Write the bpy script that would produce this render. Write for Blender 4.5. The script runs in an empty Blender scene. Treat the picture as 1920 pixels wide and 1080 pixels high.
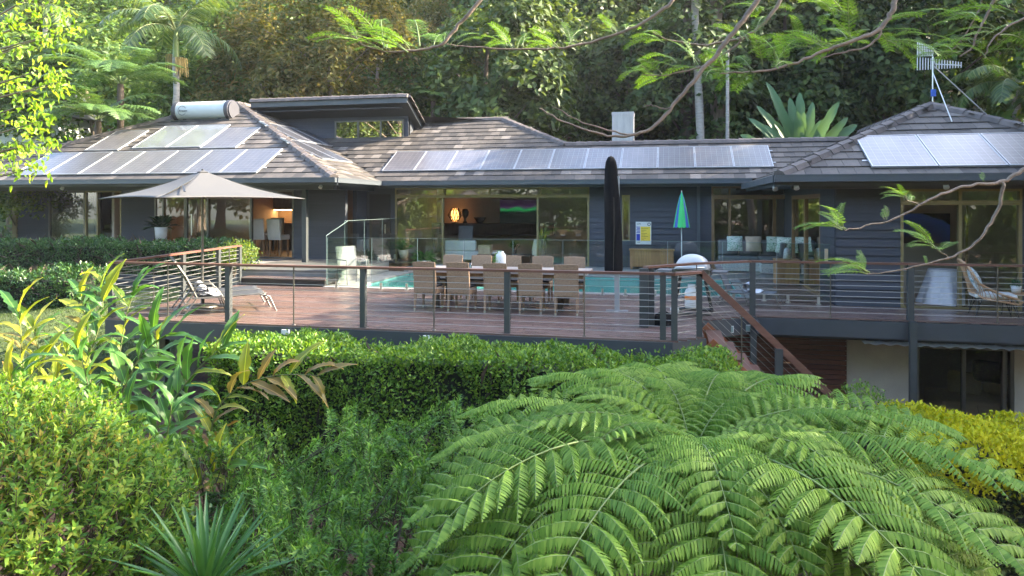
import bpy, bmesh, math, random
import numpy as np
from mathutils import Vector, Matrix
R = math.radians
sc = bpy.context.scene
col = sc.collection

# ---------------------------------------------------------------- camera, sky, sun, exposure
TH = R(12.5)                      # the house stands turned by this much to the camera
CZ, FPX, HY = 2.05, 1333.33, 384.0
cam = bpy.data.cameras.new('camera')
cam.lens = 25.0; cam.sensor_width = 36.0; cam.clip_start = 0.05; cam.clip_end = 2000
cam.shift_y = -(540 - HY) / 1920.0
camo = bpy.data.objects.new('camera', cam); col.objects.link(camo)
camo.location = (0, 0, CZ); camo.rotation_euler = (R(90), 0, TH)
sc.camera = camo

SUN_AZ, SUN_EL = R(8), R(31)     # azimuth behind the camera's right hand
sx = math.cos(SUN_AZ) * math.cos(TH) - math.sin(SUN_AZ) * math.sin(TH)
sy = math.cos(SUN_AZ) * math.sin(TH) + math.sin(SUN_AZ) * math.cos(TH)
world = bpy.data.worlds.new('World'); sc.world = world; world.use_nodes = True
wn = world.node_tree.nodes; wl = world.node_tree.links; wn.clear()
wo = wn.new('ShaderNodeOutputWorld'); bg = wn.new('ShaderNodeBackground'); sk = wn.new('ShaderNodeTexSky')
sk.sky_type = 'NISHITA'; sk.sun_disc = False; sk.sun_elevation = SUN_EL
sk.sun_rotation = math.atan2(sx, sy); sk.air_density = 1.0; sk.dust_density = 2.5; sk.ozone_density = 1.0
bg.inputs['Strength'].default_value = 0.15
wl.new(sk.outputs[0], bg.inputs[0]); wl.new(bg.outputs[0], wo.inputs[0])
sun = bpy.data.lights.new('sun', 'SUN'); sun.energy = 4.3; sun.angle = R(0.5); sun.color = (1.0, 0.87, 0.66)
suno = bpy.data.objects.new('sun', sun); col.objects.link(suno)
sdir = Vector((sx * math.cos(SUN_EL), sy * math.cos(SUN_EL), math.sin(SUN_EL)))
suno.rotation_euler = (-sdir).to_track_quat('-Z', 'Y').to_euler()
vs = sc.view_settings
vs.view_transform = 'Standard'; vs.look = 'None'; vs.exposure = 3.08; vs.gamma = 1.0
vs.use_curve_mapping = False
try:
    cy = sc.cycles
    cy.max_bounces = 7; cy.diffuse_bounces = 3; cy.glossy_bounces = 3; cy.transmission_bounces = 4
    cy.transparent_max_bounces = 12; cy.use_denoising = True; cy.caustics_reflective = False; cy.caustics_refractive = False
    cy.sample_clamp_indirect = 6.0
except Exception:
    pass

# ---------------------------------------------------------------- helpers
def ray(px, py):
    a, b = (px - 960) / FPX, (HY - py) / FPX
    return (a * math.cos(TH) - math.sin(TH), a * math.sin(TH) + math.cos(TH), b)
def at(px, py, v=None, u=None, z=None, D=None):
    """measured point of the place: the sight line of a pixel cut with a plane of the house"""
    d = ray(px, py)
    if v is not None: t = v / d[1]
    elif u is not None: t = u / d[0]
    elif z is not None: t = (z - CZ) / d[2]
    else: t = D
    return Vector((d[0] * t, d[1] * t, CZ + d[2] * t))
def uat(px, v): return at(px, HY, v=v).x
def cam2w(X, Y, z): return Vector((X * math.cos(TH) - Y * math.sin(TH), X * math.sin(TH) + Y * math.cos(TH), z))
def pix(p):
    X = p[0] * math.cos(TH) + p[1] * math.sin(TH); Y = -p[0] * math.sin(TH) + p[1] * math.cos(TH)
    return 960 + FPX * X / Y, HY - FPX * (p[2] - CZ) / Y

def tag(o, label=None, cat=None, group=None, kind=None):
    if label: o['label'] = label
    if cat: o['category'] = cat
    if group: o['group'] = group
    if kind: o['kind'] = kind
    return o
def thing(name, label, cat, loc=(0, 0, 0), rz=0.0, group=None):
    o = bpy.data.objects.new(name, None); o.empty_display_size = 0.2
    col.objects.link(o); o.location = loc; o.rotation_euler = (0, 0, rz)
    return tag(o, label, cat, group)
def copy_tree(o, parent=None, loc=None, rz=None, label=None, group=None, scale=None):
    c = o.copy(); col.objects.link(c)
    if parent is not None: c.parent = parent
    if loc is not None: c.location = loc
    if rz is not None: c.rotation_euler = (0, 0, rz)
    if scale is not None: c.scale = scale if hasattr(scale, '__len__') else (scale,) * 3
    if label: c['label'] = label
    if group: c['group'] = group
    for ch in o.children: copy_tree(ch, c)
    return c
def link_mesh(name, me, parent=None, loc=None, rot=None, scale=None):
    o = bpy.data.objects.new(name, me); col.objects.link(o)
    if parent is not None: o.parent = parent
    if loc is not None: o.location = loc
    if rot is not None: o.rotation_euler = rot
    if scale is not None: o.scale = scale
    return o

class MB:
    """collects simple solids, then links them as one mesh"""
    def __init__(s): s.v = []; s.f = []; s.sm = []
    def add(s, vs_, fs, smooth=False):
        n = len(s.v); s.v.extend([tuple(p) for p in vs_])
        for f in fs: s.f.append(tuple(i + n for i in f)); s.sm.append(smooth)
        return s
    def box(s, x0, x1, y0, y1, z0, z1):
        return s.add([(x0, y0, z0), (x1, y0, z0), (x1, y1, z0), (x0, y1, z0), (x0, y0, z1), (x1, y0, z1), (x1, y1, z1), (x0, y1, z1)],
              [(0, 3, 2, 1), (4, 5, 6, 7), (0, 1, 5, 4), (1, 2, 6, 5), (2, 3, 7, 6), (3, 0, 4, 7)])
    def bar(s, p, q, w, h, up=(0, 0, 1)):
        p, q = Vector(p), Vector(q); d = (q - p).normalized(); upv = Vector(up)
        if abs(d.dot(upv)) > .99: upv = Vector((0, 1, 0))
        a = d.cross(upv).normalized() * (w / 2); b = a.cross(d).normalized() * (h / 2)
        vs_ = [p - a - b, p + a - b, p + a + b, p - a + b, q - a - b, q + a - b, q + a + b, q - a + b]
        return s.add(vs_, [(0, 1, 2, 3), (7, 6, 5, 4), (4, 5, 1, 0), (5, 6, 2, 1), (6, 7, 3, 2), (7, 4, 0, 3)])
    def tube(s, pts, r, n=8, cap=True):
        pts = [Vector(p) for p in pts]; m = len(pts)
        rs = r if hasattr(r, '__len__') else [r] * m
        T = [(pts[min(i + 1, m - 1)] - pts[max(i - 1, 0)]).normalized() for i in range(m)]
        ref = Vector((0, 0, 1)) if abs(T[0].z) < .9 else Vector((1, 0, 0))
        a = T[0].cross(ref).normalized(); vs_ = []; fs = []
        for i in range(m):
            a = (a - T[i] * a.dot(T[i])).normalized(); b = T[i].cross(a)
            for k in range(n):
                g = 2 * math.pi * k / n; vs_.append(pts[i] + (a * math.cos(g) + b * math.sin(g)) * rs[i])
        for i in range(m - 1):
            for k in range(n):
                k2 = (k + 1) % n; fs.append((i * n + k, i * n + k2, (i + 1) * n + k2, (i + 1) * n + k))
        s.add(vs_, fs, True)
        if cap:
            s.add(vs_[:n], [tuple(range(n - 1, -1, -1))]); s.add(vs_[-n:], [tuple(range(n))])
        return s
    def lathe(s, prof, n=20, c=(0, 0, 0)):
        vs_ = []; fs = []
        for r_, z in prof:
            for k in range(n):
                g = 2 * math.pi * k / n; vs_.append((c[0] + r_ * math.cos(g), c[1] + r_ * math.sin(g), c[2] + z))
        for i in range(len(prof) - 1):
            for k in range(n):
                k2 = (k + 1) % n; fs.append((i * n + k, i * n + k2, (i + 1) * n + k2, (i + 1) * n + k))
        return s.add(vs_, fs, True)
    def prism(s, poly, z0, z1):
        n = len(poly)
        return s.add([(x, y, z0) for x, y in poly] + [(x, y, z1) for x, y in poly],
              [tuple(range(n - 1, -1, -1)), tuple(range(n, 2 * n))] + [(i, (i + 1) % n, n + (i + 1) % n, n + i) for i in range(n)])
    def poly(s, pts): return s.add(pts, [tuple(range(len(pts)))])
    def grid(s, fn, nu, nv, smooth=True):
        vs_ = [fn(i / nu, j / nv) for j in range(nv + 1) for i in range(nu + 1)]
        return s.add(vs_, [(j * (nu + 1) + i, j * (nu + 1) + i + 1, (j + 1) * (nu + 1) + i + 1, (j + 1) * (nu + 1) + i) for j in range(nv) for i in range(nu)], smooth)
    def mesh(s, name, m, off=(0, 0, 0)):
        me = bpy.data.meshes.new(name)
        ox, oy, oz = off
        me.from_pydata([(x - ox, y - oy, z - oz) for x, y, z in s.v], [], s.f)
        me.polygons.foreach_set('use_smooth', s.sm)
        for mm in (m if isinstance(m, (list, tuple)) else [m]): me.materials.append(mm)
        me.update(); return me
    def build(s, name, m, parent=None, off=None, bevel=0.0):
        """world coordinates under a parent: off = the parent's place (parents made here are not turned when off is used)"""
        if off is None and parent is not None: off = (0, 0, 0)
        o = link_mesh(name, s.mesh(name, m, off or (0, 0, 0)), parent)
        if bevel:
            bv = o.modifiers.new('bevel', 'BEVEL'); bv.width = bevel; bv.segments = 2; bv.limit_method = 'ANGLE'
        return o
def W(root):
    p = root; x = Vector((0, 0, 0))
    while p is not None: x = x + Vector(p.location); p = p.parent
    return tuple(x)

def np_mesh(name, V, F, m, smooth=False, flat=False):
    """V (n,3), F (m,3|4) -> mesh"""
    V = np.ascontiguousarray(V, dtype=np.float32); F = np.ascontiguousarray(F, dtype=np.int32)
    k = F.shape[1]; me = bpy.data.meshes.new(name)
    me.vertices.add(len(V)); me.vertices.foreach_set('co', V.ravel())
    me.loops.add(F.size); me.loops.foreach_set('vertex_index', F.ravel())
    me.polygons.add(len(F)); me.polygons.foreach_set('loop_start', np.arange(0, F.size, k, dtype=np.int32))
    me.polygons.foreach_set('loop_total', np.full(len(F), k, dtype=np.int32))
    if flat: me.polygons.foreach_set('use_smooth', np.zeros(len(F), dtype=bool))
    if smooth: me.polygons.foreach_set('use_smooth', np.ones(len(F), dtype=bool))
    me.update(calc_edges=True)
    for mm in (m if isinstance(m, (list, tuple)) else [m]): me.materials.append(mm)
    return me
def nrm(a): return a / np.maximum(np.linalg.norm(a, axis=-1, keepdims=True), 1e-9)
TEMPL = {
    'card': (np.array([(0, 0, 0), (.45, -.5, .10), (1, 0, -.06), (.45, .5, .10)]), np.array([(0, 1, 2), (0, 2, 3)])),
    'lance': (np.array([(0, 0, 0), (.3, -.46, .07), (.3, 0, 0), (.3, .46, .07), (.68, -.34, .0), (.68, 0, -.07), (.68, .34, .0), (1, 0, -.24)]),
              np.array([(0, 1, 2), (0, 2, 3), (1, 4, 5), (1, 5, 2), (2, 5, 6), (2, 6, 3), (4, 7, 5), (5, 7, 6)])),
    'pinnule': (np.array([(0, -.4, 0), (0, .4, 0), (.55, -.42, -.09), (.55, .42, -.09), (1, 0, -.32)]),
                np.array([(0, 2, 3), (0, 3, 1), (2, 4, 3)])),
    'blade': (np.array([(0, -.35, 0), (0, .35, 0), (.4, -.5, .02), (.4, .5, .02), (1, 0, -.22)]), np.array([(0, 2, 3), (0, 3, 1), (2, 4, 3)])),
}
def leaf_vf(P, D, N, L, Wd, kind='card', base=0):
    tv, tf = TEMPL[kind]; n = len(P)
    D = nrm(D); S = nrm(np.cross(N, D)); N2 = np.cross(D, S)
    L = np.broadcast_to(np.asarray(L, float).reshape(-1, 1, 1), (n, 1, 1)); Wd = np.broadcast_to(np.asarray(Wd, float).reshape(-1, 1, 1), (n, 1, 1))
    V = P[:, None, :] + D[:, None, :] * tv[None, :, 0:1] * L + S[:, None, :] * tv[None, :, 1:2] * Wd + N2[:, None, :] * tv[None, :, 2:3] * L
    F = (np.arange(n) * len(tv))[:, None, None] + tf[None] + base
    return V.reshape(-1, 3), F.reshape(-1, 3)
def join(parts):
    Vs, Fs, b = [], [], 0
    for V, F in parts: Vs.append(V); Fs.append(F + b); b += len(V)
    return np.concatenate(Vs), np.concatenate(Fs)
def unit(rs, n): return nrm(rs.normal(size=(n, 3)))

# ---------------------------------------------------------------- materials
MATS = {}
def nodes_of(name):
    m = bpy.data.materials.new(name); m.use_nodes = True; nt = m.node_tree
    return m, nt.nodes, nt.links, nt.nodes['Principled BSDF']
def ramp(nd, stops):
    r = nd.new('ShaderNodeValToRGB'); e = r.color_ramp.elements
    while len(e) < len(stops): e.new(0.5)
    for k, (p, c) in enumerate(stops): e[k].position = p; e[k].color = (*c, 1)
    return r
def M(name, c, rough=.6, metal=0.0, var=.18, scale=6.0, bump=0.0, bscale=40.0, stretch=None, spec=None, coat=0.0, island=0.0, objvar=0.0, emit=None):
    """plain material: noise-mottled colour, optional fine relief, grain stretch, per-piece variation"""
    if name in MATS: return MATS[name]
    m, nd, ln, b = nodes_of(name)
    tc = nd.new('ShaderNodeTexCoord'); mp = nd.new('ShaderNodeMapping'); ln.new(tc.outputs['Object'], mp.inputs[0])
    if stretch: mp.inputs['Scale'].default_value = stretch
    nz = nd.new('ShaderNodeTexNoise'); nz.inputs['Scale'].default_value = scale; nz.inputs['Detail'].default_value = 6; nz.inputs['Roughness'].default_value = .62
    ln.new(mp.outputs[0], nz.inputs[0])
    lo = tuple(x * (1 - var) for x in c); hi = tuple(min(1, x * (1 + var)) for x in c)
    rp = ramp(nd, [(.3, lo), (.7, hi)]); ln.new(nz.outputs[0], rp.inputs[0]); out = rp.outputs[0]
    for amt, src in ((island, 'isl'), (objvar, 'obj')):
        if amt:
            s_ = (nd.new('ShaderNodeNewGeometry').outputs['Random Per Island'] if src == 'isl' else nd.new('ShaderNodeObjectInfo').outputs['Random'])
            mr = nd.new('ShaderNodeMapRange'); mr.inputs[3].default_value = 1 - amt; mr.inputs[4].default_value = 1 + amt
            ln.new(s_, mr.inputs[0]); mx = nd.new('ShaderNodeVectorMath'); mx.operation = 'SCALE'
            ln.new(out, mx.inputs[0]); ln.new(mr.outputs[0], mx.inputs['Scale']); out = mx.outputs[0]
    ln.new(out, b.inputs['Base Color'])
    b.inputs['Metallic'].default_value = metal
    rr = nd.new('ShaderNodeMapRange'); rr.inputs[3].default_value = max(.03, rough - .1); rr.inputs[4].default_value = min(1, rough + .1)
    ln.new(nz.outputs[0], rr.inputs[0]); ln.new(rr.outputs[0], b.inputs['Roughness'])
    if spec is not None: b.inputs['Specular IOR Level'].default_value = spec
    if coat: b.inputs['Coat Weight'].default_value = coat; b.inputs['Coat Roughness'].default_value = .15
    if bump:
        n2 = nd.new('ShaderNodeTexNoise'); n2.inputs['Scale'].default_value = bscale; n2.inputs['Detail'].default_value = 4; ln.new(mp.outputs[0], n2.inputs[0])
        bp = nd.new('ShaderNodeBump'); bp.inputs['Strength'].default_value = bump; bp.inputs['Distance'].default_value = .02
        ln.new(n2.outputs[0], bp.inputs['Height']); ln.new(bp.outputs[0], b.inputs['Normal'])
    if emit: b.inputs['Emission Color'].default_value = (*emit[0], 1); b.inputs['Emission Strength'].default_value = emit[1]
    MATS[name] = m; return m
def leafmat(name, stops, trans=.38, rough=.42, tcol=1.6, big=.25, spec=.4):
    """leaf: colour per leaf from a ramp, light passing through, slow drift over the plant"""
    if name in MATS: return MATS[name]
    m, nd, ln, b = nodes_of(name)
    g = nd.new('ShaderNodeNewGeometry'); rp = ramp(nd, stops); tc = nd.new('ShaderNodeTexCoord')
    nz = nd.new('ShaderNodeTexNoise'); nz.inputs['Scale'].default_value = .9; nz.inputs['Detail'].default_value = 3; ln.new(tc.outputs['Object'], nz.inputs[0])
    mx = nd.new('ShaderNodeMath'); mx.operation = 'MULTIPLY_ADD'; mx.inputs[1].default_value = big * 2.4; mx.inputs[2].default_value = -big * 1.2
    ln.new(nz.outputs[0], mx.inputs[0])
    ad = nd.new('ShaderNodeMath'); ad.operation = 'ADD'; ad.use_clamp = True; ln.new(g.outputs['Random Per Island'], ad.inputs[0]); ln.new(mx.outputs[0], ad.inputs[1])
    ln.new(ad.outputs[0], rp.inputs[0]); ln.new(rp.outputs[0], b.inputs['Base Color'])
    b.inputs['Roughness'].default_value = rough; b.inputs['Specular IOR Level'].default_value = spec
    tr = nd.new('ShaderNodeBsdfTranslucent'); gm = nd.new('ShaderNodeVectorMath'); gm.operation = 'MULTIPLY'
    gm.inputs[1].default_value = (tcol * 1.15, tcol, tcol * .45); ln.new(rp.outputs[0], gm.inputs[0]); ln.new(gm.outputs[0], tr.inputs[0])
    ms = nd.new('ShaderNodeMixShader'); ms.inputs[0].default_value = trans
    ln.new(b.outputs[0], ms.inputs[1]); ln.new(tr.outputs[0], ms.inputs[2]); ln.new(ms.outputs[0], nd['Material Output'].inputs[0])
    MATS[name] = m; return m
def glassmat(name, tint=(.86, .93, .90), refl=1.0, ior=1.5, rough=0.0):
    """thin sheet glass: clear with a Fresnel reflection"""
    if name in MATS: return MATS[name]
    m, nd, ln, b = nodes_of(name); nd.remove(b)
    t = nd.new('ShaderNodeBsdfTransparent'); t.inputs[0].default_value = (*tint, 1)
    gl = nd.new('ShaderNodeBsdfGlossy'); gl.inputs['Roughness'].default_value = rough
    fr = nd.new('ShaderNodeFresnel'); fr.inputs[0].default_value = ior
    mu = nd.new('ShaderNodeMath'); mu.operation = 'MULTIPLY'; mu.use_clamp = True; mu.inputs[1].default_value = 1.9 * refl; ln.new(fr.outputs[0], mu.inputs[0])
    ms = nd.new('ShaderNodeMixShader'); ln.new(mu.outputs[0], ms.inputs[0]); ln.new(t.outputs[0], ms.inputs[1]); ln.new(gl.outputs[0], ms.inputs[2])
    ln.new(ms.outputs[0], nd['Material Output'].inputs[0]); MATS[name] = m; return m

m_charcoal = M('charcoal_paint', (.033, .038, .047), .55, var=.12, scale=3, bump=.12, bscale=18, stretch=(1, 6, 6))
m_board = M('weatherboard_paint', (.036, .040, .053), .6, var=.16, scale=3, bump=.35, bscale=26, stretch=(.6, 6, 9), objvar=.10)
m_gutter = M('gutter_paint', (.060, .070, .080), .42, var=.08, scale=2)
m_fascia = M('fascia_paint', (.040, .046, .054), .5, var=.1, scale=3)
m_post = M('post_paint', (.040, .045, .046), .5, var=.14, scale=5, bump=.1)
m_soffit = M('soffit_paint', (.030, .033, .038), .7, var=.1)
m_frame = M('bronze_gold_frame', (.235, .19, .09), .42, metal=.35, var=.1)
m_timberframe = M('cedar_frame', (.20, .115, .050), .5, var=.25, stretch=(8, 8, 1), scale=5)
m_deck = M('deck_hardwood', (.130, .083, .071), .28, var=.22, scale=2.2, stretch=(.35, 7, 3), bump=.12, bscale=14, objvar=.17, spec=.55)
m_rail = M('rail_hardwood', (.135, .062, .045), .38, var=.3, scale=3, stretch=(.5, .5, 4), objvar=.1)
m_stone = M('coping_stone', (.20, .195, .19), .6, var=.12, scale=5, bump=.2)
m_terr = M('grey_decking', (.11, .105, .10), .55, var=.2, scale=3, stretch=(.4, 6, 1), objvar=.15)
m_pool = M('pool_tile', (.20, .50, .47), .4, var=.1, scale=9)
m_steel = M('brushed_steel', (.62, .62, .60), .3, metal=1.0, var=.08)
m_wire = M('rail_wire', (.42, .41, .38), .35, metal=.8, var=.05)
m_alu = M('panel_aluminium', (.36, .37, .39), .4, metal=.5, var=.06)
m_chim = M('chimney_paint', (.40, .385, .36), .8, var=.2, scale=2.5, stretch=(3, 3, .5), bump=.2)
m_wallint = M('interior_plaster', (.46, .40, .34), .85, var=.05)
m_wallwarm = M('interior_warm_plaster', (.17, .125, .085), .85, var=.05)
m_ceilint = M('interior_ceiling', (.42, .39, .35), .85, var=.05)
m_floorint = M('interior_timber_floor', (.26, .16, .10), .4, var=.25, stretch=(.5, 6, 1))
m_black = M('black_paint', (.012, .012, .013), .45, var=.1)
m_white = M('white_paint', (.62, .62, .60), .5, var=.05)
m_render = M('grey_render', (.36, .33, .285), .85, var=.10, scale=2.2, bump=.5, bscale=90)
m_slat = M('red_brown_slat', (.085, .026, .016), .5, var=.3, scale=3, stretch=(.5, 5, 5), objvar=.2)
m_rust = M('oiled_stringer', (.23, .075, .030), .5, var=.3, scale=3, stretch=(.7, 4, 4))
m_wicker = M('wicker', (.27, .175, .105), .7, var=.3, scale=30, bump=.8, bscale=55, stretch=(1, 1, 2.2))
m_wickerdk = M('black_cushion', (.02, .02, .022), .8, var=.2)
m_table = M('pale_table_top', (.30, .255, .22), .5, var=.14, scale=3, stretch=(.6, 6, 1))
m_canvas = M('taupe_canvas', (.055, .055, .057), .8, var=.06, scale=3, bump=.06, bscale=200)
m_sling = M('sling_mesh', (.035, .037, .04), .6, var=.15, scale=40)
m_bronze = M('pewter_metal', (.13, .125, .11), .38, metal=.8, var=.1)
m_towel = M('white_towel', (.68, .68, .72), .95, var=.06, bump=.5, bscale=60)
m_wood = M('teak_wood', (.33, .165, .065), .5, var=.25, scale=3, stretch=(6, 6, .6))
m_rattan = M('rattan_cane', (.40, .24, .13), .5, var=.25, scale=20)
m_greycush = M('grey_cushion', (.12, .12, .125), .9, var=.12, bump=.2, bscale=120)
m_beigecush = M('beige_cushion', (.42, .33, .24), .9, var=.08, bump=.2, bscale=120)
m_lightwick = M('grey_wicker', (.42, .42, .41), .7, var=.3, scale=30, bump=.8, bscale=60)
m_soil = M('soil', (.085, .042, .026), .95, var=.5, scale=5, bump=.8, bscale=12)
m_bark = M('pale_bark', (.20, .155, .115), .85, var=.35, scale=5, stretch=(3, 3, .6), bump=.7, bscale=20)
m_darkbark = M('dark_bark', (.075, .055, .04), .9, var=.35, scale=5, stretch=(3, 3, .6), bump=.7, bscale=20)
m_greybark = M('grey_bark', (.30, .28, .25), .85, var=.3, scale=4, stretch=(1, 1, 4), bump=.5, bscale=16)
m_glass = glassmat('window_glass', (.78, .81, .76), 3.0)
m_fglass = glassmat('fence_glass', (.80, .90, .86), 1.0)
m_edge = M('glass_edge', (.20, .27, .25), .2, var=.05, spec=.8)
# ================================================================ THE GROUND
CP = np.array([(-15, 14.6, -.55), (-12.7, 12.5, -.94), (-8.85, 10.85, -1.76), (-8.6, 9.9, -1.97), (-22, 18, -.15), (-20, 14, -.5), (-14, 18, -.1), (-16, 22, -.1), (-10, 22, -.2),
    (0, 5, -3.4), (-5, 6, -2.9), (-9, 6, -2.5), (-14, 9, -1.4), (-18, 6, -1.9), (3, 6, -3.6), (8, 8, -2.9), (0, -2, -4.2), (-8, -2, -3.7), (10, 0, -4), (-5, 13, -1.7), (-2, 10.3, -2.5),
    (1, 10.3, -2.75), (3, 11, -2.75), (7, 12, -2.75), (7, 16, -2.75), (1, 13, -2.7), (12, 13, -2.75), (-3, 18, -2.2), (3, 18, -2.6), (8, 19, -2.75), (-3, 25, -.4), (8, 26, -.6), (16, 20, -1.5), (18, 10, -2.6),
    (-24, 26, 0), (-12, 28, 0), (0, 29, 0), (14, 29, 0), (28, 20, 0), (-32, 14, -.3), (-30, 2, -1.8), (0, -14, -5), (20, -10, -4.5), (-20, -12, -4), (30, 6, -2)], float)
def gz(x, y):
    x = np.asarray(x, float); y = np.asarray(y, float); sh = np.broadcast(x, y).shape
    x = np.broadcast_to(x, sh).ravel(); y = np.broadcast_to(y, sh).ravel()
    w = 1.0 / (((x[:, None] - CP[:, 0]) ** 2 + (y[:, None] - CP[:, 1]) ** 2) + .15) ** 1.7
    z = (w * CP[:, 2]).sum(1) / w.sum(1)
    far = np.clip((np.hypot(x, y - 10) - 24) / 10, 0, 1)
    z = z * (1 - far) - .6 * far
    h = np.clip(y - 28.5, 0, None); z = z + .58 * h * h / (h + 6.0) * np.clip(1.7 - y / 220, .3, 1)
    z = z + .06 * np.sin(x * 1.7 + 1.3 * np.sin(y * .9)) * np.cos(y * 1.3)
    return z.reshape(sh) if sh else float(z[0])
def gzf(x, y): return float(gz(np.array([x]), np.array([y]))[0])

def ground_mat():
    m, nd, ln, b = nodes_of('garden_soil_and_lawn')
    tc = nd.new('ShaderNodeTexCoord'); n1 = nd.new('ShaderNodeTexNoise'); n1.inputs['Scale'].default_value = 6; n1.inputs['Detail'].default_value = 8; ln.new(tc.outputs['Object'], n1.inputs[0])
    soil = ramp(nd, [(.3, (.035, .018, .012)), (.55, (.085, .042, .026)), (.75, (.13, .085, .05))]); ln.new(n1.outputs[0], soil.inputs[0])
    lawn = ramp(nd, [(.3, (.022, .04, .008)), (.7, (.06, .085, .018))]); ln.new(n1.outputs[0], lawn.inputs[0])
    sp = nd.new('ShaderNodeSeparateXYZ'); ln.new(tc.outputs['Object'], sp.inputs[0])
    # lawn lies west of the deck: x below a line, with a ragged border
    n2 = nd.new('ShaderNodeTexNoise'); n2.inputs['Scale'].default_value = .8; ln.new(tc.outputs['Object'], n2.inputs[0])
    a = nd.new('ShaderNodeMath'); a.operation = 'MULTIPLY_ADD'; a.inputs[1].default_value = 2.2; ln.new(n2.outputs[0], a.inputs[0]); ln.new(sp.outputs[0], a.inputs[2])
    c = nd.new('ShaderNodeMapRange'); c.inputs[1].default_value = -9.0; c.inputs[2].default_value = -9.7; ln.new(a.outputs[0], c.inputs[0])
    mx = nd.new('ShaderNodeMix'); mx.data_type = 'RGBA'; ln.new(c.outputs[0], mx.inputs[0]); ln.new(soil.outputs[0], mx.inputs[6]); ln.new(lawn.outputs[0], mx.inputs[7])
    ln.new(mx.outputs[2], b.inputs['Base Color']); b.inputs['Roughness'].default_value = .95
    bp = nd.new('ShaderNodeBump'); bp.inputs['Strength'].default_value = .9; bp.inputs['Distance'].default_value = .05; ln.new(n1.outputs[0], bp.inputs['Height']); ln.new(bp.outputs[0], b.inputs['Normal'])
    return m
xs = np.concatenate([np.linspace(-150, -34, 16), np.linspace(-32, 30, 156), np.linspace(34, 150, 16)])
ys = np.concatenate([np.linspace(-70, -16, 9), np.linspace(-14, 34, 121), np.linspace(36, 150, 30)])
GX, GY = np.meshgrid(xs, ys); GZ = gz(GX, GY); nx_, ny_ = len(xs), len(ys)
idx = np.arange(nx_ * ny_).reshape(ny_, nx_)
gf = np.stack([idx[:-1, :-1], idx[:-1, 1:], idx[1:, 1:], idx[1:, :-1]], -1).reshape(-1, 4)
g_o = link_mesh('ground', np_mesh('ground', np.stack([GX, GY, GZ], -1).reshape(-1, 3), gf, ground_mat(), True)); tag(g_o, kind='structure')

# ================================================================ THE DECK (top at z = 0)
def dl(v): return -9.97 - (v - 11.0) * .165                     # left edge, along the side rail
def dr(v):
    if v < 11.46: return .02 + max(0, v - 10.96) * 1.0
    if v < 13.07: return .52
    if v < 13.80: return .53 + (v - 13.07) * 1.25
    return 15.0
deck = thing('deck', 'large dark red timber deck running along the front of the charcoal house', 'deck', (-4.5, 13.5, 0))
bm_cache = {}
v = 11.0; bw = .136
while v < 16.22:
    mb = MB(); vm = v + bw / 2
    rr = dr(vm) if vm < 15.5 else 3.27
    mb.box(dl(vm), rr, v, v + bw - .007, -.028, random.Random(int(v * 1000)).uniform(-.0015, .0015))
    mb.build('board', m_deck, deck, W(deck)); v += bw
v = 16.22
while v < 20.45:                                                 # boards east of the pool
    mb = MB(); mb.box(1.85, 3.27, v, v + bw - .007, -.028, 0); mb.build('board', m_deck, deck, W(deck)); v += bw
mb = MB()                                                        # fascia boards
def fas(p, q, z0=-.33, z1=-.030, t=.04): mb.bar((p[0], p[1], (z0 + z1) / 2), (q[0], q[1], (z0 + z1) / 2), t, z1 - z0)
for p, q in (((dl(11), 10.985), (.03, 10.985)), ((.03, 10.975), (.545, 11.47)), ((.535, 13.05), (1.46, 13.785)), ((1.46, 13.785), (15, 13.785)), ((dl(11) + .01, 11.0), (dl(16.2) + .01, 16.2))):
    mb = MB(); fas(p, q); mb.build('fascia', m_fascia, deck, W(deck))
mb = MB()
for k in range(14): x = -9.4 + k * .72; mb.box(x, x + .045, 11.05, 16.2, -.25, -.04)
for k in range(19): x = .8 + k * .72; mb.box(x, x + .045, 13.9 if x > 1.6 else 13.3, 15.5, -.25, -.04)
mb.box(-9.6, .3, 11.5, 11.6, -.45, -.26); mb.box(-9.6, .3, 14.6, 14.7, -.45, -.26); mb.box(1.5, 15, 14.2, 14.3, -.45, -.26)
tag(mb.build('joist', m_soffit, deck, W(deck)), kind='stuff')
for x, y in ((-9.2, 11.55), (-6.8, 11.55), (-4.4, 11.55), (-2, 11.55), (.2, 11.55), (-9.6, 14.65), (-6.8, 14.65), (-3, 14.65)):
    mb = MB(); mb.box(x - .06, x + .06, y - .06, y + .06, gzf(x, y) - .3, -.45); mb.build('stump', m_post, deck, W(deck))
for x in (1.5, 4.17, 6.9, 9.6):
    mb = MB(); mb.box(x - .055, x + .055, 13.66, 13.762, -2.95, -.0); mb.build('post', m_post, deck, W(deck))
mb = MB(); mb.bar((-9.2, 11.45, -2.0), (-8.2, 11.5, -.45), .1, .1); mb.build('brace', m_post, deck, W(deck))

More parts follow.
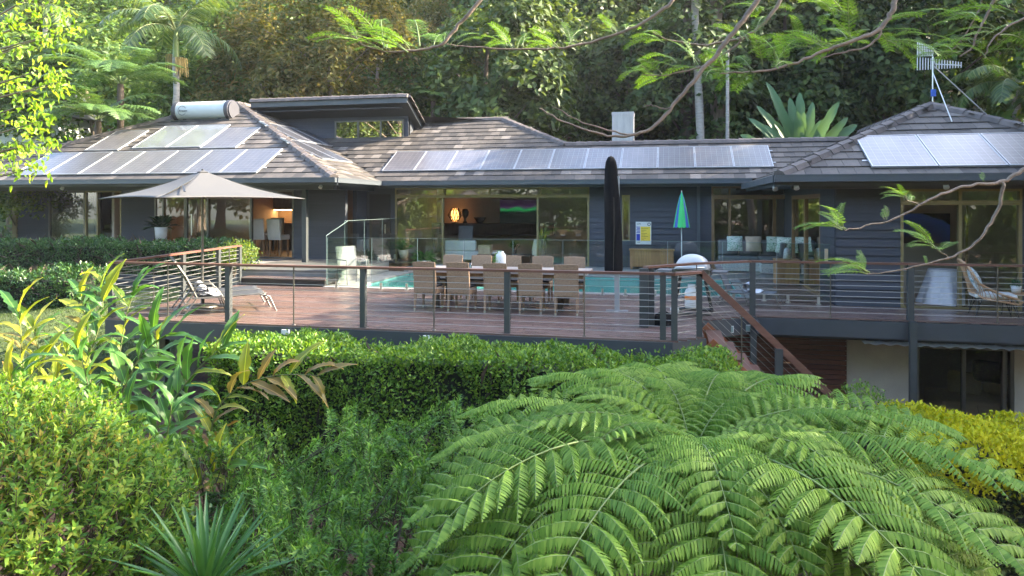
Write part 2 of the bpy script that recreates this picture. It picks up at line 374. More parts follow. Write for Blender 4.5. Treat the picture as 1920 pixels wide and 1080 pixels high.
# ---- railings
def railing(name, label, runs, loc, wr=.0045):
    t = thing(name, label, 'railing', loc); o = W(t)
    for pts, posts, rods in runs:
        for (a, b) in zip(pts[:-1], pts[1:]):
            A, B = Vector(a), Vector(b); d = (B - A).normalized()
            mb = MB(); mb.bar(A + Vector((0, 0, 1.0)) - d * .03, B + Vector((0, 0, 1.0)) + d * .03, .115, .038); mb.build('handrail', m_rail, t, o)
            for k in range(9):
                zz = .10 + k * .098
                mb = MB(); mb.tube([A + Vector((0, 0, zz)), B + Vector((0, 0, zz))], wr, 5, False); mb.build('wire', m_wire, t, o)
        for x, y, w in posts:
            mb = MB(); mb.box(x - w / 2, x + w / 2, y - w / 2, y + w / 2, .001, .98); mb.build('post', m_post, t, o)
        for x, y in rods:
            mb = MB(); mb.tube([(x, y, .0), (x, y, .98)], .012, 6); mb.lathe([(.035, 0), (.035, .008), (.012, .012)], 8, (x, y, 0)); mb.build('rod', m_bronze, t, o)
    return t
fr = 11.07
railing('deck_railing', 'long front railing of grey posts and wires along the lower deck edge', [
    ([(-9.92, fr, 0), (-.1, fr, 0)], [(-9.92, fr, .09), (-7.53, fr, .09), (-5.0, fr, .09), (-2.53, fr, .09), (-.1, fr, .09)], [(-8.75, fr), (-6.28, fr), (-3.76, fr), (-1.3, fr)]),
    ([(-.1, fr, 0), (.06, fr - .02, 0), (.47, 11.47, 0)], [(.07, fr - .01, .095), (.45, 11.45, .09)], [])], (-5, fr, 0))
railing('deck_railing', 'sunlit side railing with bright wires climbing toward the house steps', [
    ([(-9.92, fr + .05, 0), (-10.78, 16.3, 0)], [(-10.3, 13.5, .09), (-10.55, 15.1, .09), (-10.78, 16.3, .09)], [(-10.13, 12.4), (-10.42, 14.3), (-10.66, 15.7)])], (-10.4, 14, 0), .0085)
railing('deck_railing', 'angled railing behind the barbecue running along the upper right deck edge', [
    ([(-.38, 12.18, 0), (.45, 13.1, 0), (1.46, 13.86, 0), (15, 13.86, 0)], [(-.42, 12.14, .15), (-.30, 12.26, .1), (1.5, 13.85, .1), (4.17, 13.85, .1), (6.9, 13.85, .1), (9.6, 13.85, .1)], [(.47, 13.12), (2.85, 13.86), (5.55, 13.86), (8.2, 13.86)])], (4, 13.8, 0))

# ---- stair down to the garden
st = thing('deck_stair', 'steep red-brown timber stair going down from the deck to the garden', 'stair', (1.4, 12, -1.2)); o = W(st)
def zst(u): return .06 - (u - .52) * .93
for yv in (11.44, 13.0):
    mb = MB(); mb.bar((.56, yv, zst(.56) - .16), (3.3, yv, zst(3.3) - .16), .05, .30); mb.build('stringer', m_rust, st, o)
for k in range(13):
    u0 = .62 + k * .205; z = zst(u0) - .12
    mb = MB(); mb.box(u0, u0 + .25, 11.47, 12.97, z - .035, z); mb.build('tread', m_rail, st, o)
mb = MB(); mb.bar((.47, 11.44, 1.0), (2.6, 11.44, 1.0 - 2.13 * .96), .07, .10); mb.build('handrail', m_rail, st, o)
for u0 in (1.62, 2.6):
    zt = 1.0 - (u0 - .47) * .96
    mb = MB(); mb.box(u0 - .055, u0 + .055, 11.38, 11.47, zst(u0) - .9, zt - .03); mb.build('post', m_post, st, o)
for u0 in (1.08, 2.2):
    mb = MB(); mb.tube([(u0, 11.44, zst(u0)), (u0, 11.44, 1.0 - (u0 - .47) * .96)], .012, 6); mb.build('rod', m_bronze, st, o)
for k in range(7):
    h = .12 + k * .12; mb = MB(); mb.tube([(.5, 11.44, h), (2.6, 11.44, h - 2.1 * .96)], .0022, 5, False); mb.build('wire', m_wire, st, o)

# ---- slatted screen and small lights on the fascia
scn = thing('slat_screen', 'dark red-brown horizontal slat screen closing the space under the deck', 'screen', (2, 15.0, -2.6)); o = W(scn)
for k in range(24):
    z = -.44 - k * .095; mb = MB(); mb.box(.55, 3.38, 15.0, 15.03, z - .078, z); mb.build('slat', m_slat, scn, o)
for x in (.6, 2.0, 3.30):
    mb = MB(); mb.box(x, x + .06, 15.032, 15.09, -2.75, -.42); mb.build('post', m_post, scn, o)
for px_, lb in ((536, 'left of the long hedge corner'), (802, 'above the middle of the long hedge')):
    x = uat(px_, 10.94); t = tag(MB().box(-.07, .07, -.035, .012, -.045, .035).build('step_light', m_white), 'small white light fitting on the deck fascia ' + lb, 'light')
    t.location = (x, 10.945, -.10)
for p, lb in ((at(1370, 617, v=13.5), 'beside the stair under the upper deck'), (at(1402, 615, v=13.72), 'at the foot of the upper deck corner post')):
    t = thing('floodlight', 'small square floodlight ' + lb, 'light', p); MB().box(-.05, .05, -.03, .03, -.06, .06).build('housing', m_white, t); MB().box(-.04, .04, -.036, -.031, -.05, .05).build('lens', m_edge, t)
aw = thing('awning', 'thin corrugated awning sheet tucked under the upper deck', 'awning', (6, 14.3, -.5)); o = W(aw)
mb = MB(); mb.grid(lambda i, j: (3.45 + i * 11, 13.95 + j * 1.15, -.47 + .05 * j + .012 * math.sin(i * 11 / .038)), 1100, 1); mb.build('corrugated_sheet', M('awning_sheet', (.62, .62, .60), .4, var=.1), aw, o)
mb = MB(); mb.box(3.45, 14.4, 15.03, 15.1, -.44, -.36); mb.build('batten', m_post, aw, o)

# ================================================================ POOL AND PAVED LEVELS
pl = thing('swimming_pool', 'turquoise swimming pool with pale coping behind the glass fence', 'pool', (-3, 18.4, 0)); o = W(pl)
mb = MB(); mb.box(-7.7, 1.6, 16.5, 20.35, -1.42, -1.4); mb.box(-8.45, -7.7, 16.3, 20.55, -1.42, -.021); mb.box(1.6, 1.8, 16.3, 20.55, -1.42, -.021); mb.box(-7.7, 1.6, 16.3, 16.5, -1.4, -.021); mb.box(-7.7, 1.6, 20.35, 20.55, -1.4, -.021)
mb.build('pool_shell', m_pool, pl, o)
for b_ in ((-8.43, -7.68, 16.53, 20.32), (-8.43, 1.84, 16.24, 16.52), (-8.43, 1.84, 20.33, 20.57), (1.58, 1.84, 16.52, 20.33)):
    mb = MB(); mb.box(*b_, -.02, .012); mb.build('coping', m_stone, pl, o)
m_w, nd, ln, b_ = nodes_of('pool_water'); nd.remove(b_)
t_ = nd.new('ShaderNodeBsdfTransparent'); t_.inputs[0].default_value = (.42, .86, .80, 1); g_ = nd.new('ShaderNodeBsdfGlossy'); g_.inputs['Roughness'].default_value = .03
f_ = nd.new('ShaderNodeFresnel'); f_.inputs[0].default_value = 1.33; ms_ = nd.new('ShaderNodeMixShader'); nz_ = nd.new('ShaderNodeTexNoise'); nz_.inputs['Scale'].default_value = 5
tc_ = nd.new('ShaderNodeTexCoord'); ln.new(tc_.outputs['Object'], nz_.inputs[0]); bp_ = nd.new('ShaderNodeBump'); bp_.inputs['Strength'].default_value = .12; ln.new(nz_.outputs[0], bp_.inputs['Height']); ln.new(bp_.outputs[0], g_.inputs['Normal'])
df_ = nd.new('ShaderNodeBsdfDiffuse'); df_.inputs[0].default_value = (.10, .34, .31, 1); ma_ = nd.new('ShaderNodeMixShader'); ma_.inputs[0].default_value = .45; ln.new(t_.outputs[0], ma_.inputs[1]); ln.new(df_.outputs[0], ma_.inputs[2])
ml_ = nd.new('ShaderNodeMath'); ml_.operation = 'MULTIPLY'; ml_.inputs[1].default_value = .75; ln.new(f_.outputs[0], ml_.inputs[0])
ln.new(ml_.outputs[0], ms_.inputs[0]); ln.new(ma_.outputs[0], ms_.inputs[1]); ln.new(g_.outputs[0], ms_.inputs[2]); ln.new(ms_.outputs[0], nd['Material Output'].inputs[0])
mb = MB(); mb.poly([(-7.7, 16.5, -.07), (1.6, 16.5, -.07), (1.6, 20.35, -.07), (-7.7, 20.35, -.07)]); mb.build('water', m_w, pl, o)

te = MB(); te.box(-11.6, -8.45, 16.95, 20.58, -.6, .31).box(-24, -11.602, 19.0, 20.58, -.6, .31); te = te.build('terrace', m_stone); tag(te, kind='structure')
v = 16.93
for k in range(27):
    mb = MB(); mb.box(-11.6, -8.43, v, v + .128, .312, .34); tb = mb.build('board', m_terr, te); v += .135
mb = MB(); mb.box(-10.8, -8.43, 16.36, 16.92, 0.002, .155); s_ = mb.build('step', m_black); tag(s_, kind='structure')
for k in range(4):
    mb = MB(); mb.box(-10.82, -8.41, 16.33 + k * .147, 16.33 + k * .147 + .14, .157, .182); mb.build('tread', m_deck, s_)
mb = MB(); mb.box(-7.96, 3.3, 20.59, 24.4, -.5, .13); pt_ = mb.build('patio', m_stone); tag(pt_, kind='structure')
# ================================================================ THE HOUSE
house = thing('house', 'charcoal weatherboard house with tiled hip roofs and rooftop solar', 'house', (-4, 21, 0)); HO = W(house)
def hp(name, m, mb, parent=None): return mb.build(name, m, parent or house, HO)
rb = random.Random(5)
def boards(u0, u1, z0, z1, v, h=.172):
    """lapped boards on a wall that faces the garden, each a piece of its own"""
    hp('wall', m_charcoal, MB().box(u0, u1, v + .012, v + .14, z0, z1))
    z = z0
    while z < z1 - .03:
        t = min(z + h + .018, z1)
        mb = MB(); y0, y1 = v - .030, v + .004
        mb.add([(u0, y0, z), (u1, y0, z), (u1, v + .011, z), (u0, v + .011, z), (u0, y1, t), (u1, y1, t), (u1, v + .011, t), (u0, v + .011, t)],
               [(0, 3, 2, 1), (4, 5, 6, 7), (0, 1, 5, 4), (1, 2, 6, 5), (2, 3, 7, 6), (3, 0, 4, 7)])
        hp('weatherboard', m_board, mb); z += h
def boards_side(v0, v1, z0, z1, u, sgn, h=.172):
    hp('wall', m_charcoal, MB().box(min(u, u - sgn * .13), max(u, u - sgn * .13), v0, v1, z0, z1))
    z = z0
    while z < z1 - .03:
        mb = MB(); t = min(z + h, z1); mb.box(min(u + sgn * .002, u + sgn * .018), max(u + sgn * .002, u + sgn * .018), v0, v1, z, t - .008); hp('weatherboard', m_board, mb); z += h
def window(u0, u1, z0, z1, v, m, cuts=(), fw=.05, name='window', glass=None, skip=(), depth=.08):
    mb = MB(); mb.box(u0, u0 + fw, v - .02, v + depth, z0, z1); mb.box(u1 - fw, u1, v - .02, v + depth, z0, z1)
    mb.box(u0 + fw, u1 - fw, v - .02, v + depth, z1 - fw, z1); mb.box(u0 + fw, u1 - fw, v - .02, v + depth, z0, z0 + fw * .7)
    es = [u0 + fw] + [c for c in cuts] + [u1 - fw]
    for c in cuts: mb.box(c - fw / 2, c + fw / 2, v - .018, v + depth - .002, z0 + fw * .7, z1 - fw)
    f = hp(name, m, mb)
    for k, (a, b) in enumerate(zip(es[:-1], es[1:])):
        if k in skip: continue
        g = MB(); y = v + .02 + .025 * (k % 2); g.poly([(a + .0, y, z0 + fw * .7), (b, y, z0 + fw * .7), (b, y, z1 - fw), (a, y, z1 - fw)])
        hp('pane', glass or m_glass, g, f)
    return f

# ---- right wing (floor z = 0, wall v = 15.55)
VR = 15.55; a0, a1, a2, a3 = uat(1688, VR), uat(1800, VR), uat(1916, VR), 9.0
boards(3.3, a0 - .002, 0, 2.45, VR)
boards(a2 + .002, a3, 0, 2.45, VR)
window(a0, a2, .0, 2.10, VR, m_frame, [a1], .055, 'sliding_door', skip=(0,))
window(a0, a2, 2.102, 2.36, VR, m_frame, [a1], .045, 'transom_window')
hp('wall', m_charcoal, MB().box(a0, a2, VR, VR + .12, 2.362, 2.5))
hp('door_rail', m_frame, MB().box(a1 + .12, a1 + .16, VR + .05, VR + .08, .04, 2.04))
boards_side(VR + .02, 17.0, 0, 2.45, 3.3, -1)
for va, vb in ((17.0, 18.9), (18.9, 20.8)):
    mb = MB(); mb.box(3.28, 3.36, va, va + .09, .0, 2.3); mb.box(3.28, 3.36, vb - .09, vb, .0, 2.3); mb.box(3.28, 3.36, va + .09, vb - .09, 2.2, 2.3); mb.box(3.28, 3.36, va + .09, vb - .09, .0, .05)
    f = hp('sliding_door', m_timberframe, mb); g = MB(); g.poly([(3.32, va + .09, .05), (3.32, vb - .09, .05), (3.32, vb - .09, 2.2), (3.32, va + .09, 2.2)]); hp('pane', m_glass, g, f)
hp('wall', m_charcoal, MB().box(3.3, 3.42, 20.8, 22.3, 0, 2.5)); hp('wall', m_charcoal, MB().box(3.3, 3.42, 17.0, 20.8, 2.302, 2.5))
hp('interior_floor', m_floorint, MB().box(3.44, 9.0, VR + .1, 21.9, -.12, .004))
hp('interior_wall', m_wallint, MB().box(3.44, 9.0, 18.3, 18.4, 0, 2.5)); hp('interior_wall', m_wallint, MB().box(8.9, 9.0, VR + .14, 18.3, 0, 2.5))
hp('interior_ceiling', m_ceilint, MB().box(3.44, 9.0, VR + .14, 22.0, 2.5, 2.55))
# ---- lower storey under the right wing
VL = 15.15
e0, e1, e2 = 3.42, uat(1718, VL), uat(1900, VL)
hp('lower_wall', m_render, MB().box(e0, e1 - .1, VL, VL + .15, -2.75, -.44)); hp('lower_wall', m_white, MB().box(e1 - .10, e1, VL - .012, VL + .15, -2.75, -.44)); hp('lower_wall', m_render, MB().box(e1, 9.0, VL, VL + .15, -.66, -.44))
hp('lower_wall', m_render, MB().box(e2 + .02, 9.0, VL, VL + .15, -2.75, -.662)); hp('lower_wall', m_soffit, MB().box(3.42, 3.5, VL + .15, 19, -2.75, -.44))
window(e1, e2 + .02, -2.75, -.662, VL + .03, m_bronze, [uat(1808, VL), uat(1884, VL)], .06, 'sliding_door')
hp('interior_floor', m_floorint, MB().box(3.5, 9, VL + .15, 19, -2.8, -2.74)); hp('interior_wall', m_wallint, MB().box(3.5, 9, 18.9, 19, -2.74, -.44)); hp('interior_ceiling', m_ceilint, MB().box(3.5, 9, VL + .15, 19, -.44, -.36))
hp('interior_wall', m_wallint, MB().box(8.9, 9, VL + .15, 18.9, -2.74, -.44))

# ---- middle (wall v = 22.1, floor z = .13)
VM, F = 22.1, .13
b0, b1, b2, b3 = uat(741, VM), uat(830, VM), uat(1008, VM), uat(1105, VM)
window(b0, b3, F, 2.34, VM, m_frame, [b1, b2], .06, 'sliding_door', skip=(1,))
window(b0, b3, 2.342, 2.60, VM, m_frame, [b1 + .05, (b1 + b2) / 2, b2 + .1], .05, 'transom_window')
c0, c1 = uat(1166, VM), uat(1181, VM); d0, d1, d2, d3 = uat(1334, VM), uat(1368, VM), uat(1452, VM), uat(1497, VM)
boards(b3 + .002, c0 - .002, F, 2.62, VM); boards(c1 + .002, d0 - .002, F, 2.62, VM)
window(c0, c1, .95, 2.35, VM, m_frame, (), .04); boards(c0, c1, F, .948, VM); boards(c0, c1, 2.352, 2.62, VM)
window(d0, d3, F, 2.30, VM, m_timberframe, [d1, d2], .085, 'window'); window(d0, d3, 2.302, 2.60, VM, m_timberframe, [d1], .06, 'transom_window')
hp('interior_floor', m_floorint, MB().box(b0 - .3, 3.3, VM + .14, 27.4, F - .1, F)); hp('interior_wall', m_wallint, MB().box(b0 - .3, 3.3, 27.3, 27.4, F, 2.7))
hp('interior_wall', m_wallint, MB().box(b0 - .4, b0 - .3, VM + .1, 27.3, F, 2.7)); hp('interior_wall', m_wallint, MB().box(b3 + 1.4, b3 + 1.5, VM + .15, 27.3, F, 2.7))
hp('interior_wall', m_wallint, MB().box(3.3, 3.4, 22.35, 27.3, F, 2.7))
hp('interior_ceiling', m_ceilint, MB().box(b0 - .3, 3.3, VM + .0, 27.3, 2.66, 2.72))

# ---- left wing (floor z = .34, wall v = 20.6)
VW, FL, ZT = 20.6, .34, 2.52
U = lambda p: uat(p, VW)
hp('corner_post', m_frame, MB().box(U(25), U(33), VW - .05, VW + .1, FL, ZT))
boards(U(33) + .01, U(91), FL, ZT, VW)
window(U(91) + .002, U(160), FL, ZT, VW, m_bronze, (), .06, 'window')
window(U(160) + .002, U(228), FL, ZT, VW, m_frame, [U(183)], .05, 'sliding_door', skip=(1,))
boards(U(228) + .002, U(290), FL, ZT, VW)
window(U(290) + .002, U(348), FL, ZT, VW, m_bronze, [U(306)], .05, 'window')
window(U(348) + .002, U(551), FL, ZT, VW, m_bronze, [U(390), U(471)], .055, 'sliding_door', skip=(2,))
hp('door_handle', m_steel, MB().bar((U(362), VW - .07, 1.05), (U(362), VW - .07, 1.75), .035, .03).bar((U(362), VW - .07, 1.15), (U(362), VW - .02, 1.15), .03, .03).bar((U(362), VW - .07, 1.65), (U(362), VW - .02, 1.65), .03, .03))
boards(U(551) + .002, -9.9, FL, ZT, VW)
hp('wall', m_charcoal, MB().box(-22.6, -9.9, VW - .02, VW + .14, ZT + .002, 2.75))
boards_side(21.35, 22.1, FL - .2, 2.7, -9.88, 1)
hp('wall', m_charcoal, MB().box(-9.9, b0 - .002, VM, VM + .12, F, 2.75))
f = hp('door', m_black, MB().box(-9.75, b0 - .15, VM - .03, VM - .002, F + .2, 2.4)); hp('door_handle', m_steel, MB().box(-9.2, -9.17, VM - .07, VM - .031, 1.1, 1.4), f)
hp('interior_floor', m_floorint, MB().box(-22.6, -9.9, VW + .0, 25.2, FL - .1, FL + .003)); hp('interior_wall', m_wallwarm, MB().box(-22.6, -9.9, 25.1, 25.2, FL, 2.7))
for x in (-18.6, -15.0): hp('interior_wall', m_wallint, MB().box(x, x + .1, VW + .15, 25.1, FL, 2.7))
hp('interior_wall', m_wallwarm, MB().box(-10.05, -9.93, 22.1, 25.1, FL, 2.7)); hp('interior_wall', m_wallint, MB().box(-22.6, -22.5, VW + .15, 25.1, FL, 2.7))
hp('interior_ceiling', m_ceilint, MB().box(-22.6, -9.9, VW + .14, 25.2, 2.66, 2.72))
x = uat(572, 19.3); hp('verandah_post', m_post, MB().box(x - .07, x + .07, 19.23, 19.37, FL, 2.5))
hp('verandah_beam', m_fascia, MB().box(-22.6, -9.6, 19.2, 19.4, 2.502, 2.66)); hp('eave_beam', m_fascia, MB().box(-9.5, 2.4, 21.9, 22.05, 2.602, 2.74))
hp('eave_beam', m_fascia, MB().box(2.4, 9.4, 15.2, 15.4, 2.37, 2.5))
hp('eave_beam', m_fascia, MB().box(-9.72, -9.5, 19.4, 21.9, 2.502, 2.66))

# ---- roofs
m_roofbase = M('roof_underlay', (.045, .04, .036), .9)
def tilemat(name, src):
    m, nd, ln, b = nodes_of(name)
    s_ = nd.new('ShaderNodeObjectInfo').outputs['Random'] if src == 'obj' else nd.new('ShaderNodeNewGeometry').outputs['Random Per Island']
    rp = ramp(nd, [(0, (.034, .029, .025)), (.4, (.050, .042, .036)), (.7, (.068, .057, .048)), (.9, (.095, .080, .068)), (1, (.155, .135, .118))]); ln.new(s_, rp.inputs[0])
    tc = nd.new('ShaderNodeTexCoord'); nz = nd.new('ShaderNodeTexNoise'); nz.inputs['Scale'].default_value = 7; nz.inputs['Detail'].default_value = 7; nz.inputs['Roughness'].default_value = .7; ln.new(tc.outputs['Object'], nz.inputs[0])
    r2 = ramp(nd, [(.25, (.5, .5, .5)), (.5, (.95, .95, .95)), (.75, (1.25, 1.22, 1.18))]); ln.new(nz.outputs[0], r2.inputs[0])
    mx = nd.new('ShaderNodeVectorMath'); mx.operation = 'MULTIPLY'; ln.new(rp.outputs[0], mx.inputs[0]); ln.new(r2.outputs[0], mx.inputs[1]); ln.new(mx.outputs[0], b.inputs['Base Color'])
    b.inputs['Roughness'].default_value = .68
    bp = nd.new('ShaderNodeBump'); bp.inputs['Strength'].default_value = .4; bp.inputs['Distance'].default_value = .01; ln.new(nz.outputs[0], bp.inputs['Height']); ln.new(bp.outputs[0], b.inputs['Normal'])
    return m
m_tile, m_tiles = tilemat('roof_tile', 'obj'), tilemat('roof_tiles_far', 'isl'); m_cap = M('ridge_tile', (.088, .072, .066), .75, var=.35, scale=5, objvar=.22, bump=.3)
def tile_solid():
    mb = MB(); w, l = .302, .41
    mb.add([(-w / 2, -l / 2, .012), (w / 2, -l / 2, .012), (w / 2, l / 2, -.002), (-w / 2, l / 2, -.002), (-w / 2, -l / 2, .042), (w / 2, -l / 2, .042), (w / 2, l / 2, .016), (-w / 2, l / 2, .016)],
           [(4, 5, 6, 7), (0, 1, 5, 4), (1, 2, 6, 5), (3, 0, 4, 7), (2, 3, 7, 6)])
    return mb
tile_me = tile_solid().mesh('tile', m_tile); TS = tile_solid(); TV = np.array(TS.v); TF = np.array(TS.f)
def inside(p, poly):
    x, y = p; c = False; n = len(poly)
    for i in range(n):
        x1, y1 = poly[i]; x2, y2 = poly[(i + 1) % n]
        if (y1 > y) != (y2 > y) and x < (x2 - x1) * (y - y1) / (y2 - y1) + x1: c = not c
    return c
ALLT = []
def roof_plane(pts, e, roof, seed=0, shrink=0.0):
    pts = [Vector(p) for p in pts]; e = Vector(e).normalized()
    n = (pts[1] - pts[0]).cross(pts[2] - pts[1]).normalized()
    if n.z < 0: n = -n
    s = n.cross(e).normalized()
    if s.z < 0: s = -s; 
    o_ = pts[0]; P2 = [((p - o_).dot(e), (p - o_).dot(s)) for p in pts]
    rs = random.Random(seed); ymax = max(p[1] for p in P2); x0, x1 = min(p[0] for p in P2), max(p[0] for p in P2)
    rot = Matrix((e, s, e.cross(s))).transposed()
    if rot.determinant() < 0 or rot.col[2].z < 0: rot = Matrix((-e, s, (-e).cross(s))).transposed()
    j = 0; y = .16
    while y < ymax + .1:
        x = x0 + (.155 if j % 2 else 0)
        while x < x1 + .2:
            if inside((x, min(y, ymax - .03)), P2):
                p = o_ + e * x + s * y + n * .012
                ALLT.append((p, rot @ Matrix.Rotation(rs.uniform(-.006, .006), 3, 'Z'), roof))
            x += .309
        y += .352; j += 1
def roof(planes):
    mb = MB()
    for pts, e in planes: mb.add([Vector(p) - Vector((0, 0, .0)) for p in pts], [tuple(range(len(pts)))])
    r = hp('roof', m_roofbase, mb)
    for k, (pts, e) in enumerate(planes): roof_plane(pts, e, r, len(ALLT) + k)
    return r
ZE = 2.79
r_left = roof([([(-23.2, 18.2, ZE), (-9.11, 18.2, ZE), (-15.6, 23.6, 5.76), (-16.3, 23.6, 5.76)], (1, 0, 0)),
               ([(-9.11, 18.2, ZE), (-9.11, 21.4, ZE), (-15.6, 26.8, 5.76), (-15.6, 23.6, 5.76)], (0, 1, 0)),
               ([(-23.2, 27, ZE), (-23.2, 18.2, ZE), (-16.3, 23.6, 5.76)], (0, 1, 0))])
r_mid = roof([([(-9.11, 21.4, ZE), (5.5, 21.4, ZE), (5.5, 23.66, 4.033), (-3.4, 23.66, 4.033), (-6.03, 25.8, 5.21), (-14.4, 25.8, 5.21)], (1, 0, 0)),
              ([(-6.03, 25.8, 5.21), (-3.4, 23.66, 4.033), (-3.4, 27.9, 4.033)], (0, 1, 0))])
ZR = 2.62; AP = (5.83, 17.95, 4.29)
r_right = roof([([(2.14, 14.9, ZR), (9.2, 14.9, ZR), AP], (1, 0, 0)), ([(2.14, 14.9, ZR), AP, (5.83, 24.1, 4.29), (2.14, 21.1, ZR)], (0, 1, 0)), ([(9.2, 14.9, ZR), (9.2, 24, ZR), (5.83, 24, 4.29), AP], (0, 1, 0))])
hp('roof', m_roofbase, MB().add([(-16.3, 23.62, 5.75), (-6, 25.82, 5.2), (-6, 31, 2.9), (-16.3, 31, 2.9)], [(0, 1, 2, 3)]).add([(-6, 23.68, 4.02), (9, 23.68, 4.02), (9, 27, 2.7), (-6, 27, 2.7)], [(0, 1, 2, 3)]))
vis = []
for k, (p, rot, rf) in enumerate(ALLT):
    px_, py_ = pix(p); Y = -p.x * math.sin(TH) + p.y * math.cos(TH)
    # what the panels and walls hide is left to the joined rest
    hid = (-20.2 < p.x < -11.6 and 18.4 < p.y < 19.8) or (22.0 < p.y < 23.3 and -9.2 < p.x < 2.8) or (15.1 < p.y < 16.3 and 3.85 < p.x < 9)
    if 0 < px_ < 1920 and not hid: vis.append((Y + (8 if rot.col[2].y > -.2 else 0), k))
vis.sort(); own = set(k for _, k in vis[:300])
for k in own:
    p, rot, rf = ALLT[k]; o = link_mesh('tile', tile_me, rf, p - Vector(HO), rot.to_euler())
for rf in (r_left, r_mid, r_right):
    rest = [(p, rot) for k, (p, rot, r_) in enumerate(ALLT) if r_ is rf and k not in own]
    if not rest: continue
    PP = np.array([tuple(p - Vector(HO)) for p, _ in rest]); RR = np.array([[list(r) for r in rot] for _, rot in rest])
    V = np.einsum('nij,kj->nki', RR, TV) + PP[:, None, :]; Fc = (np.arange(len(rest)) * len(TV))[:, None, None] + TF[None]
    tag(link_mesh('tile', np_mesh('tile', V.reshape(-1, 3), Fc.reshape(-1, 4), m_tiles, False, True), rf), kind='stuff')
def cap_solid():
    mb = MB(); prof = [(-.15, -.05), (-.10, .045), (0, .085), (.10, .045), (.15, -.05)]; L = .40
    a = [(x, -L / 2, z) for x, z in prof]; b = [(x * 1.08, L / 2, z * 1.08 + .014) for x, z in prof]
    mb.add(a + b, [(i, i + 1, 6 + i, 5 + i) for i in range(4)] + [(0, 1, 2, 3, 4), (9, 8, 7, 6, 5)]); return mb
cap_me = cap_solid().mesh('ridge_cap', m_cap)
def caps(p, q, rf):
    p, q = Vector(p), Vector(q); d = (q - p); n = max(1, round(d.length / .37)); dn = d.normalized(); x = dn.cross(Vector((0, 0, 1))).normalized(); z = x.cross(dn)
    rot = Matrix((x, dn, z)).transposed().to_euler()
    for k in range(n): link_mesh('ridge_cap', cap_me, rf, p + d * ((k + .5) / n) + z * .03 - Vector(HO), rot)
caps((-15.6, 23.6, 5.76), (-9.11, 18.2, ZE), r_left); caps((-16.3, 23.6, 5.76), (-23.2, 18.2, ZE), r_left); caps((-16.3, 23.6, 5.76), (-15.6, 23.6, 5.76), r_left); caps((-15.6, 23.6, 5.76), (-15.6, 26.8, 5.76), r_left)
caps((5.5, 23.66, 4.033), (-3.4, 23.66, 4.033), r_mid); caps((-6.03, 25.8, 5.21), (-3.4, 23.66, 4.033), r_mid); caps((-6.03, 25.8, 5.21), (-9.2, 25.8, 5.21), r_mid)
caps(AP, (2.14, 14.9, ZR), r_right); caps(AP, (9.2, 14.9, ZR), r_right); caps((5.83, 24, 4.29), AP, r_right)
# gutters, soffits, downpipe
def gutter(p, q, z, out):
    p, q, out = Vector((*p, z)), Vector((*q, z)), Vector((*out, 0)); mb = MB()
    c = out * .075; mb.bar(p + c + Vector((0, 0, -.06)), q + c + Vector((0, 0, -.06)), .13, .125); mb.bar(p + c + out * .055 + Vector((0, 0, .006)), q + c + out * .055 + Vector((0, 0, .006)), .035, .022)
    hp('gutter', m_gutter, mb); hp('fascia_board', m_fascia, MB().bar(p - out * .012 + Vector((0, 0, -.10)), q - out * .012 + Vector((0, 0, -.10)), .03, .19))
gutter((-23.3, 18.2), (-9.0, 18.2), ZE + .005, (0, -1)); gutter((-9.11, 18.2), (-9.11, 21.4), ZE + .002, (1, 0)); gutter((-8.97, 21.4), (2.3, 21.4), ZE, (0, -1))
gutter((2.02, 14.9), (9.3, 14.9), ZR + .003, (0, -1)); gutter((2.14, 14.9), (2.14, 21.3), ZR, (-1, 0)); gutter((9.2, 14.9), (9.2, 21.3), ZR, (1, 0))
hp('soffit', m_soffit, MB().box(-23.1, -9.15, 18.24, 20.58, 2.665, 2.68)); hp('soffit', m_soffit, MB().box(-9.15, 2.2, 21.43, 22.1, 2.66, 2.675)); hp('soffit', m_soffit, MB().box(-9.9, -9.15, 20.6, 22.1, 2.668, 2.683))
hp('soffit', m_soffit, MB().box(2.2, 9.15, 14.93, 15.55, 2.50, 2.515)); hp('soffit', m_soffit, MB().box(2.2, 3.3, 15.56, 22.1, 2.50, 2.515))
x = uat(1310, 22.0); hp('downpipe', m_gutter, MB().box(x - .045, x + .045, 21.98, 22.06, F, 2.60)); hp('downpipe', m_gutter, MB().bar((x, 22.0, 2.6), (x, 21.5, 2.74), .08, .06))
# clerestory
k0, k1 = -15.05, -9.3
cl = hp('clerestory', m_charcoal, MB().box(k0, k1, 24.52, 24.66, 4.0, 5.50).add([(k1, 24.52, 4.0), (k1, 27.6, 4.0), (k1, 24.52, 5.55), (k1 - .1, 24.52, 4.0), (k1 - .1, 27.6, 4.0), (k1 - .1, 24.52, 5.55)], [(0, 1, 2), (3, 5, 4), (0, 2, 5, 3), (1, 4, 5, 2)]))
w0, w1 = uat(629, 24.5), uat(758, 24.5)
z = 4.05
while z < 5.45:
    for ua, ub in (((k0, k1),) if not 4.42 < z + .08 < 5.1 else ((k0, w0), (w1, k1))):
        hp('weatherboard', m_board, MB().add([(ua, 24.485, z), (ub, 24.485, z), (ub, 24.515, z), (ua, 24.515, z), (ua, 24.50, z + .165), (ub, 24.50, z + .165), (ub, 24.515, z + .165), (ua, 24.515, z + .165)],
            [(0, 3, 2, 1), (4, 5, 6, 7), (0, 1, 5, 4), (1, 2, 6, 5), (2, 3, 7, 6), (3, 0, 4, 7)]), cl)
    z += .165
m_hglass = glassmat('clerestory_glass', (.12, .13, .11), 7.0)
window(w0, w1, 4.47, 5.17, 24.44, m_bronze, [w0 + (w1 - w0) * .34, w0 + (w1 - w0) * .67], .045, 'clerestory_window', glass=m_hglass, depth=.03)
sl = .52; f0 = (23.75, 5.86)
mb = MB(); u0, u1 = k0 - .15, k1 + .25; q = 3.4
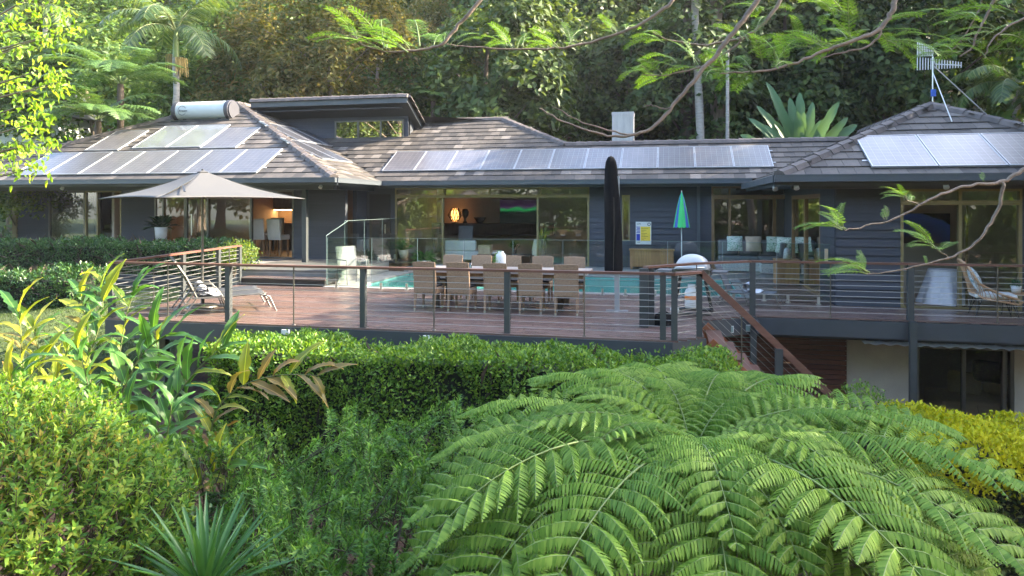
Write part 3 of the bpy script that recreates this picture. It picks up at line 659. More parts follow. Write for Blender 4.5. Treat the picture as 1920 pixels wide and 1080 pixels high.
mb.add([(u0, f0[0], f0[1]), (u1, f0[0], f0[1]), (u1, f0[0] + q, f0[1] - sl * q), (u0, f0[0] + q, f0[1] - sl * q), (u0, f0[0], f0[1] - .17), (u1, f0[0], f0[1] - .17), (u1, f0[0] + q, f0[1] - sl * q - .17), (u0, f0[0] + q, f0[1] - sl * q - .17)],
       [(0, 1, 2, 3), (4, 7, 6, 5), (0, 4, 5, 1), (1, 5, 6, 2), (2, 6, 7, 3), (3, 7, 4, 0)])
r_cl = hp('roof', m_fascia, mb)
hp('fascia_board', m_gutter, MB().box(u0, u1, f0[0] - .05, f0[0] - .002, f0[1] - .20, f0[1] - .02)); hp('soffit', m_soffit, MB().box(k0, k1, 23.8, 24.5, 5.5, 5.53))
caps((u1, f0[0] + .02, f0[1] + .01), (u0, f0[0] + .02, f0[1] + .01), r_cl); caps((u1, f0[0], f0[1]), (u1, f0[0] + q, f0[1] - sl * q), r_cl)
# chimney
h0, h1 = uat(1148, 24.6), uat(1188, 24.6)
ch = hp('chimney', m_chim, MB().box(h0, h1, 24.5, 25.2, 3.2, 5.2)); hp('chimney_cap', m_chim, MB().box(h0 - .012, h1 + .012, 24.488, 25.212, 5.12, 5.22), ch)
# flood lamps under the eaves
def lampbits():
    a = MB().tube([(0, 0, .0), (0, 0, -.07)], .02, 8).tube([(0, .0, -.07), (0, -.05, -.13)], [.045, .055], 10)
    b = MB().lathe([(0, -.001), (.045, 0)], 10, (0, -.05, -.135)); return a, b
la, lb = lampbits(); lm1, lm2 = la.mesh('lamp_body', m_white), lb.mesh('lamp_lens', m_edge)
for (px_, v_, z_, lab) in ((118, 18.35, 2.66, 'far left of the left wing eave, above the hedge'), (602, 18.6, 2.66, 'at the right corner of the left wing eave'), (1493, 15.0, 2.5, 'on the right wing eave above the dark sliding doors'), (1773, 15.0, 2.5, 'on the right wing eave above the blue painting'), (1453, 15.9, 2.5, 'under the side eave beside the timber window')):
    t = thing('eave_spotlight', 'small white spotlight ' + lab, 'light', (uat(px_, v_), v_, z_), 0, 'spotlights under the eaves')
    link_mesh('lamp_body', lm1, t); link_mesh('lamp_lens', lm2, t)

# ================================================================ SOLAR PANELS, HEATER, AERIAL
def cellmat(name, c0, c1, line, coat=.55):
    m, nd, ln, b = nodes_of(name); tc = nd.new('ShaderNodeTexCoord'); sp = nd.new('ShaderNodeSeparateXYZ'); ln.new(tc.outputs['Object'], sp.inputs[0])
    def grid(out, step, wdt):
        d = nd.new('ShaderNodeMath'); d.operation = 'DIVIDE'; d.inputs[1].default_value = step; ln.new(out, d.inputs[0])
        f = nd.new('ShaderNodeMath'); f.operation = 'FRACT'; ln.new(d.outputs[0], f.inputs[0])
        p = nd.new('ShaderNodeMath'); p.operation = 'LESS_THAN'; p.inputs[1].default_value = wdt; ln.new(f.outputs[0], p.inputs[0]); return p.outputs[0]
    g1, g2, g3 = grid(sp.outputs[0], .163, .035), grid(sp.outputs[1], .157, .035), grid(sp.outputs[0], .0543, .05)
    mx = nd.new('ShaderNodeMath'); mx.operation = 'MAXIMUM'; ln.new(g1, mx.inputs[0]); ln.new(g2, mx.inputs[1])
    m3 = nd.new('ShaderNodeMath'); m3.operation = 'MULTIPLY_ADD'; m3.inputs[1].default_value = .35; m3.use_clamp = True; ln.new(g3, m3.inputs[0]); ln.new(mx.outputs[0], m3.inputs[2])
    nz = nd.new('ShaderNodeTexNoise'); nz.inputs['Scale'].default_value = 3; ln.new(tc.outputs['Object'], nz.inputs[0]); rp = ramp(nd, [(.3, c0), (.7, c1)]); ln.new(nz.outputs[0], rp.inputs[0])
    cm = nd.new('ShaderNodeMix'); cm.data_type = 'RGBA'; cm.inputs[7].default_value = (*line, 1); ln.new(m3.outputs[0], cm.inputs[0]); oi = nd.new('ShaderNodeObjectInfo'); mr = nd.new('ShaderNodeMapRange'); mr.inputs[3].default_value = .7; mr.inputs[4].default_value = 1.3; ln.new(oi.outputs['Random'], mr.inputs[0]); vm = nd.new('ShaderNodeVectorMath'); vm.operation = 'SCALE'; ln.new(rp.outputs[0], vm.inputs[0]); ln.new(mr.outputs[0], vm.inputs['Scale']); ln.new(vm.outputs[0], cm.inputs[6]); ln.new(cm.outputs[2], b.inputs['Base Color'])
    b.inputs['Roughness'].default_value = .4; b.inputs['Specular IOR Level'].default_value = .5; b.inputs['Coat Weight'].default_value = coat; b.inputs['Coat Roughness'].default_value = .22; b.inputs['Coat IOR'].default_value = 1.6
    return m
m_cell = cellmat('solar_cells', (.066, .060, .066), (.098, .088, .090), (.26, .26, .27))
m_coll = M('collector_glass', (.17, .175, .18), .12, var=.25, scale=1.2, spec=.9, coat=1.0)
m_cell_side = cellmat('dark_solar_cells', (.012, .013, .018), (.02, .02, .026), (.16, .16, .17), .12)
def panel_meshes(w, l, cm):
    fr = MB(); fw = .024; h0_, h1_ = .055, .095
    fr.box(0, fw, 0, l, h0_, h1_).box(w - fw, w, 0, l, h0_, h1_).box(fw, w - fw, 0, fw, h0_, h1_).box(fw, w - fw, l - fw, l, h0_, h1_)
    return fr.mesh('frame', m_alu), MB().box(fw, w - fw, fw, l - fw, h0_ + .004, h1_ - .006).mesh('cell_sheet', cm), MB().box(-.10, w + .10, l * .22, l * .22 + .05, .034, .054).box(-.10, w + .10, l * .78, l * .78 + .05, .034, .054).mesh('mounting_rail', m_alu)
PANEL = {}
def panel(p, e, s, w, l, label, group, cm=None, name='solar_panel', cat='solar panel'):
    cm = cm or m_cell; key = (w, l, cm.name)
    if key not in PANEL: PANEL[key] = panel_meshes(w, l, cm)
    a, b, c = PANEL[key]; e, s = Vector(e).normalized(), Vector(s).normalized(); n = e.cross(s)
    t = thing(name, label, cat, p, 0, group); t.rotation_euler = Matrix((e, s, n)).transposed().to_euler()
    link_mesh('frame', a, t); link_mesh('glass_sheet' if cm is m_coll else 'cell_sheet', b, t); link_mesh('mounting_rail', c, t)
ORD = ['first', 'second', 'third', 'fourth', 'fifth', 'sixth', 'seventh', 'eighth', 'ninth', 'tenth', 'eleventh']
def on(k, v0, z0): return lambda u, v: Vector((u, v, z0 + k * (v - v0)))
fl, fm, frr = on(.55, 18.2, ZE), on(.55, 21.4, ZE), on((4.29 - ZR) / 3.05, 14.9, ZR)
S55 = (0, 1, .55)
for k in range(7): panel(fl(-20.15 + k * 1.222, 18.42), (1, 0, 0), S55, 1.21, 1.64, f'{ORD[k]} solar panel from the left in the lower row on the left roof', 'solar panels on the left roof')
panel(fl(-18.95, 20.0), (1, 0, 0), S55, 1.28, 1.64, 'single solar panel left of the two blank water heater collectors', 'solar panels on the left roof')
panel(fl(-14.62, 20.0), (1, 0, 0), S55, 1.28, 1.64, 'single solar panel right of the two blank water heater collectors', 'solar panels on the left roof')
for k in range(2): panel(fl(-17.22 + k * 1.28, 20.1), (1, 0, 0), S55, 1.26, 1.86, ('left' if k == 0 else 'right') + ' flat silvery heat collector joined under the white roof tank', 'heat collectors under the tank', m_coll, 'heat_collector', 'collector')
for k in range(11): panel(fm(-9.25 + k * 1.112, 21.95), (1, 0, 0), S55, 1.10, 1.50, f'{ORD[k]} solar panel from the left in the long row on the middle roof', 'solar panels on the middle roof')
kr = (4.29 - ZR) / 3.05
for k in range(4): panel(frr(3.85 + k * 1.19, 15.08), (1, 0, 0), (0, 1, kr), 1.17, 1.50, f'{ORD[k]} large solar panel from the left on the right hip roof', 'solar panels on the right roof')
ks = (5.76 - ZE) / 6.49
def fs(u, v): return Vector((u, v, ZE + ks * (-9.11 - u)))
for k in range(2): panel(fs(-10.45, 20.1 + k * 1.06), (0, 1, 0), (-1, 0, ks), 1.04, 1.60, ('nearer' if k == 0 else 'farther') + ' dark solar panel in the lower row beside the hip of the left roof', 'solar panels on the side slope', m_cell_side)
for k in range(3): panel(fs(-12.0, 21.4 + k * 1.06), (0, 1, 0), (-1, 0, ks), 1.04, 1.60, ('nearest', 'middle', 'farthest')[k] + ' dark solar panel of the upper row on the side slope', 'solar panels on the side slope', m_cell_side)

tk = thing('water_heater', 'white cylindrical solar water heater tank with dark ends on the left roof', 'water heater', (-16.2, 22.42, 5.40)); L = 2.34
def hcyl(mb, x0, x1, r, n=28):
    vs_ = [(x, r * math.cos(2 * math.pi * k / n), r * math.sin(2 * math.pi * k / n)) for x in (x0, x1) for k in range(n)]
    mb.add(vs_, [(k, (k + 1) % n, n + (k + 1) % n, n + k) for k in range(n)], True); mb.add(vs_, [tuple(range(n - 1, -1, -1)), tuple(range(n, 2 * n))])
mb = MB(); hcyl(mb, -L / 2 + .18, L / 2 - .18, .335); mb.build('tank', M('tank_steel', (.42, .46, .46), .35, var=.04, scale=2), tk)
for sg in (-1, 1):
    mb = MB(); a, b = sorted((sg * (L / 2 - .20), sg * (L / 2 - .05))); hcyl(mb, a, b, .355); a, b = sorted((sg * (L / 2 - .05), sg * L / 2)); hcyl(mb, a, b, .31); mb.build('end_cap', M('tank_end', (.045, .045, .055), .5, var=.1), tk)
mb = MB()
for sg in (-1, 1): mb.box(sg * .7 - .05, sg * .7 + .05, -.2, .25, -.42, -.30)
mb.box(-L / 2, L / 2, -.30, -.24, -.40, -.34); mb.build('cradle', m_black, tk)
def text(name, body, size, m, parent, loc, rot, ext=.002):
    cu = bpy.data.curves.new(name, 'FONT'); cu.body = body; cu.size = size; cu.extrude = ext; cu.align_x = 'CENTER'; cu.align_y = 'CENTER'
    o = bpy.data.objects.new(name, cu); dg = bpy.context.evaluated_depsgraph_get(); me = bpy.data.meshes.new_from_object(o); bpy.data.objects.remove(o); me.materials.clear(); me.materials.append(m)
    return link_mesh(name, me, parent, loc, rot)
text('lettering', 'Rheem', .12, m_black, tk, (-.64, -.338, -.02), (R(90), 0, 0))
mb = MB()
for a in range(0, 300, 12):
    g0, g1 = R(30 + a), R(42 + a); f = lambda g, r: (-.68 + r * math.cos(g), -.334 - .004, r * math.sin(g) - .01)
    mb.poly([f(g0, .155), f(g1, .155), f(g1, .17), f(g0, .17)])
mb.build('emblem', m_black, tk)

an = thing('tv_aerial', 'tall rooftop television aerial with white comb elements and two stays', 'aerial', (5.83, 17.95, 4.35)); o = W(an)
mp = at(1749, 240, v=17.95); xm, ym = mp.x, mp.y; top = at(1749, 88, v=17.95).z
MB().tube([(xm, ym, 4.3), (xm, ym, top - .05)], .018, 8).build('mast', m_steel, an, o)
zb = [at(1722, 104, v=ym).z, at(1722, 130, v=ym).z]; zc = at(1749, 104, v=ym).z
pxs = [1720, 1800]; ua_, ub_ = at(1720, 104, v=ym).x, at(1802, 104, v=ym).x
mb = MB(); mb.tube([(ua_, ym, zc), (xm, ym, zc)], .012, 6); mb.tube([(xm, ym, zc), (xm + .05, ym, zc - .2), (ub_, ym, zc - .25)], .012, 6); mb.build('boom', m_white, an, o)
for k in range(10):
    x = ua_ + (xm - ua_) * k / 9; zt = at(1740, 78 + k * 1.2, v=ym).z
    MB().tube([(x, ym, zc), (x, ym - .02, zt)], .011, 6).build('element', m_white, an, o)
for k in range(17):
    x = ua_ + (ub_ - ua_) * k / 16; z0_, z1_ = at(1740, 106 + k * .8, v=ym).z, at(1740, 131 - k * .1, v=ym).z
    MB().tube([(x, ym - .01, z0_), (x, ym, z1_)], .011, 6).build('element', m_white, an, o)
st1 = at(1785, 228, v=17.0); MB().tube([(xm, ym, at(1749, 136, v=ym).z), (st1.x, 17.0, st1.z)], .012, 6).build('stay', m_white, an, o)
st2 = at(1858, 222, v=18.6); MB().tube([(xm, ym, at(1749, 122, v=ym).z), (st2.x, 18.6, st2.z)], .012, 6).build('stay', m_white, an, o)
MB().box(xm - .05, xm + .05, ym - .06, ym - .02, at(1749, 181, v=ym).z, at(1749, 168, v=ym).z).build('amplifier_box', M('blue_plastic', (.05, .13, .5), .4), an, o)
# ================================================================ GLASS POOL FENCE
gfz = thing('glass_fence', 'frameless clear glass pool fence on small steel spigots', 'fence', (-3, 16.25, 0)); o = W(gfz)
def gpanel(p, q, z0, zt0, zt1, spig=True):
    p, q = Vector((*p, 0)), Vector((*q, 0)); d = (q - p).normalized(); p2, q2 = p + d * .012, q - d * .012; up = Vector((0, 0, 1)); nn = d.cross(up) * .006
    g = MB(); g.poly([p2 + up * (z0 + .06), q2 + up * (z0 + .06), q2 + up * zt1, p2 + up * zt0]); pn = g.build('glass_panel', m_fglass, gfz, o)
    e = MB(); e.bar(p2 + up * (zt0 + .002), q2 + up * (zt1 + .002), .012, .006); e.bar(p2 + up * (z0 + .06), p2 + up * zt0, .010, .006); e.build('glass_edge', m_edge, pn, (0, 0, 0) and None) if False else e.build('glass_edge', m_edge, gfz, o)
    if spig:
        for t in (.22, .78):
            c = p + (q - p) * t; s_ = MB(); s_.box(c.x - .025, c.x + .025, c.y - .025, c.y + .025, z0, z0 + .15); s_.box(c.x - .05, c.x + .05, c.y - .05, c.y + .05, z0 + .001, z0 + .012); s_.build('spigot', m_steel, gfz, o)
n = 8; us = [-8.28 + k * (9.4 / n) for k in range(n + 1)]
for a, b in zip(us[:-1], us[1:]): gpanel((a, 16.19), (b, 16.19), 0, 1.24, 1.24)
gpanel((1.12, 16.19), (2.2, 15.9), 0, 1.24, 1.24); gpanel((2.2, 15.9), (3.22, 15.62), 0, 1.24, 1.24)
gpanel((-8.36, 16.3), (-8.36, 17.55), .02, 1.28, 1.62, False)
for a, b in ((17.55, 18.8), (18.8, 20.1), (20.1, 21.4)): gpanel((-8.47, a), (-8.47, b), .34, 1.62, 1.62)
MB().box(3.1, 3.16, 15.58, 15.64, .9, 1.15).build('gate_latch', m_steel, gfz, o)

# ================================================================ DINING SET
tb = thing('dining_table', 'long pale topped outdoor dining table on dark legs', 'table', (-3.3, 13.95, 0))
for k in range(7): MB().box(-1.78, 1.78, -.56 + k * .16, -.56 + k * .16 + .155, .715, .755).build('plank', m_table, tb)
MB().box(-1.7, 1.7, -.5, -.44, .64, .714).box(-1.7, 1.7, .44, .5, .64, .714).build('apron', m_timberframe, tb)
for x in (-1.25, 1.25):
    for y in (-.42, .42): MB().box(x - .06, x + .06, y - .05, y + .05, 0, .64).build('leg', m_darkbark, tb)
def make_chair():
    t = thing('dining_chair', 'x', 'chair', (0, 0, 0))
    mb = MB(); mb.grid(lambda i, j: (-.225 + .45 * i, -.22 - .07 * j * j - .012 * math.sin(math.pi * i), .36 + .58 * j + .012 * math.sin(math.pi * i) * j), 8, 8)
    mb.grid(lambda i, j: (.225 - .45 * i, -.165 - .07 * j * j - .012 * math.sin(math.pi * i), .36 + .58 * j + .012 * math.sin(math.pi * i) * j), 8, 8)
    for sg in (-1, 1): mb.grid(lambda i, j: (sg * .225, -.22 + .055 * (i if sg > 0 else 1 - i) - .07 * j * j, .36 + .58 * j), 2, 8)
    mb.grid(lambda i, j: (-.225 + .45 * i, -.29 + .055 * j - .012 * math.sin(math.pi * i), .94 + .012 * math.sin(math.pi * i)), 8, 2)
    mb.build('backrest', m_wicker, t)
    MB().box(-.225, .225, -.215, .25, .32, .44).build('seat', m_wicker, t, bevel=.015)
    MB().box(-.205, .205, -.155, .24, .442, .485).build('cushion', m_wickerdk, t, bevel=.015)
    for x in (-1, 1):
        for y in (-.19, .225):
            l = MB(); l.add([(x * .2 + dx * w, y + dy * w - (.04 if y < 0 and z == 0 else 0), z) for z, w in ((0, .015), (.33, .024)) for dx, dy in ((-1, -1), (1, -1), (1, 1), (-1, 1))], [(0, 3, 2, 1), (4, 5, 6, 7), (0, 1, 5, 4), (1, 2, 6, 5), (2, 3, 7, 6), (3, 0, 4, 7)])
            lg = l.build('leg', m_wicker, t); MB().box(x * .2 - .017, x * .2 + .017, y - .017 - (.04 if y < 0 else 0), y + .017 - (.04 if y < 0 else 0), 0, .045).build('foot', m_steel, lg)
    return t
chair = make_chair(); first = True; rc = random.Random(3)
for k in range(5):
    for side in (0, 1):
        u = -4.62 + k * .685 + (.0 if side == 0 else -.06) + rc.uniform(-.02, .02)
        lab = f'wicker dining chair, {ORD[k]} from left in the ' + ('row nearest the garden railing' if side == 0 else 'row on the pool side')
        loc = (u, 13.32 + rc.uniform(-.05, .03), 0) if side == 0 else (u, 14.74 + rc.uniform(-.02, .02), 0); rz = (0 if side == 0 else math.pi) + rc.uniform(-.13, .13)
        if first: chair.location = loc; chair.rotation_euler = (0, 0, rz); chair['label'] = lab; chair['group'] = 'wicker chairs round the dining table'; first = False
        else: copy_tree(chair, None, loc, rz, lab, 'wicker chairs round the dining table')
va = thing('vase', 'large white ceramic vase standing on the dining table', 'vase', (uat(939, 13.8), 13.8, .757))
MB().lathe([(.0, 0), (.085, 0), (.098, .03), (.102, .24), (.095, .30), (.06, .345), (.062, .365), (.05, .365), (.05, .34)], 22).build('body', m_white, va)
m_sprig = leafmat('sprig_green', [(0, (.10, .22, .04)), (1, (.22, .38, .10))], .4)
spg = thing('trailing_sprig', 'light green trailing sprig hanging from the white vase', 'plant', (uat(939, 13.8), 13.8, 1.10)); rs = np.random.RandomState(4); PP, DD = [], []; mb = MB()
for k in range(7):
    a = 2.6 + .35 * k; pts = [Vector((.10 * t * math.cos(a) * 1.3, .10 * t * math.sin(a) * .8, .10 * t - .20 * t * t)) for t in np.linspace(0, 1.35, 9)]; mb.tube(pts, .003, 4, False)
    for p in pts:
        for _ in range(7): PP.append(tuple(p)); DD.append(tuple(rs.normal(size=3) + np.array((0, 0, -.4))))
mb.build('stem', m_sprig, spg); PP, DD = np.array(PP), np.array(DD); V, Fc = leaf_vf(PP, DD, unit(rs, len(PP)), .035, .012); link_mesh('leaves', np_mesh('leaves', V, Fc, m_sprig), spg)
def lathe_thing(name, lab, cat, loc, prof, m, group=None, n=16):
    t = MB().lathe(prof, n).build(name, m); t.location = loc; return tag(t, lab, cat, group)
TV_ = lambda px_, v_: (uat(px_, v_), v_, .757)
mg = thing('mug', 'white mug on the table left of the vase', 'mug', TV_(868, 13.75)); MB().lathe([(0, 0), (.035, 0), (.04, .09), (.034, .09), (.03, .01)], 14).build('cup', m_white, mg); MB().tube([(-.038, 0, .07), (-.065, 0, .06), (-.065, 0, .03), (-.036, 0, .02)], .007, 6).build('handle', m_white, mg)
for px_, v_, lab in ((874, 13.9, 'left clear tumbler beside the white mug'), (882, 13.95, 'right clear tumbler beside the white mug'), (976, 13.85, 'short clear tumbler just right of the vase'), (1070, 13.9, 'clear tumbler near the right end of the table')):
    lathe_thing('tumbler', lab, 'glass', TV_(px_, v_), [(.026, 0), (.034, .11), (.031, .11), (.024, .008)], m_fglass, 'glasses on the dining table')
for px_, v_, lab in ((886, 13.65, 'white plate at the left of the vase'), (1060, 13.7, 'white plate at the right end of the table')): lathe_thing('plate', lab, 'plate', TV_(px_, v_), [(0, .004), (.08, .004), (.125, .02), (.08, .010), (0, .010)], m_white, 'plates on the dining table', 24)

# ================================================================ UMBRELLAS
ux, uy = -9.08, 12.49
um = thing('patio_umbrella', 'open taupe square patio umbrella on a slim pole', 'umbrella', (ux, uy, 0)); az = TH + R(3); RD = 2.02
cor = [(RD * math.cos(az + k * math.pi / 2), RD * math.sin(az + k * math.pi / 2)) for k in range(4)]
mb = MB(); apx = Vector((0, 0, 2.73)); ED = 2.17
for k in range(4):
    a, b = Vector((*cor[k], ED)), Vector((*cor[(k + 1) % 4], ED)); N_ = 10
    def fn(i, j, a=a, b=b):
        e = a.lerp(b, i); p = apx.lerp(e, j); sag = -.085 * math.sin(math.pi * min(1, j * 1.0)) * 1.0 + .03 * j * math.sin(math.pi * i)
        p = Vector(p); p.z += sag * .8; c_ = (a + b) / 2; pull = .035 * math.sin(math.pi * i) * j; p.x -= c_.x * pull; p.y -= c_.y * pull; return p
    mb.grid(fn, N_, N_)
can = mb.build('canopy', m_canvas, um); sol = can.modifiers.new('cloth', 'SOLIDIFY'); sol.thickness = .004
mb = MB(); mb.add([tuple(apx + Vector((0, 0, .012)))] + [(c[0] * .07, c[1] * .07, 2.73 - .03) for c in cor], [(0, 1, 2), (0, 2, 3), (0, 3, 4), (0, 4, 1)]); mb.build('cap', m_canvas, um)
MB().lathe([(0, .03), (.02, .02), (.03, 0)], 10, (0, 0, 2.74)).build('finial', m_black, um)
for k in range(4): MB().bar((0, 0, 2.66), (cor[k][0] * .985, cor[k][1] * .985, ED - .012), .018, .022).build('rib', m_bronze, um)
for k in range(4): MB().bar((0, 0, 2.25), (cor[k][0] * .5, cor[k][1] * .5, 2.35), .012, .014).build('strut', m_bronze, um)
MB().tube([(0, 0, .06), (0, 0, 2.7)], .024, 12).build('pole', m_bronze, um)
MB().lathe([(0, 0), (.30, 0), (.31, .03), (.26, .065), (.08, .085), (.035, .10), (.035, .36), (.02, .36)], 28).build('base', m_bronze, um)
c3 = Vector((*cor[3], ED)); MB().bar(apx.lerp(c3, .52) + Vector((.05, 0, -.03)), apx.lerp(c3, .78) + Vector((.28, .06, -.01)), .035, .008).build('tie_strap', m_black, um)

p = at(1157, 583, z=0); bu = thing('covered_umbrella', 'tall closed umbrella zipped inside a black cover on a steel mast', 'umbrella', (p.x, p.y, 0)); rs_ = random.Random(8)
prof = [(.74, .155), (.80, .175), (1.1, .17), (1.6, .162), (2.1, .150), (2.5, .135), (2.75, .12), (2.88, .10), (2.97, .06), (3.0, .0)]
def cv(i, j):
    s_ = j * (len(prof) - 1); k = min(int(s_), len(prof) - 2); t = s_ - k; z = prof[k][0] * (1 - t) + prof[k + 1][0] * t; r_ = prof[k][1] * (1 - t) + prof[k + 1][1] * t; g = 2 * math.pi * i
    return (-.10 + r_ * 1.0 * math.cos(g) * (1 + .05 * math.sin(5 * g + z * 2)) + .03 * math.sin(z * 1.3), r_ * .9 * math.sin(g) * (1 + .05 * math.sin(4 * g + z)), z)
MB().grid(cv, 40, 40).build('cover', M('black_cover_cloth', (.007, .007, .008), .9, var=.3, scale=6, bump=.35, bscale=14, spec=.1), bu)
MB().tube([(-.06, -.165, .8), (-.045, -.16, 1.6), (-.05, -.145, 2.2)], .003, 5).build('zip', m_bronze, bu)
MB().box(-.045, .045, -.045, .045, .02, 2.6).build('mast', m_alu, bu); MB().box(-.21, .21, -.035, .035, .001, .02).box(-.035, .035, -.21, -.036, .001, .018).box(-.035, .035, .036, .21, .001, .018).build('base_plate', m_alu, bu)
p = at(1278, 425, v=20.9); su = thing('striped_umbrella', 'small folded beach umbrella striped green and blue by the wall', 'umbrella', (p.x, p.y, .13)); zt = at(1278, 357, v=20.9).z - .13; zb_ = p.z - .13
for k in range(12):
    mb = MB(); g0 = 2 * math.pi * k / 12
    def fn(i, j):
        g = g0 + i * math.pi / 6; r_ = (.012 + (.22 + .02 * math.sin(math.pi * i)) * (j ** .75)) * (1 - .10 * math.sin(math.pi * i)); return (r_ * math.cos(g), r_ * math.sin(g), zt - .05 + (zb_ - zt + .05) * j - (.03 * math.sin(math.pi * i) * j))
    mb.grid(fn, 4, 6); mb.build('canopy_panel', M('green_canvas', (.03, .42, .11), .7, var=.05) if k % 3 != 1 else M('blue_canvas', (.025, .075, .30), .7, var=.05), su)
MB().tube([(0, 0, 0), (0, 0, zt)], .014, 8).build('pole', m_white, su); MB().lathe([(0, .07), (.2, .06), (.22, 0), (0, 0)], 18).build('base', m_black, su)

# ================================================================ LOUNGERS
def make_lounger(label, sling, loc, rz):
    t = thing('sun_lounger', label, 'sun lounger', loc, rz, 'sling loungers on the decks'); ZS = .33
    for y in (-.30, .30):
        MB().tube([(.45, y, ZS), (1.0, y, ZS - .01), (1.62, y, ZS + .02), (1.82, y, ZS - .05), (1.93, y, .02), (1.95, y, 0)], .016, 8).build('side_rail', m_bronze, t)
        MB().tube([(.18, y, .0), (.42, y, ZS + .0), (.52, y, ZS + .20), (.86, y, ZS + .18), (.98, y, ZS - .01), (1.10, y, 0)], .013, 8).build('arm', m_bronze, t)
        MB().tube([(.30, y, 0), (.52, y, ZS - .01)], .012, 6).build('leg', m_bronze, t)
    MB().tube([(1.88, -.30, .16), (1.88, .30, .16)], .012, 6).tube([(.35, -.30, .2), (.35, .30, .2)], .012, 6).build('crossbar', m_bronze, t)
    mb = MB(); mb.grid(lambda i, j: (.52 + 1.25 * i, -.29 + .58 * j, ZS + .012 - .03 * math.sin(math.pi * j) + .02 * i * i), 12, 6); s_ = mb.build('seat', sling, t)
    bt = MB(); bt.grid(lambda i, j: (.52 - .36 * i + .02 * math.sin(math.pi * j), -.27 + .54 * j, ZS + .02 + .66 * i + .04 * math.sin(math.pi * i)), 10, 6); b_ = bt.build('backrest', sling, t)
    for q in (s_, b_): m_ = q.modifiers.new('cloth', 'SOLIDIFY'); m_.thickness = .02
    bf = MB()
    for y in (-.29, .29): bf.tube([(.53, y, ZS), (.34, y, ZS + .40), (.16, y, ZS + .68)], .016, 8)
    bf.tube([(.16, -.29, ZS + .68), (.16, .29, ZS + .68)], .016, 8).build('back_frame', m_bronze, t)
    return t
def towel(label, p, rz, dims=(.09, .42)):
    t = thing('towel', label, 'towel', p, rz, 'rolled white towels on the loungers'); r_, L = dims; mb = MB()
    mb.grid(lambda i, j: (r_ * (1 - .028 * 8 * .3 * i) * math.cos(i * 2 * math.pi * 2), -L / 2 + L * j + .006 * math.sin(9 * i), r_ + r_ * (1 - .07 * i) * math.sin(i * 2 * math.pi * 2) * .9), 36, 3); mb.build('roll', m_towel, t)
    m2 = MB(); m2.grid(lambda i, j: (r_ * .2 + .26 * i, -L / 2 + L * j * .96, .012 + r_ * .55 * (1 - i) ** 2 + .012 * math.sin(7 * i + 3 * j)), 8, 6); q = m2.build('fold', m_towel, t); s_ = q.modifiers.new('cloth', 'SOLIDIFY'); s_.thickness = .02
ang = R(29) + TH
q = cam2w(-6.42, 13.12, 0); l1 = make_lounger('nearer grey sling lounger under the open patio umbrella', m_sling, q, ang)
q2 = cam2w(-6.42 - .36, 13.12 + .68, 0); make_lounger('farther grey sling lounger against the sunlit side railing', m_sling, q2, ang)
for qq, lb in ((q, 'rolled white towel on the nearer lounger'), (q2, 'rolled white towel on the farther lounger')): towel(lb, Vector((qq.x + .66 * math.cos(ang), qq.y + .66 * math.sin(ang), .352)), ang)
m_ls = M('light_sling', (.12, .125, .13), .7, var=.1); q3 = Vector((.85, 15.45, 0)); ll_ = make_lounger('pale sling lounger at the east end of the pool', m_ls, q3, R(-16)); ll_.scale = (.72, .8, .8); towel('rolled patterned towel on the pale pool lounger', q3 + Vector((.75 * math.cos(R(-16)), .75 * math.sin(R(-16)), .29)), R(-16))
sc_ = thing('sling_chair', 'white sling armchair at the pool corner behind the glass', 'chair', (-8.05, 17.1, .014), R(-35))
for y in (-.28, .28): MB().tube([(-.25, y, 0), (-.22, y, .40), (-.34, y, .95)], .014, 8).tube([(.28, y, 0), (.24, y, .40), (-.22, y, .40)], .014, 8).tube([(.25, y, .40), (.24, y, .62), (-.26, y, .62)], .014, 8).build('side_frame', m_ls, sc_)
MB().box(-.22, .25, -.26, .26, .385, .405).build('seat', m_ls, sc_); MB().bar((-.225, 0, .42), (-.335, 0, .95), .52, .015, (1, 0, 0)).build('backrest', m_ls, sc_)

# ================================================================ ALONG THE WALLS
p = at(1192, 458, v=22.05); q = at(1221, 416, v=22.05); w, h = q.x - p.x, q.z - p.z
ps = thing('pool_sign', 'white CPR instruction sign with blue and yellow blocks on the wall', 'sign', ((p.x + q.x) / 2, 22.075, p.z))
MB().box(-w / 2, w / 2, -.006, .004, 0, h).build('board', m_white, ps)
mb_b, mb_y = M('sign_blue', (.02, .04, .33), .5, var=.03), M('sign_yellow', (.72, .52, .05), .5, var=.03)
MB().box(-w * .46, -w * .22, -.009, -.007, h * .17, h * .46).build('blue_block', mb_b, ps)
for k in range(5): MB().box(-w * (.46 - .04 * (k % 2)), -w * .22, -.009, -.007, h * (.50 + k * .062), h * (.535 + k * .062)).build('blue_block', mb_b, ps)
MB().box(-w * .19, w * .45, -.009, -.007, h * .15, h * .79).build('yellow_block', mb_y, ps)
mb = MB()
for k in range(8): mb.box(-w * .15, w * (.05 + .3 * ((k * 7) % 5) / 5), -.011, -.0095, h * (.20 + k * .07), h * (.212 + k * .07))
for k in range(3): mb.box(-w * .42, -w * (.30 - .04 * k), -.0085, -.0070, h * .08, h * .10)
mb.build('print', m_black, ps)
text('lettering', 'CPR', h * .10, m_black, ps, (-w * .30, -.008, h * .90), (R(90), 0, 0), .001)
mb = MB().lathe([(w * .07, 0), (w * .11, 0)], 20); e_ = mb.build('emblem', m_black, ps); e_.rotation_euler = (R(90), 0, 0); e_.location = (w * .36, -.009, h * .89)

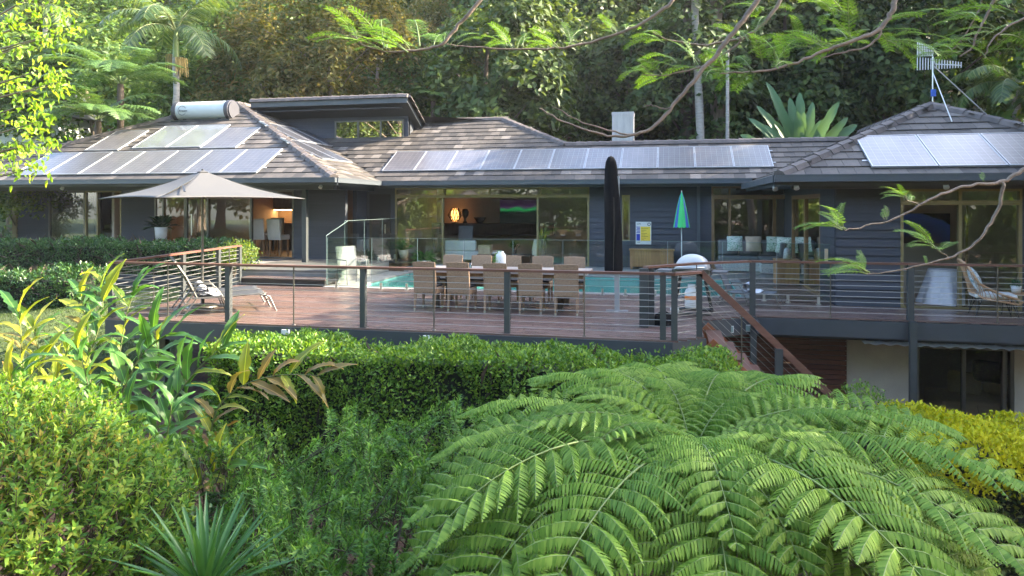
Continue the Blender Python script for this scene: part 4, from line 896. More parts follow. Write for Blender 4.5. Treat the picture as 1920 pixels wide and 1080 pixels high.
cx0, cx1 = uat(1181, 21.4), uat(1263, 21.4)
cb = thing('teak_cabinet', 'low teak slatted cabinet standing against the charcoal wall', 'cabinet', ((cx0 + cx1) / 2, 21.65, .13)); w = (cx1 - cx0) / 2
MB().box(-w, w, -.22, .22, .08, .56).build('carcass', m_wood, cb); MB().box(-w - .03, w + .03, -.25, .23, .562, .60).build('top', m_wood, cb)
for k in range(16): x = -w + .02 + k * (2 * w - .04) / 16; MB().box(x, x + (2 * w - .04) / 16 - .012, -.235, -.222, .10, .54).build('slat', m_wood, cb)
for x in (-w + .04, w - .04):
    for y in (-.18, .18): MB().box(x - .025, x + .025, y - .025, y + .025, 0, .08).build('leg', m_wood, cb)

bq = thing('barbecue', 'barbecue trolley with white domed hood and gas bottle space', 'barbecue', (.42, 13.75, 0), R(-10))
MB().grid(lambda i, j: (.30 * math.cos(math.pi * (1 - i)) , .23 * math.cos(math.pi * j) , .86 + .27 * math.sin(math.pi * i) ** .8 * math.sin(math.pi * j) ** .8), 16, 12).build('hood', M('hood_enamel', (.42, .42, .41), .35, var=.05), bq)
MB().box(-.34, .34, -.24, .24, .74, .85).build('firebox', m_bronze, bq); MB().tube([(-.25, -.26, .90), (-.25, -.30, .90), (.25, -.30, .90), (.25, -.26, .90)], .014, 8).build('handle', m_steel, bq)
for sg in (-1, 1): MB().box(min(sg * .36, sg * .64), max(sg * .36, sg * .64), -.20, .20, .80, .825).build('side_table', M('grey_plastic', (.12, .12, .125), .5), bq)
for sg in (-1, 1): MB().tube([(sg * .22, 0, .74), (sg * .27, 0, .45), (sg * .36, 0, .04)], [.035, .03, .03], 8).build('leg', m_black, bq)
MB().bar((-.36, 0, .10), (.36, 0, .10), .32, .03).build('shelf', m_black, bq)
mb = MB(); mb.lathe([(.0, -.02), (.075, -.02), (.085, 0), (.075, .02), (0, .02)], 18)
w_ = mb.build('wheel', M('wheel_grey', (.5, .5, .5), .5), bq); w_.rotation_euler = (R(90), 0, 0); w_.location = (-.30, -.2, .086)
gb = thing('gas_bottle', 'small white gas bottle with orange label under the barbecue', 'gas bottle', (.40, 13.70, .116)); MB().lathe([(0, 0), (.11, 0), (.125, .04), (.125, .30), (.10, .36), (.03, .38), (.03, .42), (0, .42)], 18).build('bottle', m_white, gb); MB().lathe([(.127, .17), (.127, .24)], 18).build('label_band', M('orange_label', (.75, .22, .04), .5), gb); MB().lathe([(.07, .36), (.07, .45), (.06, .45), (.06, .36)], 14).build('collar', m_white, gb)
bg_ = MB(); rs_ = random.Random(2); bg_.grid(lambda i, j: ((.17 + .05 * math.sin(5 * i * 6.28 + j * 3)) * math.cos(6.283 * i) * math.sin(math.pi * j * .5 + .02), (.14 + .03 * math.sin(i * 25)) * math.sin(6.283 * i) * math.sin(math.pi * j * .5 + .02), .24 * math.cos(math.pi * .5 * j) + .02 * math.sin(9 * i)), 24, 10)
bo = bg_.build('folded_cover', MATS['black_cover_cloth']); bo.location = (-.12, 12.36, .0); tag(bo, 'crumpled black cover lying on the deck by the rail corner', 'cover')

# sofa corner
so = thing('outdoor_sofa', 'grey wicker corner sofa with dark cushions beside the timber window', 'sofa', (2.3, 21.4, .13)); o = W(so)
MB().box(1.35, 3.15, 20.98, 21.85, .17, .42).build('base', m_lightwick, so, o, bevel=.02); MB().box(2.45, 3.15, 20.62, 20.975, .17, .42).build('chaise_base', m_lightwick, so, o, bevel=.02)
MB().box(1.37, 2.44, 20.98, 21.6, .42, .58).build('seat_cushion', m_greycush, so, o, bevel=.04); MB().box(2.46, 3.13, 20.64, 21.6, .42, .58).build('seat_cushion', m_greycush, so, o, bevel=.04)
for a in (1.38, 1.98, 2.58): MB().bar((a + .28, 21.6, .58), (a + .28, 21.75, 1.02), .56, .16, (0, -1, .3)).build('back_cushion', m_greycush, so, o, bevel=.05)
MB().bar((3.06, 21.2, .58), (3.10, 21.2, 1.0), .16, .6, (0, 1, 0)).build('back_cushion', m_greycush, so, o, bevel=.04)
def palmprint(name, c0, c1):
    m, nd, ln, b = nodes_of(name); tc = nd.new('ShaderNodeTexCoord'); wv = nd.new('ShaderNodeTexNoise'); wv.inputs['Scale'].default_value = 11; wv.inputs['Distortion'].default_value = 2.5; wv.inputs['Detail'].default_value = 2
    ln.new(tc.outputs['Object'], wv.inputs[0]); rp = ramp(nd, [(.35, c0), (.55, c1), (.75, tuple(x * .55 for x in c0))]); ln.new(wv.outputs[0], rp.inputs[0]); ln.new(rp.outputs[0], b.inputs['Base Color']); b.inputs['Roughness'].default_value = .9; return m
m_palm = palmprint('palm_print', (.10, .24, .14), (.62, .66, .60)); m_palm2 = palmprint('palm_print_dark', (.03, .15, .05), (.55, .60, .52)); m_palm3 = palmprint('palm_print_teal', (.16, .27, .28), (.66, .70, .70))
def cushion(label, p, rz, tilt, m, s=.44, group='scatter cushions on the corner sofa'):
    mb = MB()
    for sg in (1, -1): mb.grid(lambda i, j: ((i - .5) * s * (1 - .06 * math.sin(math.pi * j)), sg * .075 * (math.sin(math.pi * i) * math.sin(math.pi * j)) ** .5, (j if sg > 0 else 1 - j) * s * 1.0 + .0), 10, 10)
    t = mb.build('cushion', m); t.location = p; t.rotation_euler = (tilt, 0, rz); return tag(t, label, 'cushion', group)
for px_, v_, lb, m_, rz in ((1378, 21.42, 'left palm print cushion on the back of the corner sofa', m_palm, 0), (1413, 21.42, 'plain beige cushion in the middle of the corner sofa', m_beigecush, 0), (1452, 21.42, 'dark green leaf cushion in the corner of the sofa', m_palm2, -.15), (1468, 21.0, 'large pale leaf cushion leaning at the front of the sofa corner', m_palm, -.5)):
    cushion(lb, (uat(px_, v_), v_, .715), rz, R(-16), m_)
ct = thing('timber_cube_table', 'square teak cube table at the end of the corner sofa', 'side table', (2.93, 19.4, 0)); MB().box(-.28, .28, -.26, .26, .02, .62).build('body', m_wood, ct); MB().box(-.295, .295, -.275, .275, .622, .655).build('top', m_wood, ct)
for k in range(7): MB().box(-.27 + k * .078, -.27 + k * .078 + .066, -.272, -.262, .03, .60).build('slat', m_wood, ct)
la_ = thing('lantern', 'small pale lantern on the teak cube table', 'lantern', (2.95, 19.4, .657)); MB().lathe([(.0, 0), (.10, 0), (.075, .24), (.0, .24)], 8).build('body', m_lightwick, la_); MB().lathe([(.08, .24), (.03, .29), (0, .29)], 8).build('lid', m_lightwick, la_)

# rattan chair on the right deck
rt = thing('rattan_chair', 'rattan lounge chair with black hairpin legs on the right deck', 'chair', (uat(1848, 14.72), 14.72, 0), R(-8))
rim = [(.42, -.30, .36), (.10, -.32, .46), (-.18, -.36, .62), (-.34, -.30, .92), (-.42, -.12, 1.02), (-.43, 0, 1.03), (-.42, .12, 1.02), (-.34, .30, .92), (-.18, .36, .62), (.10, .32, .46), (.42, .30, .36)]
low = [(.46, -.26, .26), (.20, -.28, .30), (-.08, -.28, .34), (-.20, -.22, .42), (-.25, -.10, .44), (-.26, 0, .44), (-.25, .10, .44), (-.20, .22, .42), (-.08, .28, .34), (.20, .28, .30), (.46, .26, .26)]
MB().tube(rim, .022, 8).tube([rim[-1], (.50, .30, .31), low[-1]], .02, 8).tube([rim[0], (.50, -.30, .31), low[0]], .02, 8).build('rim', m_rattan, rt)
mb = MB()
def lerp3(P, t): s_ = t * (len(P) - 1); k = min(int(s_), len(P) - 2); return Vector(P[k]).lerp(Vector(P[k + 1]), s_ - k)
for k in range(38): a, b = lerp3(rim, k / 37), lerp3(low, k / 37); mb.tube([a, a.lerp(b, .5) + Vector((.02, 0, -.02)), b], .007, 5, False)
tag(mb.build('cane_spindles', m_rattan, rt), kind='stuff')
MB().tube(low, .018, 8).build('seat_ring', m_rattan, rt); MB().poly([Vector(p) for p in low]).build('seat_web', m_rattan, rt)
MB().box(-.22, .44, -.25, .25, .345, .43).build('seat_cushion', m_white, rt, bevel=.03)
for x, y in ((-.16, -.2), (-.16, .2), (.34, -.2), (.34, .2)): MB().tube([(x, y, .33), (x * 1.35, y * 1.3, 0)], .010, 6).tube([(x + .06, y, .33), (x * 1.35, y * 1.3, 0)], .008, 6).build('leg', m_black, rt)
c_ = cushion('teal leaf print cushion propped in the rattan chair', (uat(1838, 14.66), 14.62, .46), R(60), R(-24), m_palm3, .46, None)
p = Vector((uat(1912, 14.8), 14.8, 0)); sd = thing('side_table', 'small low dark topped table beside the rattan chair', 'side table', p); MB().box(-.26, .26, -.22, .22, .40, .425).build('top', m_wood, sd)
for x in (-.2, .2):
    for y in (-.17, .17): MB().tube([(x, y, .40), (x * 1.1, y * 1.1, 0)], .009, 6).build('leg', m_black, sd)
m_succ = leafmat('succulent_green', [(0, (.04, .09, .05)), (1, (.10, .18, .10))], .15)
def potted(label, loc, pr, ph, n, L, wd, m, spread, up, seed, name='potted_plant', potm=None, zoff=0):
    t = thing(name, label, 'potted plant', loc); MB().lathe([(0, 0), (pr * .8, 0), (pr, ph), (pr * .9, ph), (pr * .85, ph * .85), (0, ph * .85)], 20).build('pot', potm or m_white, t)
    rs = np.random.RandomState(seed); a = rs.uniform(0, 6.28, n); el = rs.uniform(up[0], up[1], n); D = np.stack([np.cos(a) * np.cos(el), np.sin(a) * np.cos(el), np.sin(el)], 1); P = np.zeros((n, 3)); P[:, 2] = ph * .9; P = P + D * rs.uniform(0, spread, (n, 1)); up_ = np.tile([0, 0, 1.], (n, 1)) + .3 * rs.normal(size=(n, 3))
    V, Fc = leaf_vf(P, D, up_, L * rs.uniform(.6, 1.1, n), wd * rs.uniform(.7, 1.1, n), 'lance'); link_mesh('leaves', np_mesh('leaves', V, Fc, m), t); return t
potted('small succulent in a white pot on the low table by the rattan chair', (p.x - .06, p.y, .427), .085, .14, 80, .10, .035, m_succ, .06, (.1, 1.4), 1)
MB().box(-.09, .09, -.06, .06, 0, .03)
m_dkleaf = leafmat('indoor_leaf', [(0, (.012, .035, .012)), (1, (.035, .085, .03))], .2)
x = uat(302, 20.25); sdt = thing('plant_stand', 'dark stand under the white pot by the left wing wall', 'plant stand', (x, 20.25, .34))
MB().box(-.17, .17, -.17, .17, .54, .58).build('top', m_wood, sdt)
for xx in (-.13, .13):
    for yy in (-.13, .13): MB().box(xx - .015, xx + .015, yy - .015, yy + .015, 0, .54).build('leg', m_wood, sdt)
potted('leafy dark green plant in a white pot against the left wing wall', (x, 20.25, .922), .20, .40, 60, .42, .17, m_dkleaf, .25, (.0, 1.4), 2)
m_fernp = leafmat('pot_fern', [(0, (.04, .12, .03)), (1, (.10, .24, .06))], .3)
potted('spiky plant in a pale round pot on the terrace edge', (-8.25, 21.3, .34), .16, .28, 70, .40, .05, m_fernp, .05, (.3, 1.3), 3, potm=M('olive_pot', (.30, .27, .17), .5))
potted('low bushy fern in a bowl beside the pool corner', (-7.45, 21.0, .13), .22, .20, 220, .42, .05, m_fernp, .10, (-.1, 1.0), 4)

# ================================================================ INSIDE THE ROOMS
ox0, ox1 = uat(838, 23.2), uat(935, 23.2)
s2 = thing('white_sofa', 'low pale sofa just inside the open sliding doors', 'sofa', ((ox0 + ox1) / 2, 23.3, F + .003)); w = (ox1 - ox0) / 2
MB().box(-w, w, -.40, .45, .06, .36).build('base', m_white, s2, bevel=.04); MB().box(-w, w * .2, -.38, -.2, .36, .72).build('backrest', m_white, s2, bevel=.05); MB().box(-w, -w + .2, -.2, .45, .36, .58).build('arm', m_white, s2, bevel=.05)
cushion('long striped grey cushion along the pale indoor sofa', (uat(873, 23.3), 23.25, .82), 0, R(-10), m_greycush, .52, None)
bx = thing('wicker_box', 'light woven box beside the pale sofa', 'box', (uat(910, 22.75), 22.75, F + .3)); MB().box(-.2, .2, -.15, .15, 0, .26).build('body', M('pale_weave', (.46, .34, .22), .8), bx); MB().box(-.21, .21, -.16, .16, .262, .285).build('lid', M('pale_weave', (.46, .34, .22), .8), bx)
cft = thing('coffee_table', 'long low dark coffee table inside the open doors', 'table', (uat(950, 22.75), 22.75, F + .003)); MB().box(-.95, .95, -.22, .22, .25, .293).build('top', m_darkbark, cft)
for x in (-.85, .85): MB().box(x - .04, x + .04, -.18, .18, 0, .25).build('leg', m_darkbark, cft)
lathe_thing('floor_vase', 'tall cream floor vase behind the right glass door', 'vase', (uat(1007, 22.7), 22.7, F + .003), [(0, 0), (.12, 0), (.16, .2), (.17, .45), (.12, .72), (.10, .80), (.08, .80)], M('cream_glaze', (.62, .57, .45), .4))
potted('bunch of white flowers in a dark vase on the coffee table', (uat(965, 22.75), 22.75, F + .30), .07, .22, 50, .22, .06, m_dkleaf, .10, (.2, 1.4), 6, 'flower_vase', m_black)
# long bench under the screen
cn = thing('media_bench', 'long dark bench under the television on the back wall', 'bench', (uat(915, 26.9), 26.95, F + .003)); MB().box(-2.6, 2.6, -.25, .25, .75, 1.15).build('body', m_darkbark, cn); MB().box(-2.65, 2.65, -.28, .28, 1.152, 1.19).build('top', m_darkbark, cn)
for x in (-2.2, 2.2): MB().box(x - .05, x + .05, -.2, .2, 0, .75).build('leg', m_darkbark, cn)
p0, p1 = at(937, 420, v=27.2), at(1006, 374, v=27.2)
tv = thing('television', 'wall television showing a green and violet aurora picture', 'television', ((p0.x + p1.x) / 2, 27.22, p0.z)); w, h = (p1.x - p0.x) / 2, p1.z - p0.z
MB().box(-w, w, .0, .06, 0, h).build('case', m_black, tv)
m_tv, nd, ln, b_ = nodes_of('aurora_screen'); tc = nd.new('ShaderNodeTexCoord'); sp = nd.new('ShaderNodeSeparateXYZ'); ln.new(tc.outputs['Object'], sp.inputs[0]); nz = nd.new('ShaderNodeTexNoise'); nz.inputs['Scale'].default_value = 2.2; ln.new(tc.outputs['Object'], nz.inputs[0])
ma = nd.new('ShaderNodeMath'); ma.operation = 'MULTIPLY_ADD'; ma.inputs[1].default_value = .35; ln.new(nz.outputs[0], ma.inputs[0]); ln.new(sp.outputs[2], ma.inputs[2])
rp = ramp(nd, [(.0, (.002, .004, .004)), (.60, (.003, .012, .008)), (.70, (.01, .45, .10)), (.76, (.06, .02, .09)), (.9, (.02, .006, .03))]); dv = nd.new('ShaderNodeMath'); dv.operation = 'DIVIDE'; dv.inputs[1].default_value = h + .12; ln.new(ma.outputs[0], dv.inputs[0]); ln.new(dv.outputs[0], rp.inputs[0])
ln.new(rp.outputs[0], b_.inputs['Emission Color']); b_.inputs['Emission Strength'].default_value = .06; b_.inputs['Base Color'].default_value = (.01, .01, .01, 1)
MB().box(-w + .02, w - .02, -.004, -.001, .02, h - .02).build('screen', m_tv, tv)
lp = thing('lattice_lamp', 'glowing woven table lamp on the dark media bench', 'lamp', (uat(853, 26.9), 26.9, F + 1.195))
MB().lathe([(.0, .08), (.12, .08), (.16, .30), (.12, .58), (0, .58)], 14).build('shade', M('lamp_glow', (.8, .4, .12), .6, emit=((1.0, .42, .10), .7)), lp); MB().lathe([(0, 0), (.15, 0), (.15, .03), (.05, .04), (.05, .08)], 14).build('base', m_black, lp)
mb = MB()
for k in range(12): g = k * math.pi / 6; mb.tube([(.13 * math.cos(g), .13 * math.sin(g), .08), (.28 * math.cos(g + .4), .28 * math.sin(g + .4), .32), (.13 * math.cos(g + .8), .13 * math.sin(g + .8), .60)], .016, 5).tube([(.13 * math.cos(g), .13 * math.sin(g), .08), (.28 * math.cos(g - .4), .28 * math.sin(g - .4), .32), (.13 * math.cos(g - .8), .13 * math.sin(g - .8), .60)], .016, 5)
mb.build('lattice', m_darkbark, lp)
lathe_thing('bust', 'dark sculpture beside the glowing lamp', 'sculpture', (uat(872, 26.9), 26.9, F + 1.195), [(0, 0), (.10, 0), (.05, .12), (.06, .2), (.14, .3), (.16, .45), (.10, .56), (0, .58)], m_black, None, 10)
lathe_thing('bowl', 'wide dark bowl on the media bench near the television', 'bowl', (uat(900, 26.9), 26.9, F + 1.195), [(0, 0), (.10, 0), (.26, .24), (.24, .24), (.09, .03), (0, .03)], m_black, None, 16)
# right room
p0, p1 = at(1688, 456, v=18.27), at(1781, 400, v=18.27)
pt = thing('planet_painting', 'large blue planet picture on the wall of the right room', 'painting', ((p0.x + p1.x) / 2, 18.285, p0.z)); w, h = (p1.x - p0.x) / 2, p1.z - p0.z; MB().box(-w, w, -.03, .01, 0, h).build('canvas', m_black, pt)
m_pt, nd, ln, b_ = nodes_of('planet_print'); tc = nd.new('ShaderNodeTexCoord'); vm = nd.new('ShaderNodeVectorMath'); vm.operation = 'DISTANCE'; vm.inputs[1].default_value = (-w * .55, 0, -h * .9); ln.new(tc.outputs['Object'], vm.inputs[0]); dv = nd.new('ShaderNodeMath'); dv.operation = 'DIVIDE'; dv.inputs[1].default_value = h * 2.3; ln.new(vm.outputs['Value'], dv.inputs[0])
nz = nd.new('ShaderNodeTexNoise'); nz.inputs['Scale'].default_value = 4; nz.inputs['Detail'].default_value = 6; ln.new(tc.outputs['Object'], nz.inputs[0]); ma = nd.new('ShaderNodeMath'); ma.operation = 'MULTIPLY_ADD'; ma.inputs[1].default_value = .08; ln.new(nz.outputs[0], ma.inputs[0]); ln.new(dv.outputs[0], ma.inputs[2])
rp = ramp(nd, [(.0, (.10, .05, .05)), (.50, (.08, .05, .06)), (.64, (.05, .08, .36)), (.82, (.06, .16, .85)), (.86, (.06, .18, .8)), (.875, (.004, .005, .012))]); ln.new(ma.outputs[0], rp.inputs[0]); ln.new(rp.outputs[0], b_.inputs['Base Color']); b_.inputs['Roughness'].default_value = .5
MB().box(-w + .005, w - .005, -.034, -.031, .005, h - .005).build('picture', m_pt, pt)
cl_ = thing('cloth_table', 'small table under a long white draped cloth inside the right room', 'table', (uat(1768, 16.25), 16.25, .004))
MB().grid(lambda i, j: ((.27 + .20 * j + .035 * j * math.sin(i * 6.283 * 7)) * math.cos(6.283 * i) * 1.0, (.25 + .18 * j + .035 * j * math.sin(i * 6.283 * 7)) * math.sin(6.283 * i), .72 - .70 * j), 84, 8).build('cloth', m_towel, cl_); MB().lathe([(0, .722), (.27, .722)], 24).build('top', m_towel, cl_)
# left rooms: chairs, counter light, bed
def highchair(label, px_, v_, rz):
    t = thing('covered_chair', label, 'chair', (uat(px_, v_), v_, FL + .004), rz, 'white covered chairs in the dining room'); ms = M('slip_cover', (.60, .58, .56), .85, var=.06)
    MB().box(-.25, .25, -.26, .26, .55, .72).build('seat', ms, t, bevel=.03); MB().bar((0, -.23, .62), (0, -.30, 1.25), .5, .09, (0, 1, 0)).build('backrest', ms, t, bevel=.03)
    for x in (-.2, .2):
        for y in (-.2, .2): MB().box(x - .02, x + .02, y - .02, y + .02, 0, .55).build('leg', m_wood, t)
highchair('white covered dining chair nearest the door frame', 486, 21.3, .25); highchair('white covered dining chair in the middle of the doorway', 523, 21.3, -.1); highchair('white covered dining chair behind the other two', 512, 22.4, math.pi)
ctn = thing('kitchen_counter', 'dark kitchen counter with warm strip light behind the dining chairs', 'counter', (uat(510, 24.6), 24.75, FL + .004)); MB().box(-2.4, 2.4, -.3, .3, 0, .98).build('cupboard', m_darkbark, ctn); MB().box(-2.42, 2.42, -.32, .3, .982, 1.02).build('worktop', m_floorint, ctn); MB().box(-2.4, 2.4, -.02, .3, 1.52, 2.2).build('overhead_cupboard', m_darkbark, ctn)
MB().box(-2.3, 2.3, .05, .12, 1.495, 1.515).build('strip_light', M('strip_glow', (.9, .6, .3), .6, emit=((1.0, .55, .2), 6)), ctn)
bd = thing('bed', 'bed with white cover and pillows inside the bedroom doors', 'bed', (uat(205, 22.6), 22.7, FL + .004)); MB().box(-.9, .9, -1.0, 1.0, .12, .42).build('base', m_darkbark, bd); MB().box(-.92, .92, -1.02, .95, .42, .72).build('cover', m_towel, bd, bevel=.08); MB().box(-.95, .95, 1.0, 1.08, 0, 1.5).build('headboard', m_darkbark, bd)
for x in (-.45, .45): MB().box(x - .36, x + .36, .5, .94, .73, .95).build('pillow', m_beigecush if x > 0 else m_white, bd, bevel=.08)
dl_ = thing('daybed', 'beige daybed with a pile of pillows behind the lower glass doors', 'bed', (uat(1850, 15.9), 15.95, -2.737)); MB().box(-.95, .95, -.5, .6, .0, .95).build('base', m_beigecush, dl_, bevel=.06)
for k, (x, z) in enumerate(((-.35, .96), (.3, .96), (.1, 1.2))): MB().bar((x, .1, z), (x + .05, .22, z + .42), .6, .2, (0, -1, .2)).build('pillow', m_beigecush if k < 2 else m_black, dl_, bevel=.08)
# ================================================================ VEGETATION BUILDERS
def strip_leaf(L, Wd, curl, fold, wavy, seed, n=9, base=.16, pw=.75, tatter=0.0):
    """one long leaf with a midrib fold, drooping tip and wavy edge, along +x, as a small mesh"""
    rs = random.Random(seed); V = []; x = z = 0.0; ph = [rs.uniform(0, 6) for _ in range(3)]
    for i in range(n + 1):
        t = i / n; a = curl[0] + (curl[1] - curl[0]) * t
        w = Wd * .5 * max(0.02, (math.sin(math.pi * (t * .94 + .06) ** .8) ** pw) * (1 if t > base else .35 + .65 * t / base))
        tt_ = (1 - tatter * rs.random() ** 2, 1 - tatter * rs.random() ** 2)
        for k, s_ in enumerate((-1, -.55, 0, .55, 1)):
            s_ = s_ * tt_[s_ > 0]
            hh = abs(s_) * w * fold + (wavy * Wd * math.sin(t * 11 + ph[k % 3] + (s_ > 0) * 2) * abs(s_) ** 2)
            V.append((x - math.sin(a) * hh, s_ * w, z + math.cos(a) * hh))
        x += L / n * math.cos(a); z += L / n * math.sin(a)
    F = [(i * 5 + k, i * 5 + k + 1, i * 5 + 6 + k, i * 5 + 5 + k) for i in range(n) for k in range(4)]
    return np.array(V), np.array(F)
def basis_rot(d, up=(0, 0, 1)):
    d = Vector(d).normalized(); u = Vector(up); y = u.cross(d)
    if y.length < 1e-3: y = Vector((0, 1, 0))
    y.normalize(); z = d.cross(y); return Matrix((d, y, z)).transposed().to_euler()
def tube_np(pts, r, n=5):
    mb = MB(); mb.tube(pts, r, n, False); return np.array([tuple(p) for p in mb.v]), np.array(mb.f)
def bipinnate(L, phi, npin, plen, npl, ll, lw, seed, stalk=.14, lift=.25, droop=.42, pdroop=.45, fwd=.35, kind='pinnule', side=0.0, prof=None):
    """fern-like frond along +x: leaflets (V,F) and stalks (V,F)"""
    rs = np.random.RandomState(seed); N_ = 60; t = np.linspace(0, 1, N_ + 1); ph = phi[0] + (phi[1] - phi[0]) * t ** 1.15
    xx = np.concatenate([[0], np.cumsum(np.cos(ph[:-1]) * L / N_)]); zz = np.concatenate([[0], np.cumsum(np.sin(ph[:-1]) * L / N_)]); yy = side * t * t * L
    tt = stalk + (1 - stalk) * (np.arange(npin) + .5) / npin; tt = np.repeat(tt, 2) + rs.uniform(-.003, .003, 2 * npin); tt = np.clip(tt, 0, .995); sg = np.tile([1., -1.], npin)
    base = np.stack([np.interp(tt, t, xx), np.interp(tt, t, yy), np.interp(tt, t, zz)], 1); a = np.interp(tt, t, ph)
    T = np.stack([np.cos(a), 0 * a, np.sin(a)], 1); U = np.stack([-np.sin(a), 0 * a, np.cos(a)], 1); S = np.tile([0, 1., 0], (len(tt), 1)) * sg[:, None]
    q_ = (tt - stalk) / (1 - stalk); pf = prof(q_) if prof else np.clip(np.minimum(.50 + 1.35 * q_, 1.0), 0, 1) * np.clip((1 - q_) / .52, 0.0, 1) ** .72
    pl_ = plen * np.maximum(pf, .06) * rs.uniform(.92, 1.06, len(tt))
    fw = fwd + .45 * q_ ** 2; d0 = nrm(S + T * fw[:, None] + U * (lift + rs.uniform(-.08, .08, len(tt)))[:, None])
    q = (np.arange(npl) + .6) / npl; dr_ = droop * (pl_ / plen) ** .6 * rs.uniform(.75, 1.3, len(tt))
    Pq = base[:, None, :] + pl_[:, None, None] * (q[None, :, None] * d0[:, None, :] + np.array([0, 0, -1.]) * (dr_[:, None] * q[None, :] ** 2.1)[:, :, None])
    tp = nrm(d0[:, None, :] + np.array([0, 0, -1.]) * (2.1 * dr_[:, None] * q[None, :] ** 1.1)[:, :, None])
    nn = U[:, None, :] + 0 * tp; sp = nrm(np.cross(nn, tp)); nn = np.cross(tp, sp)
    lens = ll * np.minimum(1, .62 + 1.2 * q) * np.clip((1 - q) / .42, 0, 1) ** .75; lens = lens[None, :] * (pl_[:, None] / plen) ** .35
    parts = []
    for s_ in (1, -1):
        D = nrm(sp * s_ + tp * .34 - nn * pdroop * .55 + .06 * rs.normal(size=sp.shape)); Nn = nrm(nn + sp * s_ * pdroop * .6)
        V, F = leaf_vf(Pq.reshape(-1, 3), D.reshape(-1, 3), Nn.reshape(-1, 3), np.maximum(lens, ll * .1).ravel() * rs.uniform(.9, 1.08, Pq.shape[0] * npl), lw, kind); parts.append((V, F))
    leaf = join(parts); st = []
    st.append(tube_np([(x, y, z) for x, y, z in zip(xx[::4], yy[::4], zz[::4])], list(np.linspace(.0085 * L / 2.4 + .004, .002, len(xx[::4]))), 6))
    w_ = .0028 * (plen / .6); k_ = [0, npl // 3, 2 * npl // 3, npl - 1]
    A = np.concatenate([base[:, None, :], Pq[:, k_, :]], 1) + .003 * U[:, None, :]; off = T[:, None, :] * w_
    for j in range(len(k_)):
        V = np.stack([A[:, j] - off[:, 0], A[:, j] + off[:, 0], A[:, j + 1] + off[:, 0] * .6, A[:, j + 1] - off[:, 0] * .6], 1).reshape(-1, 3); st.append((V, np.arange(len(V)).reshape(-1, 4)))
    return leaf, join(st)
def crown_vf(rs, R3, nclump, nleaf, csize, L, Wd, kind='card', flat=.0, shell=.55, droop=.25, bottom=-.75):
    """leaf cloud: clumps spread through an uneven crown, leaves spread through each clump"""
    C = unit(rs, nclump * 3); C = C[C[:, 2] > bottom][:nclump]; nclump = len(C)
    rad = rs.uniform(shell, 1.0, nclump) ** .7; C = C * rad[:, None] * np.array(R3) * rs.uniform(.8, 1.12, (nclump, 1)); cs = csize * rs.uniform(.55, 1.35, nclump)
    per = rs.multinomial(nleaf, cs ** 2 / (cs ** 2).sum()); ci = np.repeat(np.arange(nclump), per); d = unit(rs, len(ci)); d[:, 2] = np.where(d[:, 2] < -.3, -d[:, 2], d[:, 2]); d = nrm(d)
    P = C[ci] + d * (cs[ci] * rs.uniform(.35, 1.0, len(ci)) ** .6)[:, None] * np.array([1, 1, 1 - flat])
    out = nrm(d + .5 * nrm(C[ci]) + np.array([0, 0, .35])); D = nrm(np.cross(out, unit(rs, len(ci))) + .45 * out + np.array([0, 0, -droop])); N = nrm(out + .45 * rs.normal(size=out.shape))
    return leaf_vf(P, D, N, L * rs.uniform(.6, 1.3, len(ci)), Wd * rs.uniform(.7, 1.25, len(ci)), kind)
def trunk_mb(h, r0, seed, lean=.06, limbs=6, top=.85, spread=.45):
    rs = random.Random(seed); mb = MB(); ax, ay = rs.uniform(-lean, lean), rs.uniform(-lean, lean)
    f = lambda t: Vector((ax * h * t + .02 * h * math.sin(t * 5 + seed), ay * h * t + .02 * h * math.sin(t * 4 + seed * 2), h * t))
    n = 9; mb.tube([f(top * k / n) for k in range(n + 1)], [r0 * (1.25 if k == 0 else 1 - .8 * k / n) for k in range(n + 1)], 9)
    for k in range(limbs):
        t = .35 + .5 * k / limbs; p = f(t * top); g = rs.uniform(0, 6.28); l = h * spread * rs.uniform(.5, 1) * (1.1 - t * .6)
        q = lambda s_: p + Vector((math.cos(g) * l * s_, math.sin(g) * l * s_, l * (.75 * s_ - .12 * s_ * s_)))
        mb.tube([q(0), q(.35), q(.7), q(1)], [r0 * .42 * (1.1 - t), r0 * .3 * (1.1 - t), r0 * .2 * (1.1 - t), r0 * .07], 6)
    return mb
def twig_cloud(rs, tips, dirs, tl, nl, L, Wd, ang, kind='blade', start=.25):
    """leafy twigs: leaves set all round each twig"""
    n = len(tips); t = start + (1 - start) * (np.arange(nl) + .5) / nl; dirs = nrm(dirs); a = nrm(np.cross(dirs, unit(rs, n))); b = np.cross(dirs, a)
    g = np.arange(nl) * 2.399 + rs.uniform(0, 6, (n, 1)); rad = a[:, None] * np.cos(g)[..., None] + b[:, None] * np.sin(g)[..., None]
    tlv = (tl * rs.uniform(.7, 1.2, (n, 1, 1))); P = tips[:, None] - dirs[:, None] * tlv * (1 - t)[None, :, None]
    an = ang * (1 - .55 * t)[None, :, None]; D = nrm(rad * np.sin(an) + dirs[:, None] * np.cos(an) + .12 * rs.normal(size=rad.shape)); N = nrm(dirs[:, None] * np.sin(an) - rad * np.cos(an) * 1.0 + np.array([0, 0, .15])) * 1.0; N = -N * np.sign((N * dirs[:, None]).sum(-1, keepdims=True)) * -1
    Lv = (L * rs.uniform(.75, 1.15, (n, nl)) * (1 - .25 * t)[None, :]).ravel()
    return leaf_vf(P.reshape(-1, 3), D.reshape(-1, 3), N.reshape(-1, 3), Lv, Wd * rs.uniform(.8, 1.15, n * nl), kind)

